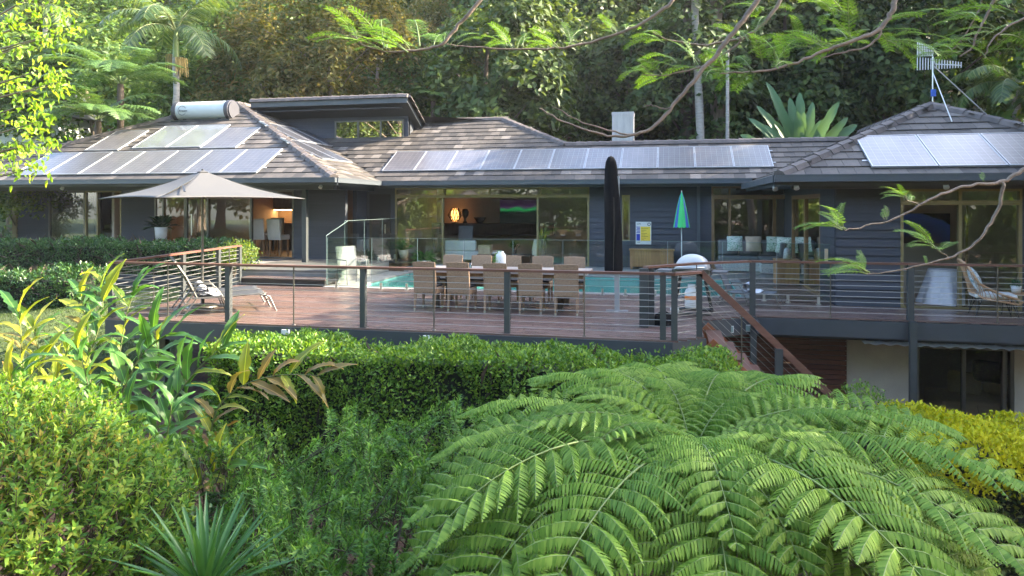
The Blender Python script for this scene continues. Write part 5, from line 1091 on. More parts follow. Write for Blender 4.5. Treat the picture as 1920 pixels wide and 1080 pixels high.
# ---------------------------------------------------------------- leaf colours
L_dark = leafmat('leaf_dark_green', [(0, (.028, .050, .016)), (.5, (.050, .085, .024)), (.85, (.080, .125, .034)), (1, (.11, .155, .045))], .34, .5, spec=.22, big=.45)
L_mid = leafmat('leaf_mid_green', [(0, (.036, .075, .016)), (.5, (.065, .125, .024)), (.85, (.105, .170, .034)), (1, (.15, .21, .045))], .38, .5, spec=.25, big=.45)
L_olive = leafmat('leaf_olive', [(0, (.050, .060, .018)), (.45, (.090, .098, .028)), (.8, (.135, .125, .040)), (1, (.18, .14, .055))], .40, .55, spec=.2, big=.45)
L_yel = leafmat('leaf_yellow_green', [(0, (.045, .085, .012)), (.5, (.090, .150, .018)), (1, (.17, .21, .03))], .45, .45, big=.45)
L_bright = leafmat('leaf_bright', [(0, (.10, .20, .015)), (.5, (.17, .30, .022)), (1, (.27, .36, .04))], .55, .45)
L_hedge = leafmat('leaf_hedge', [(0, (.036, .095, .012)), (.45, (.082, .185, .020)), (.8, (.155, .28, .030)), (1, (.22, .34, .04))], .38, .38, spec=.4)
L_hedge2 = leafmat('leaf_gardenia', [(0, (.012, .045, .012)), (.5, (.028, .085, .018)), (1, (.07, .15, .03))], .30, .35, spec=.5)
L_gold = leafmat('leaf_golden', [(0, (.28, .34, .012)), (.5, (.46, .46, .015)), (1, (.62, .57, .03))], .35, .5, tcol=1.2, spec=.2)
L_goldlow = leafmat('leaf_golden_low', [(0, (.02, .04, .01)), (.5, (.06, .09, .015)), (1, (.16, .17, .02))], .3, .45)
L_shrub = leafmat('leaf_lime_shrub', [(0, (.050, .135, .022)), (.4, (.105, .215, .030)), (.75, (.17, .27, .038)), (.95, (.25, .32, .05)), (1, (.30, .25, .06))], .45, .5, spec=.25)
L_podo = leafmat('leaf_podocarp', [(0, (.040, .115, .016)), (.5, (.082, .20, .026)), (.85, (.14, .29, .038)), (1, (.22, .36, .05))], .24, .42, spec=.35)
L_fern = leafmat('fern_leaflet', [(0, (.070, .150, .016)), (.5, (.115, .215, .024)), (1, (.18, .285, .042))], .26, .55, tcol=1.35, big=.12, spec=.22)
L_fern2 = leafmat('far_fern_leaflet', [(0, (.035, .085, .024)), (.5, (.060, .130, .032)), (1, (.10, .18, .05))], .40, .45)
M_rach = M('fern_stalk', (.12, .17, .04), .55, var=.2)
M_rachb = M('fern_stipe', (.17, .10, .045), .7, var=.3)
L_palm = leafmat('palm_leaflet', [(0, (.035, .070, .020)), (.5, (.065, .115, .03)), (1, (.12, .16, .05))], .38, .4)
L_jac = leafmat('jacaranda_leaflet', [(0, (.075, .19, .018)), (.5, (.115, .26, .028)), (1, (.18, .33, .05))], .48, .45, tcol=1.5)
L_yucca = leafmat('sword_leaf', [(0, (.030, .10, .028)), (.6, (.055, .15, .035)), (1, (.10, .20, .045))], .28, .36, spec=.5)
L_ban = leafmat('fan_leaf', [(0, (.050, .115, .048)), (1, (.085, .16, .068))], .2, .5, spec=.25)
def bigleafmat(name, c, c2, edge, trans=.4):
    """broad leaf: paler midrib, side veins, browned margin patches"""
    m, nd, ln, b = nodes_of(name); tc = nd.new('ShaderNodeTexCoord'); sp = nd.new('ShaderNodeSeparateXYZ'); ln.new(tc.outputs['Object'], sp.inputs[0])
    nz = nd.new('ShaderNodeTexNoise'); nz.inputs['Scale'].default_value = 9; nz.inputs['Detail'].default_value = 5; ln.new(tc.outputs['Object'], nz.inputs[0])
    oi = nd.new('ShaderNodeObjectInfo'); ad = nd.new('ShaderNodeMath'); ad.operation = 'MULTIPLY_ADD'; ad.inputs[1].default_value = .5; ln.new(nz.outputs[0], ad.inputs[0]); sc2 = nd.new('ShaderNodeMath'); sc2.operation = 'MULTIPLY'; sc2.inputs[1].default_value = .5; ln.new(oi.outputs['Random'], sc2.inputs[0]); ln.new(sc2.outputs[0], ad.inputs[2])
    rp = ramp(nd, [(.2, c), (.75, c2), (.86, edge)]); ln.new(ad.outputs[0], rp.inputs[0])
    ab = nd.new('ShaderNodeMath'); ab.operation = 'ABSOLUTE'; ln.new(sp.outputs[1], ab.inputs[0]); lt = nd.new('ShaderNodeMath'); lt.operation = 'LESS_THAN'; lt.inputs[1].default_value = .0035; ln.new(ab.outputs[0], lt.inputs[0])
    mx = nd.new('ShaderNodeMix'); mx.data_type = 'RGBA'; mx.inputs[7].default_value = (*[min(1, x * 2.2) for x in c2], 1); ln.new(lt.outputs[0], mx.inputs[0]); ln.new(rp.outputs[0], mx.inputs[6]); ln.new(mx.outputs[2], b.inputs['Base Color'])
    b.inputs['Roughness'].default_value = .38
    vx = nd.new('ShaderNodeMath'); vx.operation = 'MULTIPLY_ADD'; vx.inputs[1].default_value = -1.2; ln.new(ab.outputs[0], vx.inputs[0]); ln.new(sp.outputs[0], vx.inputs[2]); sn = nd.new('ShaderNodeMath'); sn.operation = 'SINE'; fm_ = nd.new('ShaderNodeMath'); fm_.operation = 'MULTIPLY'; fm_.inputs[1].default_value = 420; ln.new(vx.outputs[0], fm_.inputs[0]); ln.new(fm_.outputs[0], sn.inputs[0])
    bp = nd.new('ShaderNodeBump'); bp.inputs['Strength'].default_value = .25; bp.inputs['Distance'].default_value = .003; ln.new(sn.outputs[0], bp.inputs['Height']); ln.new(bp.outputs[0], b.inputs['Normal'])
    tr = nd.new('ShaderNodeBsdfTranslucent'); gm = nd.new('ShaderNodeVectorMath'); gm.operation = 'MULTIPLY'; gm.inputs[1].default_value = (1.8, 1.6, .7); ln.new(mx.outputs[2], gm.inputs[0]); ln.new(gm.outputs[0], tr.inputs[0])
    ms = nd.new('ShaderNodeMixShader'); ms.inputs[0].default_value = trans; ln.new(b.outputs[0], ms.inputs[1]); ln.new(tr.outputs[0], ms.inputs[2]); ln.new(ms.outputs[0], nd['Material Output'].inputs[0]); MATS[name] = m; return m
G_green = bigleafmat('ginger_green', (.035, .11, .022), (.07, .17, .03), (.12, .16, .03))
G_yel = bigleafmat('ginger_yellow', (.10, .19, .018), (.28, .29, .025), (.30, .18, .04), .5)
G_brown = bigleafmat('ginger_dry', (.15, .14, .03), (.22, .14, .04), (.16, .07, .03), .4)
# ================================================================ FOREST ON THE HILL
KINDS = [('dark', L_dark, (3.3, 3.3, 4.2), 40, 9500, 1.25, .34, .19, m_darkbark), ('dark', L_dark, (3.9, 3.6, 3.6), 46, 9500, 1.3, .36, .20, m_darkbark),
         ('mid', L_mid, (3.2, 3.2, 4.0), 40, 9000, 1.2, .34, .18, m_bark), ('mid', L_mid, (3.8, 3.5, 4.6), 48, 10000, 1.25, .36, .19, m_darkbark),
         ('olive', L_olive, (3.0, 3.0, 4.0), 56, 11000, .95, .28, .10, m_bark), ('olive', L_olive, (3.4, 3.2, 3.4), 60, 11000, .9, .26, .10, m_bark),
         ('yellow', L_yel, (3.2, 3.0, 3.8), 42, 9000, 1.15, .32, .16, m_bark), ('yellow', L_yel, (2.6, 2.6, 3.4), 36, 8000, 1.05, .30, .15, m_bark)]
WORD = {'dark': 'dark green broadleaf tree', 'mid': 'mid green leafy tree', 'olive': 'olive brown feathery tree', 'yellow': 'yellow green tree'}
PROTO = {}
def forest_mesh(k):
    if k not in PROTO:
        nm, lm, R3, nc, nl, cs, L, Wd, bk = KINDS[k]; rs = np.random.RandomState(100 + k); H = 11.0
        V, F_ = crown_vf(rs, R3, nc, nl, cs, L, Wd, 'card'); V[:, 2] += H - R3[2] * 1.05
        V2, F2 = crown_vf(rs, (R3[0] * .75, R3[1] * .75, 2.0), 26, nl // 4, .9, L, Wd, 'card'); V2[:, 2] += H - R3[2] * 1.9   # lower skirt of boughs
        PROTO[k] = (np_mesh('crown', *join([(V, F_), (V2, F2)]), lm), trunk_mb(H, .24, k, limbs=8).mesh('trunk', bk))
    return PROTO[k]
def forest_tree(k, X, D, s, rz, label, group, z0=None, sz=1.0):
    w = cam2w(X, D, 0); z = gzf(w.x, w.y) - .3 if z0 is None else z0; cr, tr = forest_mesh(k)
    t = thing('tree', label, 'tree', (w.x, w.y, z), rz, group); t.scale = (s, s, s * sz); link_mesh('trunk', tr, t); link_mesh('crown', cr, t); return t
MARKS = [(40, 'behind the bright leafy tree', [2, 3, 0, 2]), (205, 'behind the two tree ferns', [2, 3, 2, 2]), (360, 'behind the tall palm', [3, 2, 6, 3]), (520, 'just left of the clerestory', [4, 3, 4, 2]),
         (655, 'behind the clerestory windows', [4, 5, 6, 6]), (790, 'right of the clerestory', [2, 4, 6, 7]), (930, 'above the peak of the middle roof', [0, 1, 0, 6]), (1065, 'just left of the chimney', [1, 0, 1, 0]),
         (1195, 'just behind the chimney', [0, 2, 1, 2]), (1335, 'behind the grey pole', [0, 0, 2, 1]), (1475, 'behind the giant fan leaf plant', [1, 0, 0, 3]), (1620, 'just left of the aerial', [0, 1, 2, 6]), (1765, 'behind the television aerial', [1, 0, 0, 7]), (1900, 'right of the television aerial', [2, 0, 1, 3])]
ROWS = [(34, 'low on the slope'), (42, 'midway up the slope'), (53, 'high on the slope'), (68, 'at the top of the slope')]
rf_ = random.Random(21)
for r_, (D0, rw) in enumerate(ROWS):
    for px_, mk, ks_ in MARKS:
        k = ks_[r_]; p_ = px_ + rf_.uniform(-30, 30) + (60 if r_ % 2 else 0); D = D0 + rf_.uniform(-2.5, 2.5); s = rf_.uniform(.85, 1.12) * (1 + .10 * r_)
        if r_ == 0 and (mk.startswith('behind the grey') or mk.startswith('behind the giant') or 'chimney' in mk): D += 2
        forest_tree(k, (p_ - 960) * D / FPX, D, s, rf_.uniform(0, 6.28), f'{WORD[KINDS[k][0]]} {rw} {mk}', 'forest trees on the hill')
rs = np.random.RandomState(77); n = 26000                                 # undergrowth between the trunks
Dd = rs.uniform(29.5, 70, n); Xx = (rs.uniform(-60, 1980, n) - 960) * Dd / FPX; wx = Xx * math.cos(TH) - Dd * math.sin(TH); wy = Xx * math.sin(TH) + Dd * math.cos(TH); zz = gz(wx, wy)
hh = 1.6 * np.abs(np.sin(wx * .55 + 2 * np.sin(wy * .3))) * rs.uniform(.2, 1, n) + rs.uniform(0, .5, n)
P = np.stack([wx, wy, zz + hh], 1); N = nrm(rs.normal(size=(n, 3)) * .6 + np.array([.1, -.5, .8])); D_ = nrm(np.cross(N, unit(rs, n)))
tag(link_mesh('undergrowth', np_mesh('undergrowth', *leaf_vf(P, D_, N, rs.uniform(.25, .6, n), rs.uniform(.14, .3, n), 'card'), L_dark)), kind='stuff')

# unseen trees added to shade the right-hand side, and garden trees the windows mirror
for i, (X, D, s, sz, k) in enumerate(((17.5, 15.0, 1.25, .92, 1), (20.5, 20.5, 1.25, 1.08, 0), (24.0, 27.0, 1.35, 1.15, 3), (16.0, 8.2, 1.36, 1.0, 0), (18.5, 11.5, 1.3, 1.0, 1))):
    w = cam2w(X, D, 0); forest_tree(k, X, D, s, i * 1.3, 'unseen shade-casting ' + WORD[KINDS[k][0]] + f' standing east of the house, {ORD[i]} from the garden', 'unseen shade trees east of the house', gzf(w.x, w.y) - .4, sz)
WEST = {}
for i, x_ in enumerate(sorted((-20, -13, -6, 1, 8, 15, -9, 10, -26, -17, -1, 19, -30, -37, -34, -46, -41, -52))): WEST[x_] = (ORD + ['twelfth', 'thirteenth', 'fourteenth', 'fifteenth', 'sixteenth', 'seventeenth', 'eighteenth'])[i]
for i, (X, D, s, k) in enumerate(((-20, -9, 1.1, 6), (-13, -13, 1.3, 3), (-6, -9, .95, 7), (1, -14, 1.3, 6), (8, -10, 1.1, 2), (15, -12, 1.25, 3), (-9, -20, 1.5, 3), (10, -20, 1.5, 6), (-26, -22, 1.7, 6), (-17, -26, 1.8, 3), (-1, -27, 1.8, 7), (19, -24, 1.7, 3), (-30, -12, 1.7, 6), (-37, -15, 1.9, 7), (-34, -22, 2.0, 3), (-46, -8, 1.9, 6), (-41, -4, 1.5, 2), (-52, -16, 2.1, 3))):
    forest_tree(k, X, D, s, i * 2.1, WORD[KINDS[k][0]] + f' at the garden bottom mirrored in windows, {WEST[X]} from the west', 'trees at the bottom of the garden')

forest_tree(6, -14.5, 6.5, .72, 1.0, 'bright young tree on the lawn west of the deck, mirrored in the pool doors', 'trees at the bottom of the garden')
# ---- pale pole and bare trunks
p = at(1364, 270, D=30); t = thing('pole', 'tall thin grey pole rising behind the middle roof ridge', 'pole', (p.x, p.y, gzf(p.x, p.y))); zt = at(1364, 98, D=30).z - t.location.z; MB().tube([(0, 0, 0), (0, 0, zt)], [.085, .07], 10).build('shaft', m_greybark, t); MB().lathe([(.09, 0), (.09, .05), (0, .06)], 10, (0, 0, zt)).build('cap', m_bronze, t)
for i, (px_, D, r_, lab, mt) in enumerate(((1308, 31.2, .17, 'pale ringed bare trunk at the top beside the sky gap', m_greybark), (1347, 32.5, .32, 'thick brown fibrous trunk right of the pale ringed trunk', m_bark), (1290, 33, .22, 'dark thin trunk left of the pale ringed trunk', m_darkbark))):
    p = at(px_, 300, D=D); z = gzf(p.x, p.y); t = thing('bare_tree', lab, 'tree', (p.x, p.y, z - .2)); mb = MB(); H = 19
    mb.tube([(.12 * math.sin(k * .5 + i), .1 * math.cos(k * .7), H * k / 16) for k in range(17)], [r_ * (1.15 - .5 * k / 16) * (1 + .05 * (k % 2)) for k in range(17)], 12); mb.build('trunk', mt, t)
    V, F_ = crown_vf(np.random.RandomState(i), (2.6, 2.6, 1.8), 30, 2600, .9, .4, .1, 'blade'); V[:, 2] += H; link_mesh('crown', np_mesh('crown', V, F_, L_mid), t)

# ================================================================ PALMS, TREE FERNS, FAN PLANT BEHIND THE ROOFS
def palm_leaf_mesh(L, phi, n, ll, lw, seed, droop=.5, m=L_palm):
    rs = np.random.RandomState(seed); N_ = 40; t = np.linspace(0, 1, N_ + 1); ph = phi[0] + (phi[1] - phi[0]) * t ** 1.2
    xx = np.concatenate([[0], np.cumsum(np.cos(ph[:-1]) * L / N_)]); zz = np.concatenate([[0], np.cumsum(np.sin(ph[:-1]) * L / N_)])
    tt = np.repeat(.12 + .88 * (np.arange(n) + .5) / n, 2); sg = np.tile([1., -1], n); a = np.interp(tt, t, ph); P = np.stack([np.interp(tt, t, xx), 0 * tt, np.interp(tt, t, zz)], 1)
    T = np.stack([np.cos(a), 0 * a, np.sin(a)], 1); U = np.stack([-np.sin(a), 0 * a, np.cos(a)], 1); D = nrm(np.array([0, 1., 0]) * sg[:, None] + T * .55 + U * rs.uniform(-.1, .35, (len(tt), 1)) + np.array([0, 0, -droop]))
    lens = ll * np.sin(math.pi * (.12 + .83 * (tt - .12) / .88)) ** .6 * rs.uniform(.85, 1.1, len(tt)); V, F_ = leaf_vf(P, D, U + .2 * rs.normal(size=U.shape), lens, lw, 'blade')
    s_ = tube_np([(x, 0, z) for x, z in zip(xx[::4], zz[::4])], list(np.linspace(.035, .008, len(xx[::4]))), 6)
    return np_mesh('leaflets', V, F_, m), np_mesh('midrib', *s_, M('palm_midrib', (.14, .16, .05), .5))
def palm(label, loc, H, r, nf, L, seed, fruit=False, phi=((1.15, -.5), (.75, -1.1), (.2, -1.4)), shaft=True):
    t = thing('palm_tree', label, 'palm', loc); rs = random.Random(seed); mb = MB(); mb.tube([(.03 * math.sin(k), 0, H * k / 24) for k in range(25)], [r * (1.1 - .25 * k / 24) * (1 + .035 * (k % 2)) for k in range(25)], 12); mb.build('trunk', m_greybark, t)
    if shaft: MB().tube([(0, 0, H), (0, 0, H + .5), (0, 0, H + 1.2)], [r * .95, r * .85, r * .4], 12).build('crownshaft', M('crownshaft_green', (.16, .22, .06), .45, var=.2), t)
    ms = [palm_leaf_mesh(L, p_, 46, .62 * L / 2.2, .05, seed + i) for i, p_ in enumerate(phi)]
    for k in range(nf):
        a, b = ms[k % len(ms)]; f = thing('frond', None, None); f.parent = t; f.location = (0, 0, H + (1.1 if shaft else 0)); f.rotation_euler = (rs.uniform(-.2, .2), 0, k * 2.399 + rs.uniform(-.2, .2)); link_mesh('leaflets', a, f); link_mesh('midrib', b, f)
    if fruit:
        for g, zz_ in ((2.6, .1), (-.3, -.1)):
            mb = MB(); r2 = random.Random(4)
            for k in range(46):
                a = g + r2.uniform(-.7, .7); o_ = r2.uniform(.2, .5); mb.tube([(0, 0, H + zz_), (o_ * math.cos(a), o_ * math.sin(a), H + zz_ + .05), (o_ * 1.1 * math.cos(a), o_ * 1.1 * math.sin(a), H + zz_ - r2.uniform(.35, .75))], .012, 4, False)
            mb.build('flower_spray', M('flower_straw', (.42, .30, .10), .8, var=.3), t)
    return t
def palm_at(label, px_, py_, D, r, nf, L, seed, **kw):
    p = at(px_, py_, D=D); z = gzf(p.x, p.y) - .2; return palm(label, (p.x, p.y, z), p.z - z, r, nf, L, seed, **kw)
palm_at('tall slender palm with yellow flower sprays behind the water tank', 330, 108, 29.0, .135, 13, 3.2, 3, fruit=True)
palm_at('palm with drooping fronds at the right edge behind the hip roof', 1905, 165, 27.5, .16, 13, 2.7, 9, shaft=False, phi=((1.0, -.9), (.5, -1.4), (.1, -1.6)))
palm_at('slim palm high on the slope at the far left', 86, 55, 37, .14, 13, 3.0, 12)
palm_at('palm high on the slope left of the pale ringed trunk', 1222, 60, 40, .17, 14, 3.2, 15, shaft=False, phi=((.9, -.9), (.3, -1.4), (-.2, -1.6)))
palm_at('palm behind the aerial near the top right corner', 1870, 40, 36, .17, 15, 3.6, 18, shaft=False)
def tree_fern(label, loc, H, nf, L, plen, seed, lm, npin=20, npl=16, ll=.09, lw=.03, phis=None):
    t = thing('tree_fern', label, 'tree fern', loc); rs = random.Random(seed); mb = MB(); mb.tube([(0, 0, H * k / 10) for k in range(11)], [.10 * (1.15 - .1 * math.sin(k * 2)) for k in range(11)], 10); mb.build('trunk', m_darkbark, t)
    vs_ = [bipinnate(L, p_, npin, plen, npl, ll, lw, seed + i) for i, p_ in enumerate(phis or ((.75, -.55), (.55, -.75), (1.0, -.35)))]
    vs_ = [(np_mesh('leaflets', *a, lm), np_mesh('stalk', *b, M_rach)) for a, b in vs_]
    for k in range(nf):
        a, b = vs_[k % len(vs_)]; f = thing('frond', None, None); f.parent = t; f.location = (0, 0, H); s = rs.uniform(.8, 1.08); f.scale = (s, s, s); f.rotation_euler = (rs.uniform(-.15, .15), rs.uniform(-.1, .12), k * 2 * math.pi / nf + rs.uniform(-.18, .18)); link_mesh('leaflets', a, f); link_mesh('stalk', b, f)
    return t
def tf_at(label, px_, py_, D, nf, L, plen, seed, **kw):
    p = at(px_, py_, D=D); z = gzf(p.x, p.y); return tree_fern(label, (p.x, p.y, z), p.z - z, nf, L, plen, seed, L_fern2, **kw)
tf_at('large sunlit tree fern behind the left roof with the highest crown', 226, 158, 25.6, 15, 2.9, .85, 31)
tf_at('lower tree fern in front of the tall one, left of the water tank', 184, 226, 25.2, 14, 2.6, .8, 35)
tf_at('small tree fern half hidden by the clerestory roof', 812, 190, 31, 12, 1.5, .5, 39)

fp = thing('fan_leaf_plant', 'giant bird of paradise clump with paddle leaves behind the roof ridge', 'plant', at(1502, 272, D=27.0) - Vector((0, 0, 1.0))); fp.scale = (1.12, 1.12, 1.12); rs_ = random.Random(6)
for i, (dx, dy, ln_) in enumerate(((-95, -18, 1.5), (-90, -52, 1.9), (-70, -72, 2.1), (-52, -104, 2.6), (-20, -82, 2.1), (-2, -85, 2.1), (22, -78, 2.2), (58, -72, 2.0), (70, -40, 1.7), (95, -34, 1.6), (-40, -40, 1.6), (30, -40, 1.8), (-10, -50, 1.7), (5, -20, 1.6), (-60, -30, 1.5))):
    k = rs_.uniform(.9, 1.05); d = Vector((dx / 49.4 * k, rs_.uniform(-.7, .3), -dy / 49.4 * k + 1.0)); ttip = d; L = ln_ * .85; dirn = d.normalized(); bs = ttip - dirn * L
    V, F_ = strip_leaf(L, .30 + .10 * rs_.random(), (.12, -.40), .30, .03, i, 14, .10, .52, .25); lf = link_mesh('leaf', np_mesh('leaf', V, F_, L_ban, True), fp, bs, basis_rot(dirn, (rs_.uniform(-.4, .4), -1, .5)))
    MB().tube([(0, 0, 0), bs * .5 + Vector((0, 0, .1)), bs], .028, 6).build('stalk', M('fan_stalk', (.09, .13, .05), .5), fp)

# ---- neighbours glimpsed through the trees
nb = thing('neighbour_house', 'white neighbouring house glimpsed through leaves at the far left', 'house', at(30, 260, D=34) - Vector((0, 0, 2))); MB().box(-3, 2.4, 0, 4, 0, 3.0).build('wall', m_white, nb); MB().add([(-3.6, -.5, 3.0), (3, -.5, 3.0), (3, 4.5, 3.0), (-3.6, 4.5, 3.0), (-2, 2, 4.4), (1.4, 2, 4.4)], [(0, 1, 5, 4), (1, 2, 5), (2, 3, 4, 5), (3, 0, 4), (3, 2, 1, 0)]).build('roof', m_gutter, nb)
w_ = MB().box(-2.2, -1.0, -.05, -.002, 1, 2.3).build('window', m_black, nb)
n2 = thing('neighbour_house', 'pale roofed neighbouring house just behind the right hip roof', 'house', at(1850, 240, D=33) - Vector((0, 0, 2.2))); MB().box(-2.2, 3.4, 0, 4, 0, 2.2).build('wall', m_white, n2); MB().add([(-2.8, -.6, 2.2), (4, -.6, 2.2), (4, 4.6, 2.2), (-2.8, 4.6, 2.2), (-1, 2, 3.4), (3, 2, 3.4)], [(0, 1, 5, 4), (1, 2, 5), (2, 3, 4, 5), (3, 0, 4), (3, 2, 1, 0)]).build('roof', M('white_roof_metal', (.6, .6, .58), .5), n2)

# ---- bright leafy tree at the left edge
bt = thing('bright_tree', 'bright yellow green leafy tree leaning in from the left edge', 'tree', cam2w(-11.4, 13.2, gzf(*cam2w(-11.4, 13.2, 0)[:2]) - .2)); B0 = Vector(bt.location); rs = np.random.RandomState(9); PP = []; mb = MB()
H0 = Vector((0, 0, 0)); mb.tube([(0, 0, 0), (.1, .1, 2.0), (.05, 0, 4.2), (.3, .1, 6.0)], [.14, .11, .09, .05], 8)
for px_, py_ in ((18, 40), (62, 22), (112, 22), (30, 92), (84, 70), (122, 58), (12, 150), (40, 165), (86, 128), (64, 190), (104, 160), (118, 152), (36, 225), (82, 225), (18, 285), (60, 275), (92, 262), (30, 320), (70, 312), (-20, 100), (-30, 220), (-20, 20), (-40, 300), (40, -20), (100, -30)):
    c = at(px_, py_, D=12.6 + rs.uniform(-.9, .9)) - B0; st_ = Vector((.1, .05, min(5.8, max(1.5, c.z - .9)))); mid = st_.lerp(c, .55) + Vector((0, 0, .12)); mb.tube([st_, mid, c], [.035, .02, .006], 5, False)
    k = 36; d = unit(rs, k) * rs.uniform(.05, .36, (k, 1)); PP.append(np.array(c) + d * np.array([1, 1, .8]))
mb.build('trunk', m_bark, bt); PP = np.concatenate(PP); k = len(PP); D_ = nrm(np.array([0, 0, -.75]) + .7 * rs.normal(size=(k, 3))); N = nrm(np.array([.2, -.5, .55]) + .6 * rs.normal(size=(k, 3)))
link_mesh('crown', np_mesh('crown', *leaf_vf(PP, D_, N, .13 * rs.uniform(.7, 1.25, k), .058 * rs.uniform(.8, 1.2, k), 'lance'), L_bright), bt)
# ================================================================ HEDGES AND SHRUBS
def hedge(name, label, b, n, L, Wd, mats, seed, cat='hedge', wob=.07, kind='card', depth=.16, loose=0.0):
    """clipped hedge: leaves over the outer skin, loose twigs and a dark core for inner shade within"""
    u0, u1, v0, v1, z0, z1 = b; rs = np.random.RandomState(seed); cx, cy = (u0 + u1) / 2, (v0 + v1) / 2; t = thing(name, label, cat, (cx, cy, z0))
    areas = np.array([(u1 - u0) * (v1 - v0) * 1.3, (u1 - u0) * (z1 - z0) * 1.1, (u1 - u0) * (z1 - z0) * .35, (v1 - v0) * (z1 - z0), (v1 - v0) * (z1 - z0)]); f = rs.choice(5, n, p=areas / areas.sum()); a, c = rs.rand(n), rs.rand(n)
    P = np.zeros((n, 3)); N = np.zeros((n, 3))
    for k, (o_, e1, e2, nn) in enumerate((((u0, v0, z1), (u1 - u0, 0, 0), (0, v1 - v0, 0), (0, 0, 1)), ((u0, v0, z0), (u1 - u0, 0, 0), (0, 0, z1 - z0), (0, -1, 0)), ((u0, v1, z0), (u1 - u0, 0, 0), (0, 0, z1 - z0), (0, 1, 0)), ((u0, v0, z0), (0, v1 - v0, 0), (0, 0, z1 - z0), (-1, 0, 0)), ((u1, v0, z0), (0, v1 - v0, 0), (0, 0, z1 - z0), (1, 0, 0)))):
        m_ = f == k; P[m_] = np.array(o_) + a[m_, None] * np.array(e1) + c[m_, None] * np.array(e2); N[m_] = nn
    w_ = wob * (np.sin(P[:, 0] * 3.1 + 2 * np.sin(P[:, 1] * 2.3) + seed) + np.sin(P[:, 2] * 4.7 + P[:, 0] * 1.7) * .8 + np.sin(P[:, 0] * 9.3 + P[:, 1] * 7.1 + P[:, 2] * 8.3) * .5)
    P = P + N * (w_ - depth * rs.rand(n) ** 1.6 + loose * rs.exponential(.5, n) ** 2 * .3)[:, None] + .02 * rs.normal(size=(n, 3))
    # round the top edges off
    ed = np.minimum(np.abs(P[:, 1] - v0), np.abs(P[:, 1] - v1)); P[:, 2] -= np.where(f == 0, .10 * np.clip(1 - ed / .18, 0, 1) ** 2, 0)
    Nn = nrm(N + np.array([0, 0, .5]) + .55 * rs.normal(size=(n, 3))); D = nrm(np.cross(Nn, unit(rs, n)) + .55 * N + np.array([0, 0, .35]))
    P = P - np.array([cx, cy, z0]); Lr = L * rs.uniform(.65, 1.25, n); Wr = Wd * rs.uniform(.75, 1.2, n)
    if len(mats) == 1: link_mesh('foliage', np_mesh('foliage', *leaf_vf(P, D, Nn, Lr, Wr, kind), mats[0]), t)
    else:
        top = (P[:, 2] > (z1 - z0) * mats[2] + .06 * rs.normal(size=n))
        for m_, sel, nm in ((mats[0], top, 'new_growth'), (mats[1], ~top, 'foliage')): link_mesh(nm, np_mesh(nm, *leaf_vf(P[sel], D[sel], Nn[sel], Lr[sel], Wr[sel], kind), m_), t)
    tw = 420; q = np.array([u0, v0, z0]) + rs.rand(tw, 3) * np.array([u1 - u0, v1 - v0, (z1 - z0) * .9]); q = q - np.array([cx, cy, z0]); d = nrm(rs.normal(size=(tw, 3)) + np.array([0, 0, 1.2]))
    V, F_ = leaf_vf(q, d, unit(rs, tw), .45, .02, 'card'); tag(link_mesh('twigs', np_mesh('twigs', V, F_, m_darkbark), t), kind='stuff')
    i_ = .17; mb = MB(); mb.box(u0 + i_ - cx, u1 - i_ - cx, v0 + i_ - cy, v1 - i_ - cy, -.1, z1 - z0 - i_); mb.build('shade_core', M('hedge_shade', (.012, .014, .008), 1.0, var=.5, scale=12), t)  # solid dark box stands in for the shade between inner leaves
    return t
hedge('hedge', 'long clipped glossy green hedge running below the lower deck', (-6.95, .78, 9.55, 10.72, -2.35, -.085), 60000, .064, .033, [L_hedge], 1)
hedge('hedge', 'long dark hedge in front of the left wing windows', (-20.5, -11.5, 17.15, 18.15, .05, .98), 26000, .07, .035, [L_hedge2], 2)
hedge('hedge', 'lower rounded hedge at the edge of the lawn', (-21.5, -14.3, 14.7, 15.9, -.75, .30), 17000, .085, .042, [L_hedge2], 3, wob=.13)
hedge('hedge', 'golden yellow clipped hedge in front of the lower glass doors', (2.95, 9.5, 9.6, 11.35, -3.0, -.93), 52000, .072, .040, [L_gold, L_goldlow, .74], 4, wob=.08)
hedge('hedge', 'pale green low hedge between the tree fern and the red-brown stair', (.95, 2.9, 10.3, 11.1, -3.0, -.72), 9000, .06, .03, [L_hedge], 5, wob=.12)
rw = MB().box(-24, -11.7, 16.9, 17.05, -.45, .10).build('retaining_wall', m_soffit); tag(rw, 'low dark edging wall under the long left hedge', 'wall')
def bush(name, label, loc, R3, n, L, Wd, m, seed, kind='card', cat='shrub', nclump=40, cs=.3):
    t = thing(name, label, cat, loc); rs = np.random.RandomState(seed); V, F_ = crown_vf(rs, R3, nclump, n, cs, L, Wd, kind, bottom=-.4, droop=-.1); V[:, 2] += R3[2] * .75; link_mesh('foliage', np_mesh('foliage', V, F_, m), t); mb = MB(); r2 = random.Random(seed)
    for k in range(7): g = r2.uniform(0, 6.28); mb.tube([(0, 0, -.1), (R3[0] * .25 * math.cos(g), R3[1] * .25 * math.sin(g), R3[2] * .5), (R3[0] * .6 * math.cos(g), R3[1] * .6 * math.sin(g), R3[2] * r2.uniform(.8, 1.2))], [.02, .014, .006], 5, False)
    tag(mb.build('stems', m_darkbark, t), kind='stuff'); return t
bush('shrub', 'sunlit yellow green creeper spilling through the end of the side railing', (-11.2, 16.7, .25), (.35, .5, .36), 1300, .08, .04, L_yel, 4)
bush('shrub', 'tall green bush at the far left corner of the left wing', (-23.6, 19.0, -.1), (1.3, 1.1, 1.5), 7000, .11, .05, L_mid, 6, nclump=50, cs=.4)
bush('shrub', 'bright bush under the leafy tree beyond the left roof edge', tuple(at(40, 330, D=25) - Vector((0, 0, 2.0))), (2.2, 1.6, 1.8), 9000, .16, .06, L_yel, 8, nclump=50, cs=.5)

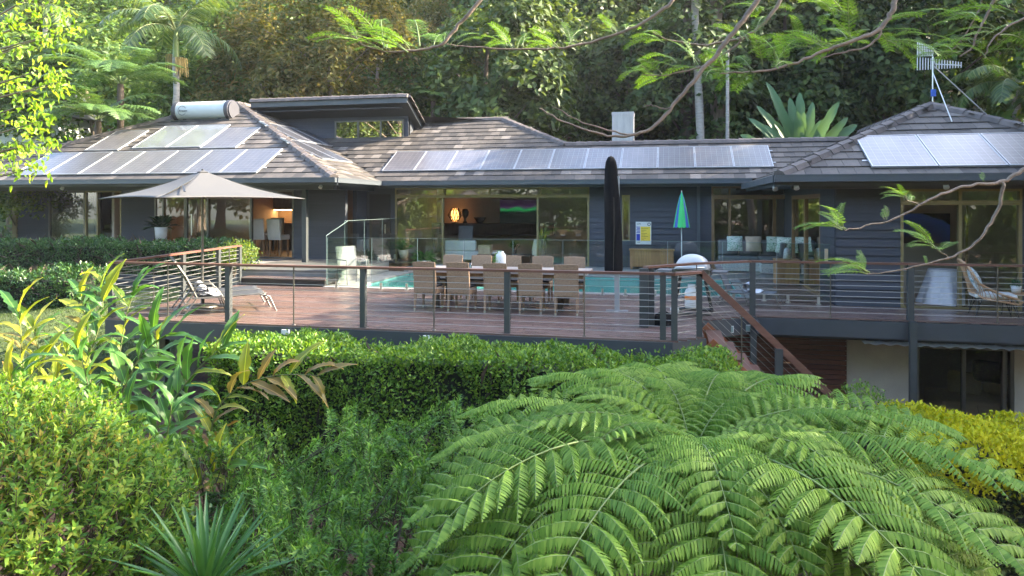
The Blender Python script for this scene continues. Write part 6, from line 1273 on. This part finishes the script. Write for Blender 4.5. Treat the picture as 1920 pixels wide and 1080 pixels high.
def twig_shrub(name, label, root, tips, dirs, m, seed, tl, nl, L, Wd, ang, kind='blade', stems=True, start=.2):
    rs = np.random.RandomState(seed); t = thing(name, label, 'shrub', root); r0 = np.array(root); link_mesh('foliage', np_mesh('foliage', *twig_cloud(rs, tips - r0, dirs, tl, nl, L, Wd, ang, kind, start), m), t)
    parts = []
    for k in range(0, len(tips)):
        p = tips[k] - r0; d = nrm(dirs[k]); a = p - d * tl * 1.5; parts.append(tube_np([a, p - d * tl * .5, p], [.006, .004, .002], 4))
    tag(link_mesh('stems', np_mesh('stems', *join(parts), m_darkbark), t), kind='stuff'); mb = MB(); r2 = random.Random(seed)
    for k in range(10):
        e = tips[r2.randrange(len(tips))] - r0; mb.tube([(0, 0, -.2), Vector(e) * .45 + Vector((0, 0, -.15)), Vector(e) - Vector((0, 0, tl))], [.03, .02, .008], 6, False)
    mb.build('branch', m_darkbark, t); return t
def cw(X, D): return X * math.cos(TH) - D * math.sin(TH), X * math.sin(TH) + D * math.cos(TH)
def cwv(d): x, y = cw(d[:, 0], d[:, 1]); return np.stack([x, y, d[:, 2]], 1)
# lime-yellow shrub, bottom left: leafy twigs over a mound
rs = np.random.RandomState(12); n = 4200; d = unit(rs, n * 3); d = d[(d[:, 2] > -.15) & (d[:, 1] < .75)][:n]; n = len(d); rad = rs.uniform(.5, 1.0, n) ** .5
lump = 1 + .07 * np.sin(d[:, 0] * 7 + 2) * np.cos(d[:, 1] * 6) + .05 * np.sin(d[:, 2] * 11 + d[:, 0] * 5)
T_ = np.array([-4.6, 5.75, -.93]) + d * rad[:, None] * lump[:, None] * np.array([1.92, 1.7, 1.70]); dr = nrm(d + np.array([0, 0, .9]) + .45 * rs.normal(size=d.shape))
x, y = cw(-4.5, 5.7); twig_shrub('lime_shrub', 'dense lime yellow small leaved shrub filling the lower left corner', (x, y, gzf(x, y)), cwv(T_), cwv(dr), L_shrub, 5, .22, 13, .092, .026, 1.1)
# podocarp with needle leaves, bottom centre
rs = np.random.RandomState(14); n = 820; X = rs.uniform(-2.95, .15, n); D = rs.uniform(5.3, 8.0, n); top = -.46 + .13 * (X + 1.4) + .17 * (D - 6.9) - .16 * np.clip(-X - 2.1, 0, 2) + .17 * np.sin(X * 5 + D * 3) + .14 * np.sin(X * 11 - D * 6); Z = top - np.where(np.arange(n) < 330, rs.exponential(.10, n), .30 + rs.exponential(.35, n))
T_ = np.stack([X, D, Z], 1); dr = nrm(np.stack([rs.normal(size=n) * .45 + .1, -.40 + .35 * rs.normal(size=n), .95 + .25 * rs.normal(size=n)], 1)); x, y = cw(-1.4, 6.8)
twig_shrub('podocarp_shrub', 'dark green needle leaved shrub below the hedge, left of the tree fern', (x, y, gzf(x, y)), cwv(T_), cwv(dr), L_podo, 7, .42, 44, .105, .0165, 1.0)
# small broadleaf bush
rs = np.random.RandomState(16); n = 130; X = rs.uniform(-3.75, -2.55, n); D = rs.uniform(7.1, 8.2, n); Z = -.30 - .35 * np.abs(X + 3.1) - rs.exponential(.26, n); T_ = np.stack([X, D, Z], 1); dr = nrm(np.stack([.5 * (X + 3.1) + .25 * rs.normal(size=n), -.15 + .25 * rs.normal(size=n), .9 + 0 * X], 1)); x, y = cw(-3.15, 7.7)
twig_shrub('broadleaf_shrub', 'small fresh green oval leaved bush between ginger and hedge', (x, y, gzf(x, y)), cwv(T_), cwv(dr), L_hedge, 9, .30, 14, .085, .040, 1.0, 'lance')
rs = np.random.RandomState(18); n = 160; X = rs.uniform(-3.9, -2.6, n); D = rs.uniform(6.6, 7.6, n); Z = -.95 + .1 * np.sin(X * 6) - rs.exponential(.22, n); T_ = np.stack([X, D, Z], 1); dr = nrm(np.stack([.4 * rs.normal(size=n), -.2 + .3 * rs.normal(size=n), .8 + 0 * X], 1)); x, y = cw(-3.2, 7.1)
twig_shrub('broadleaf_shrub', 'low dark bush beneath the fresh green oval leaved one', (x, y, gzf(x, y)), cwv(T_), cwv(dr), L_hedge2, 10, .26, 12, .08, .036, 1.1, 'lance')

# ---- sword leaf rosette
p = at(384, 1120, D=5.4); yz = gzf(p.x, p.y); yu = thing('yucca', 'spiky green sword leaf rosette at the bottom left', 'yucca', (p.x, p.y, yz)); hy = p.z - yz
MB().tube([(0, 0, 0), (.03, 0, hy * .5), (0, 0, hy + .03)], [.09, .08, .07], 10).build('trunk', m_bark, yu)
def sword(seed): return np_mesh('leaf', *strip_leaf(.78, .052, (0, -.22), .5, .004, seed, 7, .05), L_yucca, True)
sw = [sword(k) for k in range(4)]; r2 = random.Random(3)
for k in range(74):
    el = R(82 - 88 * (k / 74) ** .85); g = k * 2.399; d = (math.cos(g) * math.cos(el), math.sin(g) * math.cos(el), math.sin(el)); s = r2.uniform(.8, 1.06); link_mesh('leaf', sw[k % 4], yu, (d[0] * .04, d[1] * .04, hy + .03 * math.sin(el)), basis_rot(d), (s, s, s))

# ---- ginger stalks with broad leaves
GL = {}
def gleaf(k, m):
    if (k, m.name) not in GL: GL[(k, m.name)] = np_mesh('leaf', *strip_leaf(.48, .135, ((.10, -.85), (.25, -1.15), (-.05, -.5), (.2, -.7), (.0, -1.4))[k % 5], .34, (.04, .08, .06, .12, .07)[k % 5], k, 16, .12, .75, .42), m, True)
    return GL[(k, m.name)]
def ginger(label, pts, nl, weights, seed, side=None, Ls=1.0):
    nl = int(nl * 1.7)
    r2 = random.Random(seed); P = [at(a, b, D=c) for a, b, c in pts]; gb_ = P[0].copy(); z = gzf(gb_.x, gb_.y); base = Vector((gb_.x, gb_.y, z)); t = thing('ginger_plant', label, 'plant', base)
    C = [Vector((0, 0, 0))] + [p - base for p in P]; C[0] = Vector((C[1].x * .9, C[1].y * .9, 0.0)); n = 26; L_ = [0]
    for a, b in zip(C[:-1], C[1:]): L_.append(L_[-1] + (b - a).length)
    def pos(s_):
        s_ = s_ * L_[-1]
        for i in range(len(C) - 1):
            if s_ <= L_[i + 1] + 1e-6:
                f = (s_ - L_[i]) / max(1e-6, L_[i + 1] - L_[i]); return C[i].lerp(C[i + 1], f)
        return C[-1]
    def sm(s_): return (pos(max(0, s_ - .06)) + pos(s_) * 2 + pos(min(1, s_ + .06))) / 4
    MB().tube([sm(k / n) for k in range(n + 1)], [.016 - .010 * k / n for k in range(n + 1)], 7).build('stalk', M('ginger_stalk', (.10, .12, .035), .5, var=.3), t)
    for k in range(nl):
        s_ = .34 + .66 * (k + .5) / nl; p = sm(s_); tg = (sm(min(1, s_ + .05)) - sm(s_ - .05)).normalized(); lat = tg.cross(Vector((math.sin(TH), -math.cos(TH), .15))).normalized() * (1 if k % 2 else -1)
        d = (tg * (.75 if s_ < .9 else 1.5) + lat * r2.uniform(.55, 1.0) + Vector((r2.uniform(-.35, .35), r2.uniform(-.35, .35), r2.uniform(.0, .45)))).normalized()
        m = r2.choices([G_green, G_yel, G_brown], weights)[0]; s = r2.uniform(.72, 1.15) * Ls * (1 if s_ > .45 else .8); link_mesh('leaf', gleaf(r2.randrange(5), m), t, p, basis_rot(d, (r2.uniform(-.3, .3), r2.uniform(-.5, .1), 1)), (s, s * r2.uniform(.85, 1.1), s))
ginger('tall sunlit ginger stalk reaching up beside the deck corner', [(127, 760, 9.2), (178, 640, 9.2), (196, 580, 9.3), (188, 520, 9.4)], 15, (.5, .4, .1), 1, Ls=1.15)
ginger('dark ginger stalk with big green leaves below the deck corner', [(205, 800, 8.7), (240, 710, 8.7), (268, 655, 8.7), (330, 620, 8.7)], 15, (.85, .1, .05), 2, Ls=1.2)
ginger('ginger stalk leaning right with long drooping tip leaves', [(290, 800, 8.5), (335, 735, 8.5), (375, 685, 8.5), (430, 640, 8.6)], 14, (.8, .17, .03), 3, Ls=1.15)
ginger('sunlit pale ginger stalk at the far left edge', [(45, 700, 8.3), (38, 620, 8.3), (36, 570, 8.3)], 13, (.3, .6, .1), 4)
ginger('ginger stalk with dried curling leaves arching over the hedge', [(395, 775, 8.4), (440, 725, 8.4), (520, 700, 8.4), (610, 705, 8.4)], 16, (.12, .38, .5), 5, Ls=1.05)
ginger('low yellow ginger stalk arching over the brown mulch', [(345, 960, 7.4), (385, 890, 7.4), (440, 868, 7.3)], 9, (.4, .6, 0), 6, Ls=.95)
ginger('yellowing ginger stalk between the lawn and the lime shrub', [(90, 740, 8.6), (120, 680, 8.6), (130, 640, 8.6)], 13, (.25, .6, .15), 7)
ginger('short ginger stalk with tattered leaves in front of the lawn', [(20, 760, 8.0), (60, 700, 8.0), (90, 665, 8.0)], 10, (.25, .45, .3), 8)
ginger('small ginger stalk at the foot of the deck brace', [(200, 850, 8.2), (215, 800, 8.2), (250, 765, 8.2)], 8, (.9, .1, 0), 9)
ginger('leafy ginger stalk behind the lime shrub at the far left', [(-10, 800, 7.6), (15, 730, 7.6), (30, 690, 7.6)], 12, (.35, .5, .15), 11)
ginger('broad leaved ginger stalk in the middle of the clump', [(160, 830, 8.2), (170, 760, 8.2), (160, 690, 8.2), (140, 640, 8.2)], 13, (.55, .35, .1), 12, Ls=1.1)
ginger('dark ginger stalk close to the hedge end', [(330, 830, 8.9), (350, 770, 8.9), (352, 720, 8.9), (335, 680, 8.9)], 12, (.9, .1, 0), 13, Ls=1.1)
ginger('ginger stalk with a reddish new shoot near the deck stump', [(300, 860, 8.0), (318, 800, 8.0), (322, 750, 8.0)], 9, (.7, .1, .2), 14, Ls=.9)
ginger('tall leafy ginger stalk just left of the deck corner', [(170, 720, 9.6), (165, 640, 9.6), (158, 580, 9.7), (150, 545, 9.7)], 13, (.5, .4, .1), 15, Ls=1.1)
ginger('bushy ginger stalk in front of the deck fascia', [(262, 800, 9.0), (290, 720, 9.0), (300, 660, 9.0), (285, 610, 9.0)], 13, (.8, .15, .05), 16, Ls=1.1)
ginger('yellow leaved ginger stalk at the lawn edge', [(60, 770, 8.8), (75, 700, 8.8), (70, 640, 8.8), (60, 600, 8.8)], 12, (.2, .7, .1), 17, Ls=1.05)
ginger('upright ginger stalk overlapping the side railing', [(215, 720, 9.3), (228, 640, 9.4), (240, 570, 9.5), (262, 530, 9.5)], 13, (.65, .3, .05), 10, Ls=1.0)

# ---- lawn and leaf litter
rs = np.random.RandomState(30); n = 60000; X = rs.uniform(-21, -9.2, n); Y = rs.uniform(9.5, 17, n); ok = (X + 1.1 * np.sin(Y) < -9.4) & ~((X > -10.6) & (Y > 10.8)); X, Y = X[ok], Y[ok]; n = len(X); P = np.stack([X, Y, gz(X, Y)], 1)
D_ = nrm(np.stack([.45 * rs.normal(size=n), .45 * rs.normal(size=n), np.ones(n)], 1)); L_grass = leafmat('grass_blade', [(0, (.022, .05, .010)), (.6, (.045, .085, .016)), (1, (.10, .12, .03))], .35, .5)
tag(link_mesh('grass', np_mesh('grass', *leaf_vf(P, D_, unit(rs, n), .055, .009, 'card'), L_grass)), kind='stuff')
n = 5000; X = rs.uniform(-10, -2, n); Y = rs.uniform(6, 11, n); P = np.stack([X, Y, gz(X, Y) + .015], 1); N = nrm(np.array([0, 0, 1.]) + .3 * rs.normal(size=(n, 3)))
tag(link_mesh('leaf_litter', np_mesh('leaf_litter', *leaf_vf(P, np.cross(N, unit(rs, n)), N, rs.uniform(.03, .10, n), rs.uniform(.012, .04, n), 'card'), leafmat('litter', [(0, (.05, .025, .015)), (.6, (.12, .065, .035)), (1, (.24, .16, .09))], .1, .9))), kind='stuff')

n = 90; X = rs.uniform(-9.5, 1, n); Y = rs.uniform(11.2, 16, n); X = np.where(X > .2, X - 1.5, X); P = np.stack([X, Y, np.full(n, .006)], 1); N = nrm(np.array([0, 0, 1.]) + .15 * rs.normal(size=(n, 3)))
tag(link_mesh('fallen_leaves', np_mesh('fallen_leaves', *leaf_vf(P, np.cross(N, unit(rs, n)), N, rs.uniform(.03, .07, n), rs.uniform(.012, .03, n), 'card'), MATS['litter'])), kind='stuff')
# ================================================================ THE BIG TREE FERN
fx, fy = cw(1.42, 5.6); fz = gzf(fx, fy); fern = thing('tree_fern', 'huge green tree fern spreading its crown in front of the stair', 'tree fern', (fx, fy, fz)); HC = .05 - fz
MB().tube([(0, 0, HC * k / 14) for k in range(15)], [.12 * (1.25 - .2 * k / 14) * (1 + .06 * math.sin(k * 2.1)) for k in range(15)], 12).build('trunk', m_darkbark, fern)
FV = {}
def fvar(k, phi, side):
    key = (k, phi, side)
    if key not in FV:
        a, b = bipinnate(2.5, phi, 20, .66, 21, .102, .0205, 50 + k, stalk=.03, lift=.50, droop=.52, pdroop=.9, fwd=.28, side=side, prof=lambda q: np.clip(np.minimum(.45 + 1.8 * q, 1.0), 0, 1) * np.clip((1 - q) / .5, 0, 1) ** .72); FV[key] = (np_mesh('leaflets', *a, L_fern), np_mesh('stalk', *b, M_rach))
    return FV[key]
UPP = [(88, .98, (.50, -.50), 0, .0), (116, 1.0, (.50, -.60), 1, .06), (146, .98, (.42, -.60), 2, .0), (171, .92, (.46, -.75), 3, -.05), (206, 1.0, (.50, -.80), 0, .05), (238, .98, (.44, -.70), 1, -.04), (287, 1.0, (.50, -.72), 2, .06), (318, .95, (.42, -.70), 3, 0), (346, 1.05, (.46, -.66), 0, -.05), (10, 1.05, (.44, -.56), 1, .05), (48, 1.0, (.48, -.48), 2, 0)]
LOW = [(70, .9, (.2, -.8), 1, 0), (132, .9, (.15, -.9), 3, 0), (190, 1.0, (.10, -1.0), 2, 0), (222, 1.0, (.05, -1.05), 0, .05), (262, 1.0, (.12, -1.0), 1, -.05), (303, .98, (.08, -1.0), 3, 0), (332, 1.05, (.10, -.95), 2, 0), (358, 1.05, (.12, -.95), 0, 0), (28, .95, (.15, -.85), 3, 0), (155, .95, (.0, -1.2), 0, 0), (245, .9, (-.1, -1.2), 2, 0), (320, .9, (-.1, -1.2), 1, 0), (205, .9, (-.15, -1.2), 3, 0), (280, .9, (-.15, -1.25), 0, 0)]
UPP += [(60, .62, (.85, -.5), 1, .05), (130, .6, (.8, -.6), 2, 0), (190, .66, (.8, -.65), 3, 0), (262, .72, (.7, -.75), 0, .04), (305, .66, (.75, -.7), 1, 0), (0, .7, (.75, -.6), 2, 0), (100, .95, (.35, -.6), 3, 0), (30, 1.0, (.36, -.65), 1, .04), (68, 1.0, (.45, -.5), 3, -.04), (186, .98, (.36, -.85), 2, 0), (262, .95, (.35, -.8), 1, 0)]
UPP += [(155, 1.02, (.30, -.75), 0, .03), (220, 1.05, (.36, -.9), 2, .03), (252, 1.02, (.30, -.95), 3, 0), (303, 1.02, (.34, -.9), 1, 0), (332, 1.08, (.32, -.8), 2, .03), (20, 1.08, (.30, -.7), 0, 0)]
UPP += [(40, .45, (1.0, -.5), 0, 0), (95, .5, (.95, -.5), 1, 0), (150, .48, (1.0, -.55), 2, 0), (215, .5, (.95, -.6), 3, 0), (245, .52, (.8, -.7), 0, 0), (290, .55, (.75, -.7), 2, 0), (330, .5, (.9, -.6), 1, 0), (275, .75, (.55, -.75), 3, .03), (110, .8, (.65, -.55), 2, 0)]
LOW += [(178, 1.1, (.0, -.9), 1, 0), (198, 1.12, (-.05, -1.0), 0, .04), (233, 1.1, (-.05, -1.05), 2, 0), (345, 1.1, (.0, -.95), 3, 0), (12, 1.1, (.05, -.9), 1, 0), (310, 1.1, (-.05, -1.1), 2, 0), (272, 1.05, (-.05, -1.15), 0, 0)]
r2 = random.Random(11)
for az_, s, phi, k, sd_ in UPP + LOW:
    a, b = fvar(k, phi, sd_); f = thing('frond', None, None); f.parent = fern; f.location = (0, 0, HC); f.scale = (s, s, s); f.rotation_euler = (r2.uniform(-.07, .07), 0, R(az_) + TH); link_mesh('leaflets', a, f); link_mesh('stalk', b, f)

# ================================================================ JACARANDA BOUGHS
jb = cam2w(5.6, 6.2, 0); jz = gzf(jb.x, jb.y); jac = thing('jacaranda_tree', 'jacaranda with bare arching boughs and feathery leaves hanging across the view', 'tree', (jb.x, jb.y, jz)); J0 = Vector(jac.location)
C_ = lambda X, D, z: cam2w(X, D, z) - J0
MB().tube([(0, 0, 0), C_(5.55, 6.2, 0), C_(5.4, 6.3, 2.0), C_(5.0, 6.4, 4.2), C_(4.4, 6.5, 5.6)], [.22, .19, .17, .14, .10], 12).build('trunk', m_bark, jac)
m_twig = M('bough_bark', (.155, .115, .085), .8, var=.35, scale=9, bump=.5, bscale=40)
def smooth(pts, it=2):
    for _ in range(it):
        q = [pts[0]]
        for a, b in zip(pts[:-1], pts[1:]): q += [a.lerp(b, .25), a.lerp(b, .75)]
        pts = q + [pts[-1]]
    return pts
def bough(pre, pts, D, r0, r1):
    w = [C_(*p) for p in pre] + [at(a, b, D=D + (c[0] if c else 0)) - J0 for a, b, *c in pts]; rn = random.Random(len(w)); w = smooth(w); n = len(w)
    w = [p + Vector((rn.uniform(-1, 1), rn.uniform(-1, 1), rn.uniform(-1, 1))) * .008 for p in w]
    MB().tube(w, [(r0 + (r1 - r0) * k / (n - 1)) * .58 for k in range(n)], 8).build('bough', m_twig, jac)
top = (4.4, 6.5, 5.6)
bough([top, (3.9, 6.4, 5.0)], [(1677, 0), (1674, 20), (1661, 42), (1645, 60), (1576, 85), (1541, 98), (1488, 120), (1438, 132), (1399, 136), (1350, 138)], 6.2, .05, .010)
bough([], [(1654, 52), (1647, 74), (1615, 92), (1580, 97), (1541, 109)], 6.2, .022, .008)
bough([top, (3.4, 6.6, 5.2), (2.7, 6.6, 4.6)], [(1467, -5), (1445, 28), (1410, 64), (1371, 76), (1321, 87), (1251, 74), (1225, 62)], 6.6, .045, .010)
bough([], [(1405, 66), (1336, 117), (1293, 131), (1247, 142), (1205, 140)], 6.6, .018, .005)
bough([top, (2.6, 6.8, 5.4), (1.7, 6.8, 4.6)], [(1275, -8), (1240, 20), (1200, 47), (1150, 67), (1083, 87), (1017, 93), (933, 91), (853, 86), (838, 83)], 6.8, .04, .008)
bough([top, (2.6, 6.8, 5.4), (1.0, 6.8, 5.2), (.1, 6.6, 4.6)], [(907, -3), (867, 37), (845, 65), (828, 86), (787, 93), (733, 99), (693, 92), (670, 75), (655, 60)], 6.5, .045, .007)
bough([top, (3.2, 6.3, 5.2), (2.6, 6.1, 4.6)], [(1426, -4), (1396, 32), (1364, 76), (1332, 115), (1297, 156), (1258, 202), (1225, 240), (1190, 255), (1147, 257), (1100, 245), (1050, 227), (1010, 202)], 6.0, .05, .009)
bough([], [(1195, 254), (1147, 247), (1083, 228), (1035, 198)], 6.0, .016, .006)
bough([], [(1258, 202), (1240, 205), (1222, 196), (1205, 200)], 6.0, .012, .004)
bough([top, (4.5, 6.0, 4.6)], [(1866, -4), (1849, 28), (1828, 74), (1822, 92), (1800, 106)], 6.4, .035, .008)
bough([top, (4.4, 6.0, 4.7)], [(1842, -3), (1838, 12), (1821, 50), (1792, 89), (1768, 103)], 6.6, .022, .006)
bough([(5.2, 6.35, 3.4), (4.9, 6.0, 3.9)], [(1930, 30), (1877, 57), (1856, 78), (1846, 110)], 6.2, .026, .006)
bough([(5.4, 6.3, 2.0), (4.4, 5.6, 2.2)], [(1935, 306), (1905, 327), (1877, 342), (1807, 349), (1771, 362), (1729, 383), (1683, 408), (1630, 424), (1583, 431)], 5.2, .032, .007)
bough([], [(1880, 341), (1877, 387), (1856, 422), (1824, 461), (1785, 484), (1718, 498), (1665, 512), (1622, 513)], 5.2, .022, .006)
bough([], [(1729, 383), (1708, 380), (1695, 370)], 5.2, .008, .004)
bough([], [(1785, 484), (1765, 475), (1752, 463)], 5.2, .009, .004)
JS = []
for k, ph in enumerate(((.45, -.45), (.25, -.75), (.75, -.2), (.1, -.35))):
    a, b = bipinnate(.42, ph, 11, .115, 12, .0135, .0048, 80 + k, stalk=.16, lift=.12, droop=.12, pdroop=.15, fwd=.55, kind='card', prof=lambda q: np.clip(np.minimum(.55 + 1.3 * q, 1.08 - .62 * q), .05, 1)); JS.append((np_mesh('leaflets', *a, L_jac), np_mesh('stalk', *b, M_rach)))
r2 = random.Random(17)
def sprays(px_, py_, D, n, azs, s=1.0, el=(-.1, .6), jit=10):
    for k in range(max(2, round(n * (1.5 if D < 5.5 else .7)))):
        p = at(px_ + r2.uniform(-jit, jit), py_ + r2.uniform(-jit, jit) * .4, D=D + r2.uniform(-.12, .12)) - J0; a, b = JS[r2.randrange(4)]; f = thing('leaf_spray', None, None); f.parent = jac; f.location = p; sc_2 = s * r2.uniform(.55, .95); f.scale = (sc_2,) * 3
        g = R(r2.uniform(*azs)) + TH; e = r2.uniform(*el); f.rotation_euler = (r2.uniform(-.35, .35), -e, g); link_mesh('leaflets', a, f); link_mesh('stalk', b, f)
for a in ((1583, 430, 5.2, 5, (150, 215), 1.0, (.05, .45), 5), (1575, 428, 5.2, 3, (40, 130), .55, (.2, 1.0), 8), (1625, 512, 5.2, 6, (140, 215), .95, (.05, .5), 6), (1618, 508, 5.2, 2, (40, 90), .5, (.3, 1.0), 5), (1697, 370, 5.2, 5, (130, 240), .55, (.0, .7), 5), (1705, 378, 5.2, 2, (-30, 60), .4, (.1, .8), 4), (1752, 462, 5.2, 6, (120, 230), .8, (.1, .6), 5), (1765, 470, 5.2, 3, (-20, 80), .5, (.0, .9), 5), (1845, 340, 5.2, 2, (60, 120), .25, (.6, 1.3), 3), (1735, 497, 5.2, 2, (60, 120), .22, (.5, 1.2), 3), (1660, 412, 5.2, 2, (60, 120), .3, (.5, 1.2), 3),
          (665, 72, 6.5, 7, (100, 260), 1.2, (-.1, .8), 12), (720, 95, 6.5, 9, (70, 250), 1.5, (.15, .9), 18), (775, 92, 6.5, 9, (60, 200), 1.5, (.2, .9), 18), (825, 86, 6.5, 6, (20, 180), 1.1, (.1, .9), 14), (850, 84, 6.6, 3, (-30, 60), .8, (.0, .6), 8),
          (955, 90, 6.8, 8, (110, 220), 1.2, (.2, .7), 12), (975, 88, 6.8, 4, (10, 90), .8, (.2, .9), 8), (1040, 90, 6.8, 6, (100, 230), 1.0, (.3, .9), 8), (1070, 86, 6.8, 4, (0, 120), .9, (.3, .8), 8), (1155, 62, 6.8, 4, (60, 230), .8, (.2, .9), 8), (1180, 55, 6.8, 3, (0, 90), .9, (.2, .8), 8),
          (1240, 76, 6.6, 6, (100, 260), 1.0, (-.2, .6), 14), (1230, 140, 6.6, 9, (90, 270), 1.2, (-.2, .5), 18), (1290, 120, 6.5, 9, (60, 260), 1.2, (-.1, .7), 22), (1350, 132, 6.3, 9, (60, 260), 1.2, (-.2, .7), 20), (1410, 128, 6.2, 9, (20, 240), 1.3, (-.1, .7), 20), (1400, 75, 6.4, 6, (0, 180), 1.0, (.0, .8), 16), (1470, 120, 6.2, 7, (30, 260), 1.3, (.0, .8), 16), (1510, 85, 6.4, 9, (60, 240), 1.3, (-.1, .7), 20), (1555, 85, 6.3, 8, (60, 240), 1.2, (-.1, .7), 16), (1600, 75, 6.2, 9, (40, 250), 1.3, (-.1, .8), 18), (1640, 60, 6.2, 8, (-60, 160), 1.2, (-.4, .6), 14), (1660, 75, 6.2, 5, (-60, 20), 1.2, (-.9, .1), 8), (1430, 20, 6.5, 6, (0, 180), 1.0, (-.2, .6), 16), (1560, 25, 6.6, 8, (40, 250), 1.2, (-.2, .6), 24),
          (1765, 102, 6.5, 7, (90, 250), 1.1, (-.1, .6), 10), (1798, 100, 6.4, 7, (40, 230), 1.1, (-.1, .6), 14), (1830, 80, 6.4, 6, (-20, 200), 1.1, (-.1, .6), 12), (1848, 105, 6.2, 5, (-60, 160), .9, (-.5, .4), 8), (1860, 60, 6.3, 7, (-40, 200), 1.2, (-.2, .6), 16), (1820, 25, 6.6, 8, (0, 220), 1.2, (-.2, .6), 20), (1895, 20, 6.3, 6, (0, 200), 1.2, (-.2, .6), 16)):
    sprays(*a)
# ================================================================ SOFT AIR
mb = MB(); mb.box(-152, 152, -72, 152, -8, 75); hz = mb.build('haze', M('unused_haze', (1, 1, 1))); hz.data.materials.clear()
m = bpy.data.materials.new('garden_air'); m.use_nodes = True; m.node_tree.nodes.clear(); nd = m.node_tree.nodes
o_ = nd.new('ShaderNodeOutputMaterial'); pv = nd.new('ShaderNodeVolumePrincipled'); pv.inputs['Color'].default_value = (.92, .95, 1.0, 1); pv.inputs['Density'].default_value = .0003; pv.inputs['Anisotropy'].default_value = .2
m.node_tree.links.new(pv.outputs[0], o_.inputs['Volume']); hz.data.materials.append(m); tag(hz, kind='stuff')
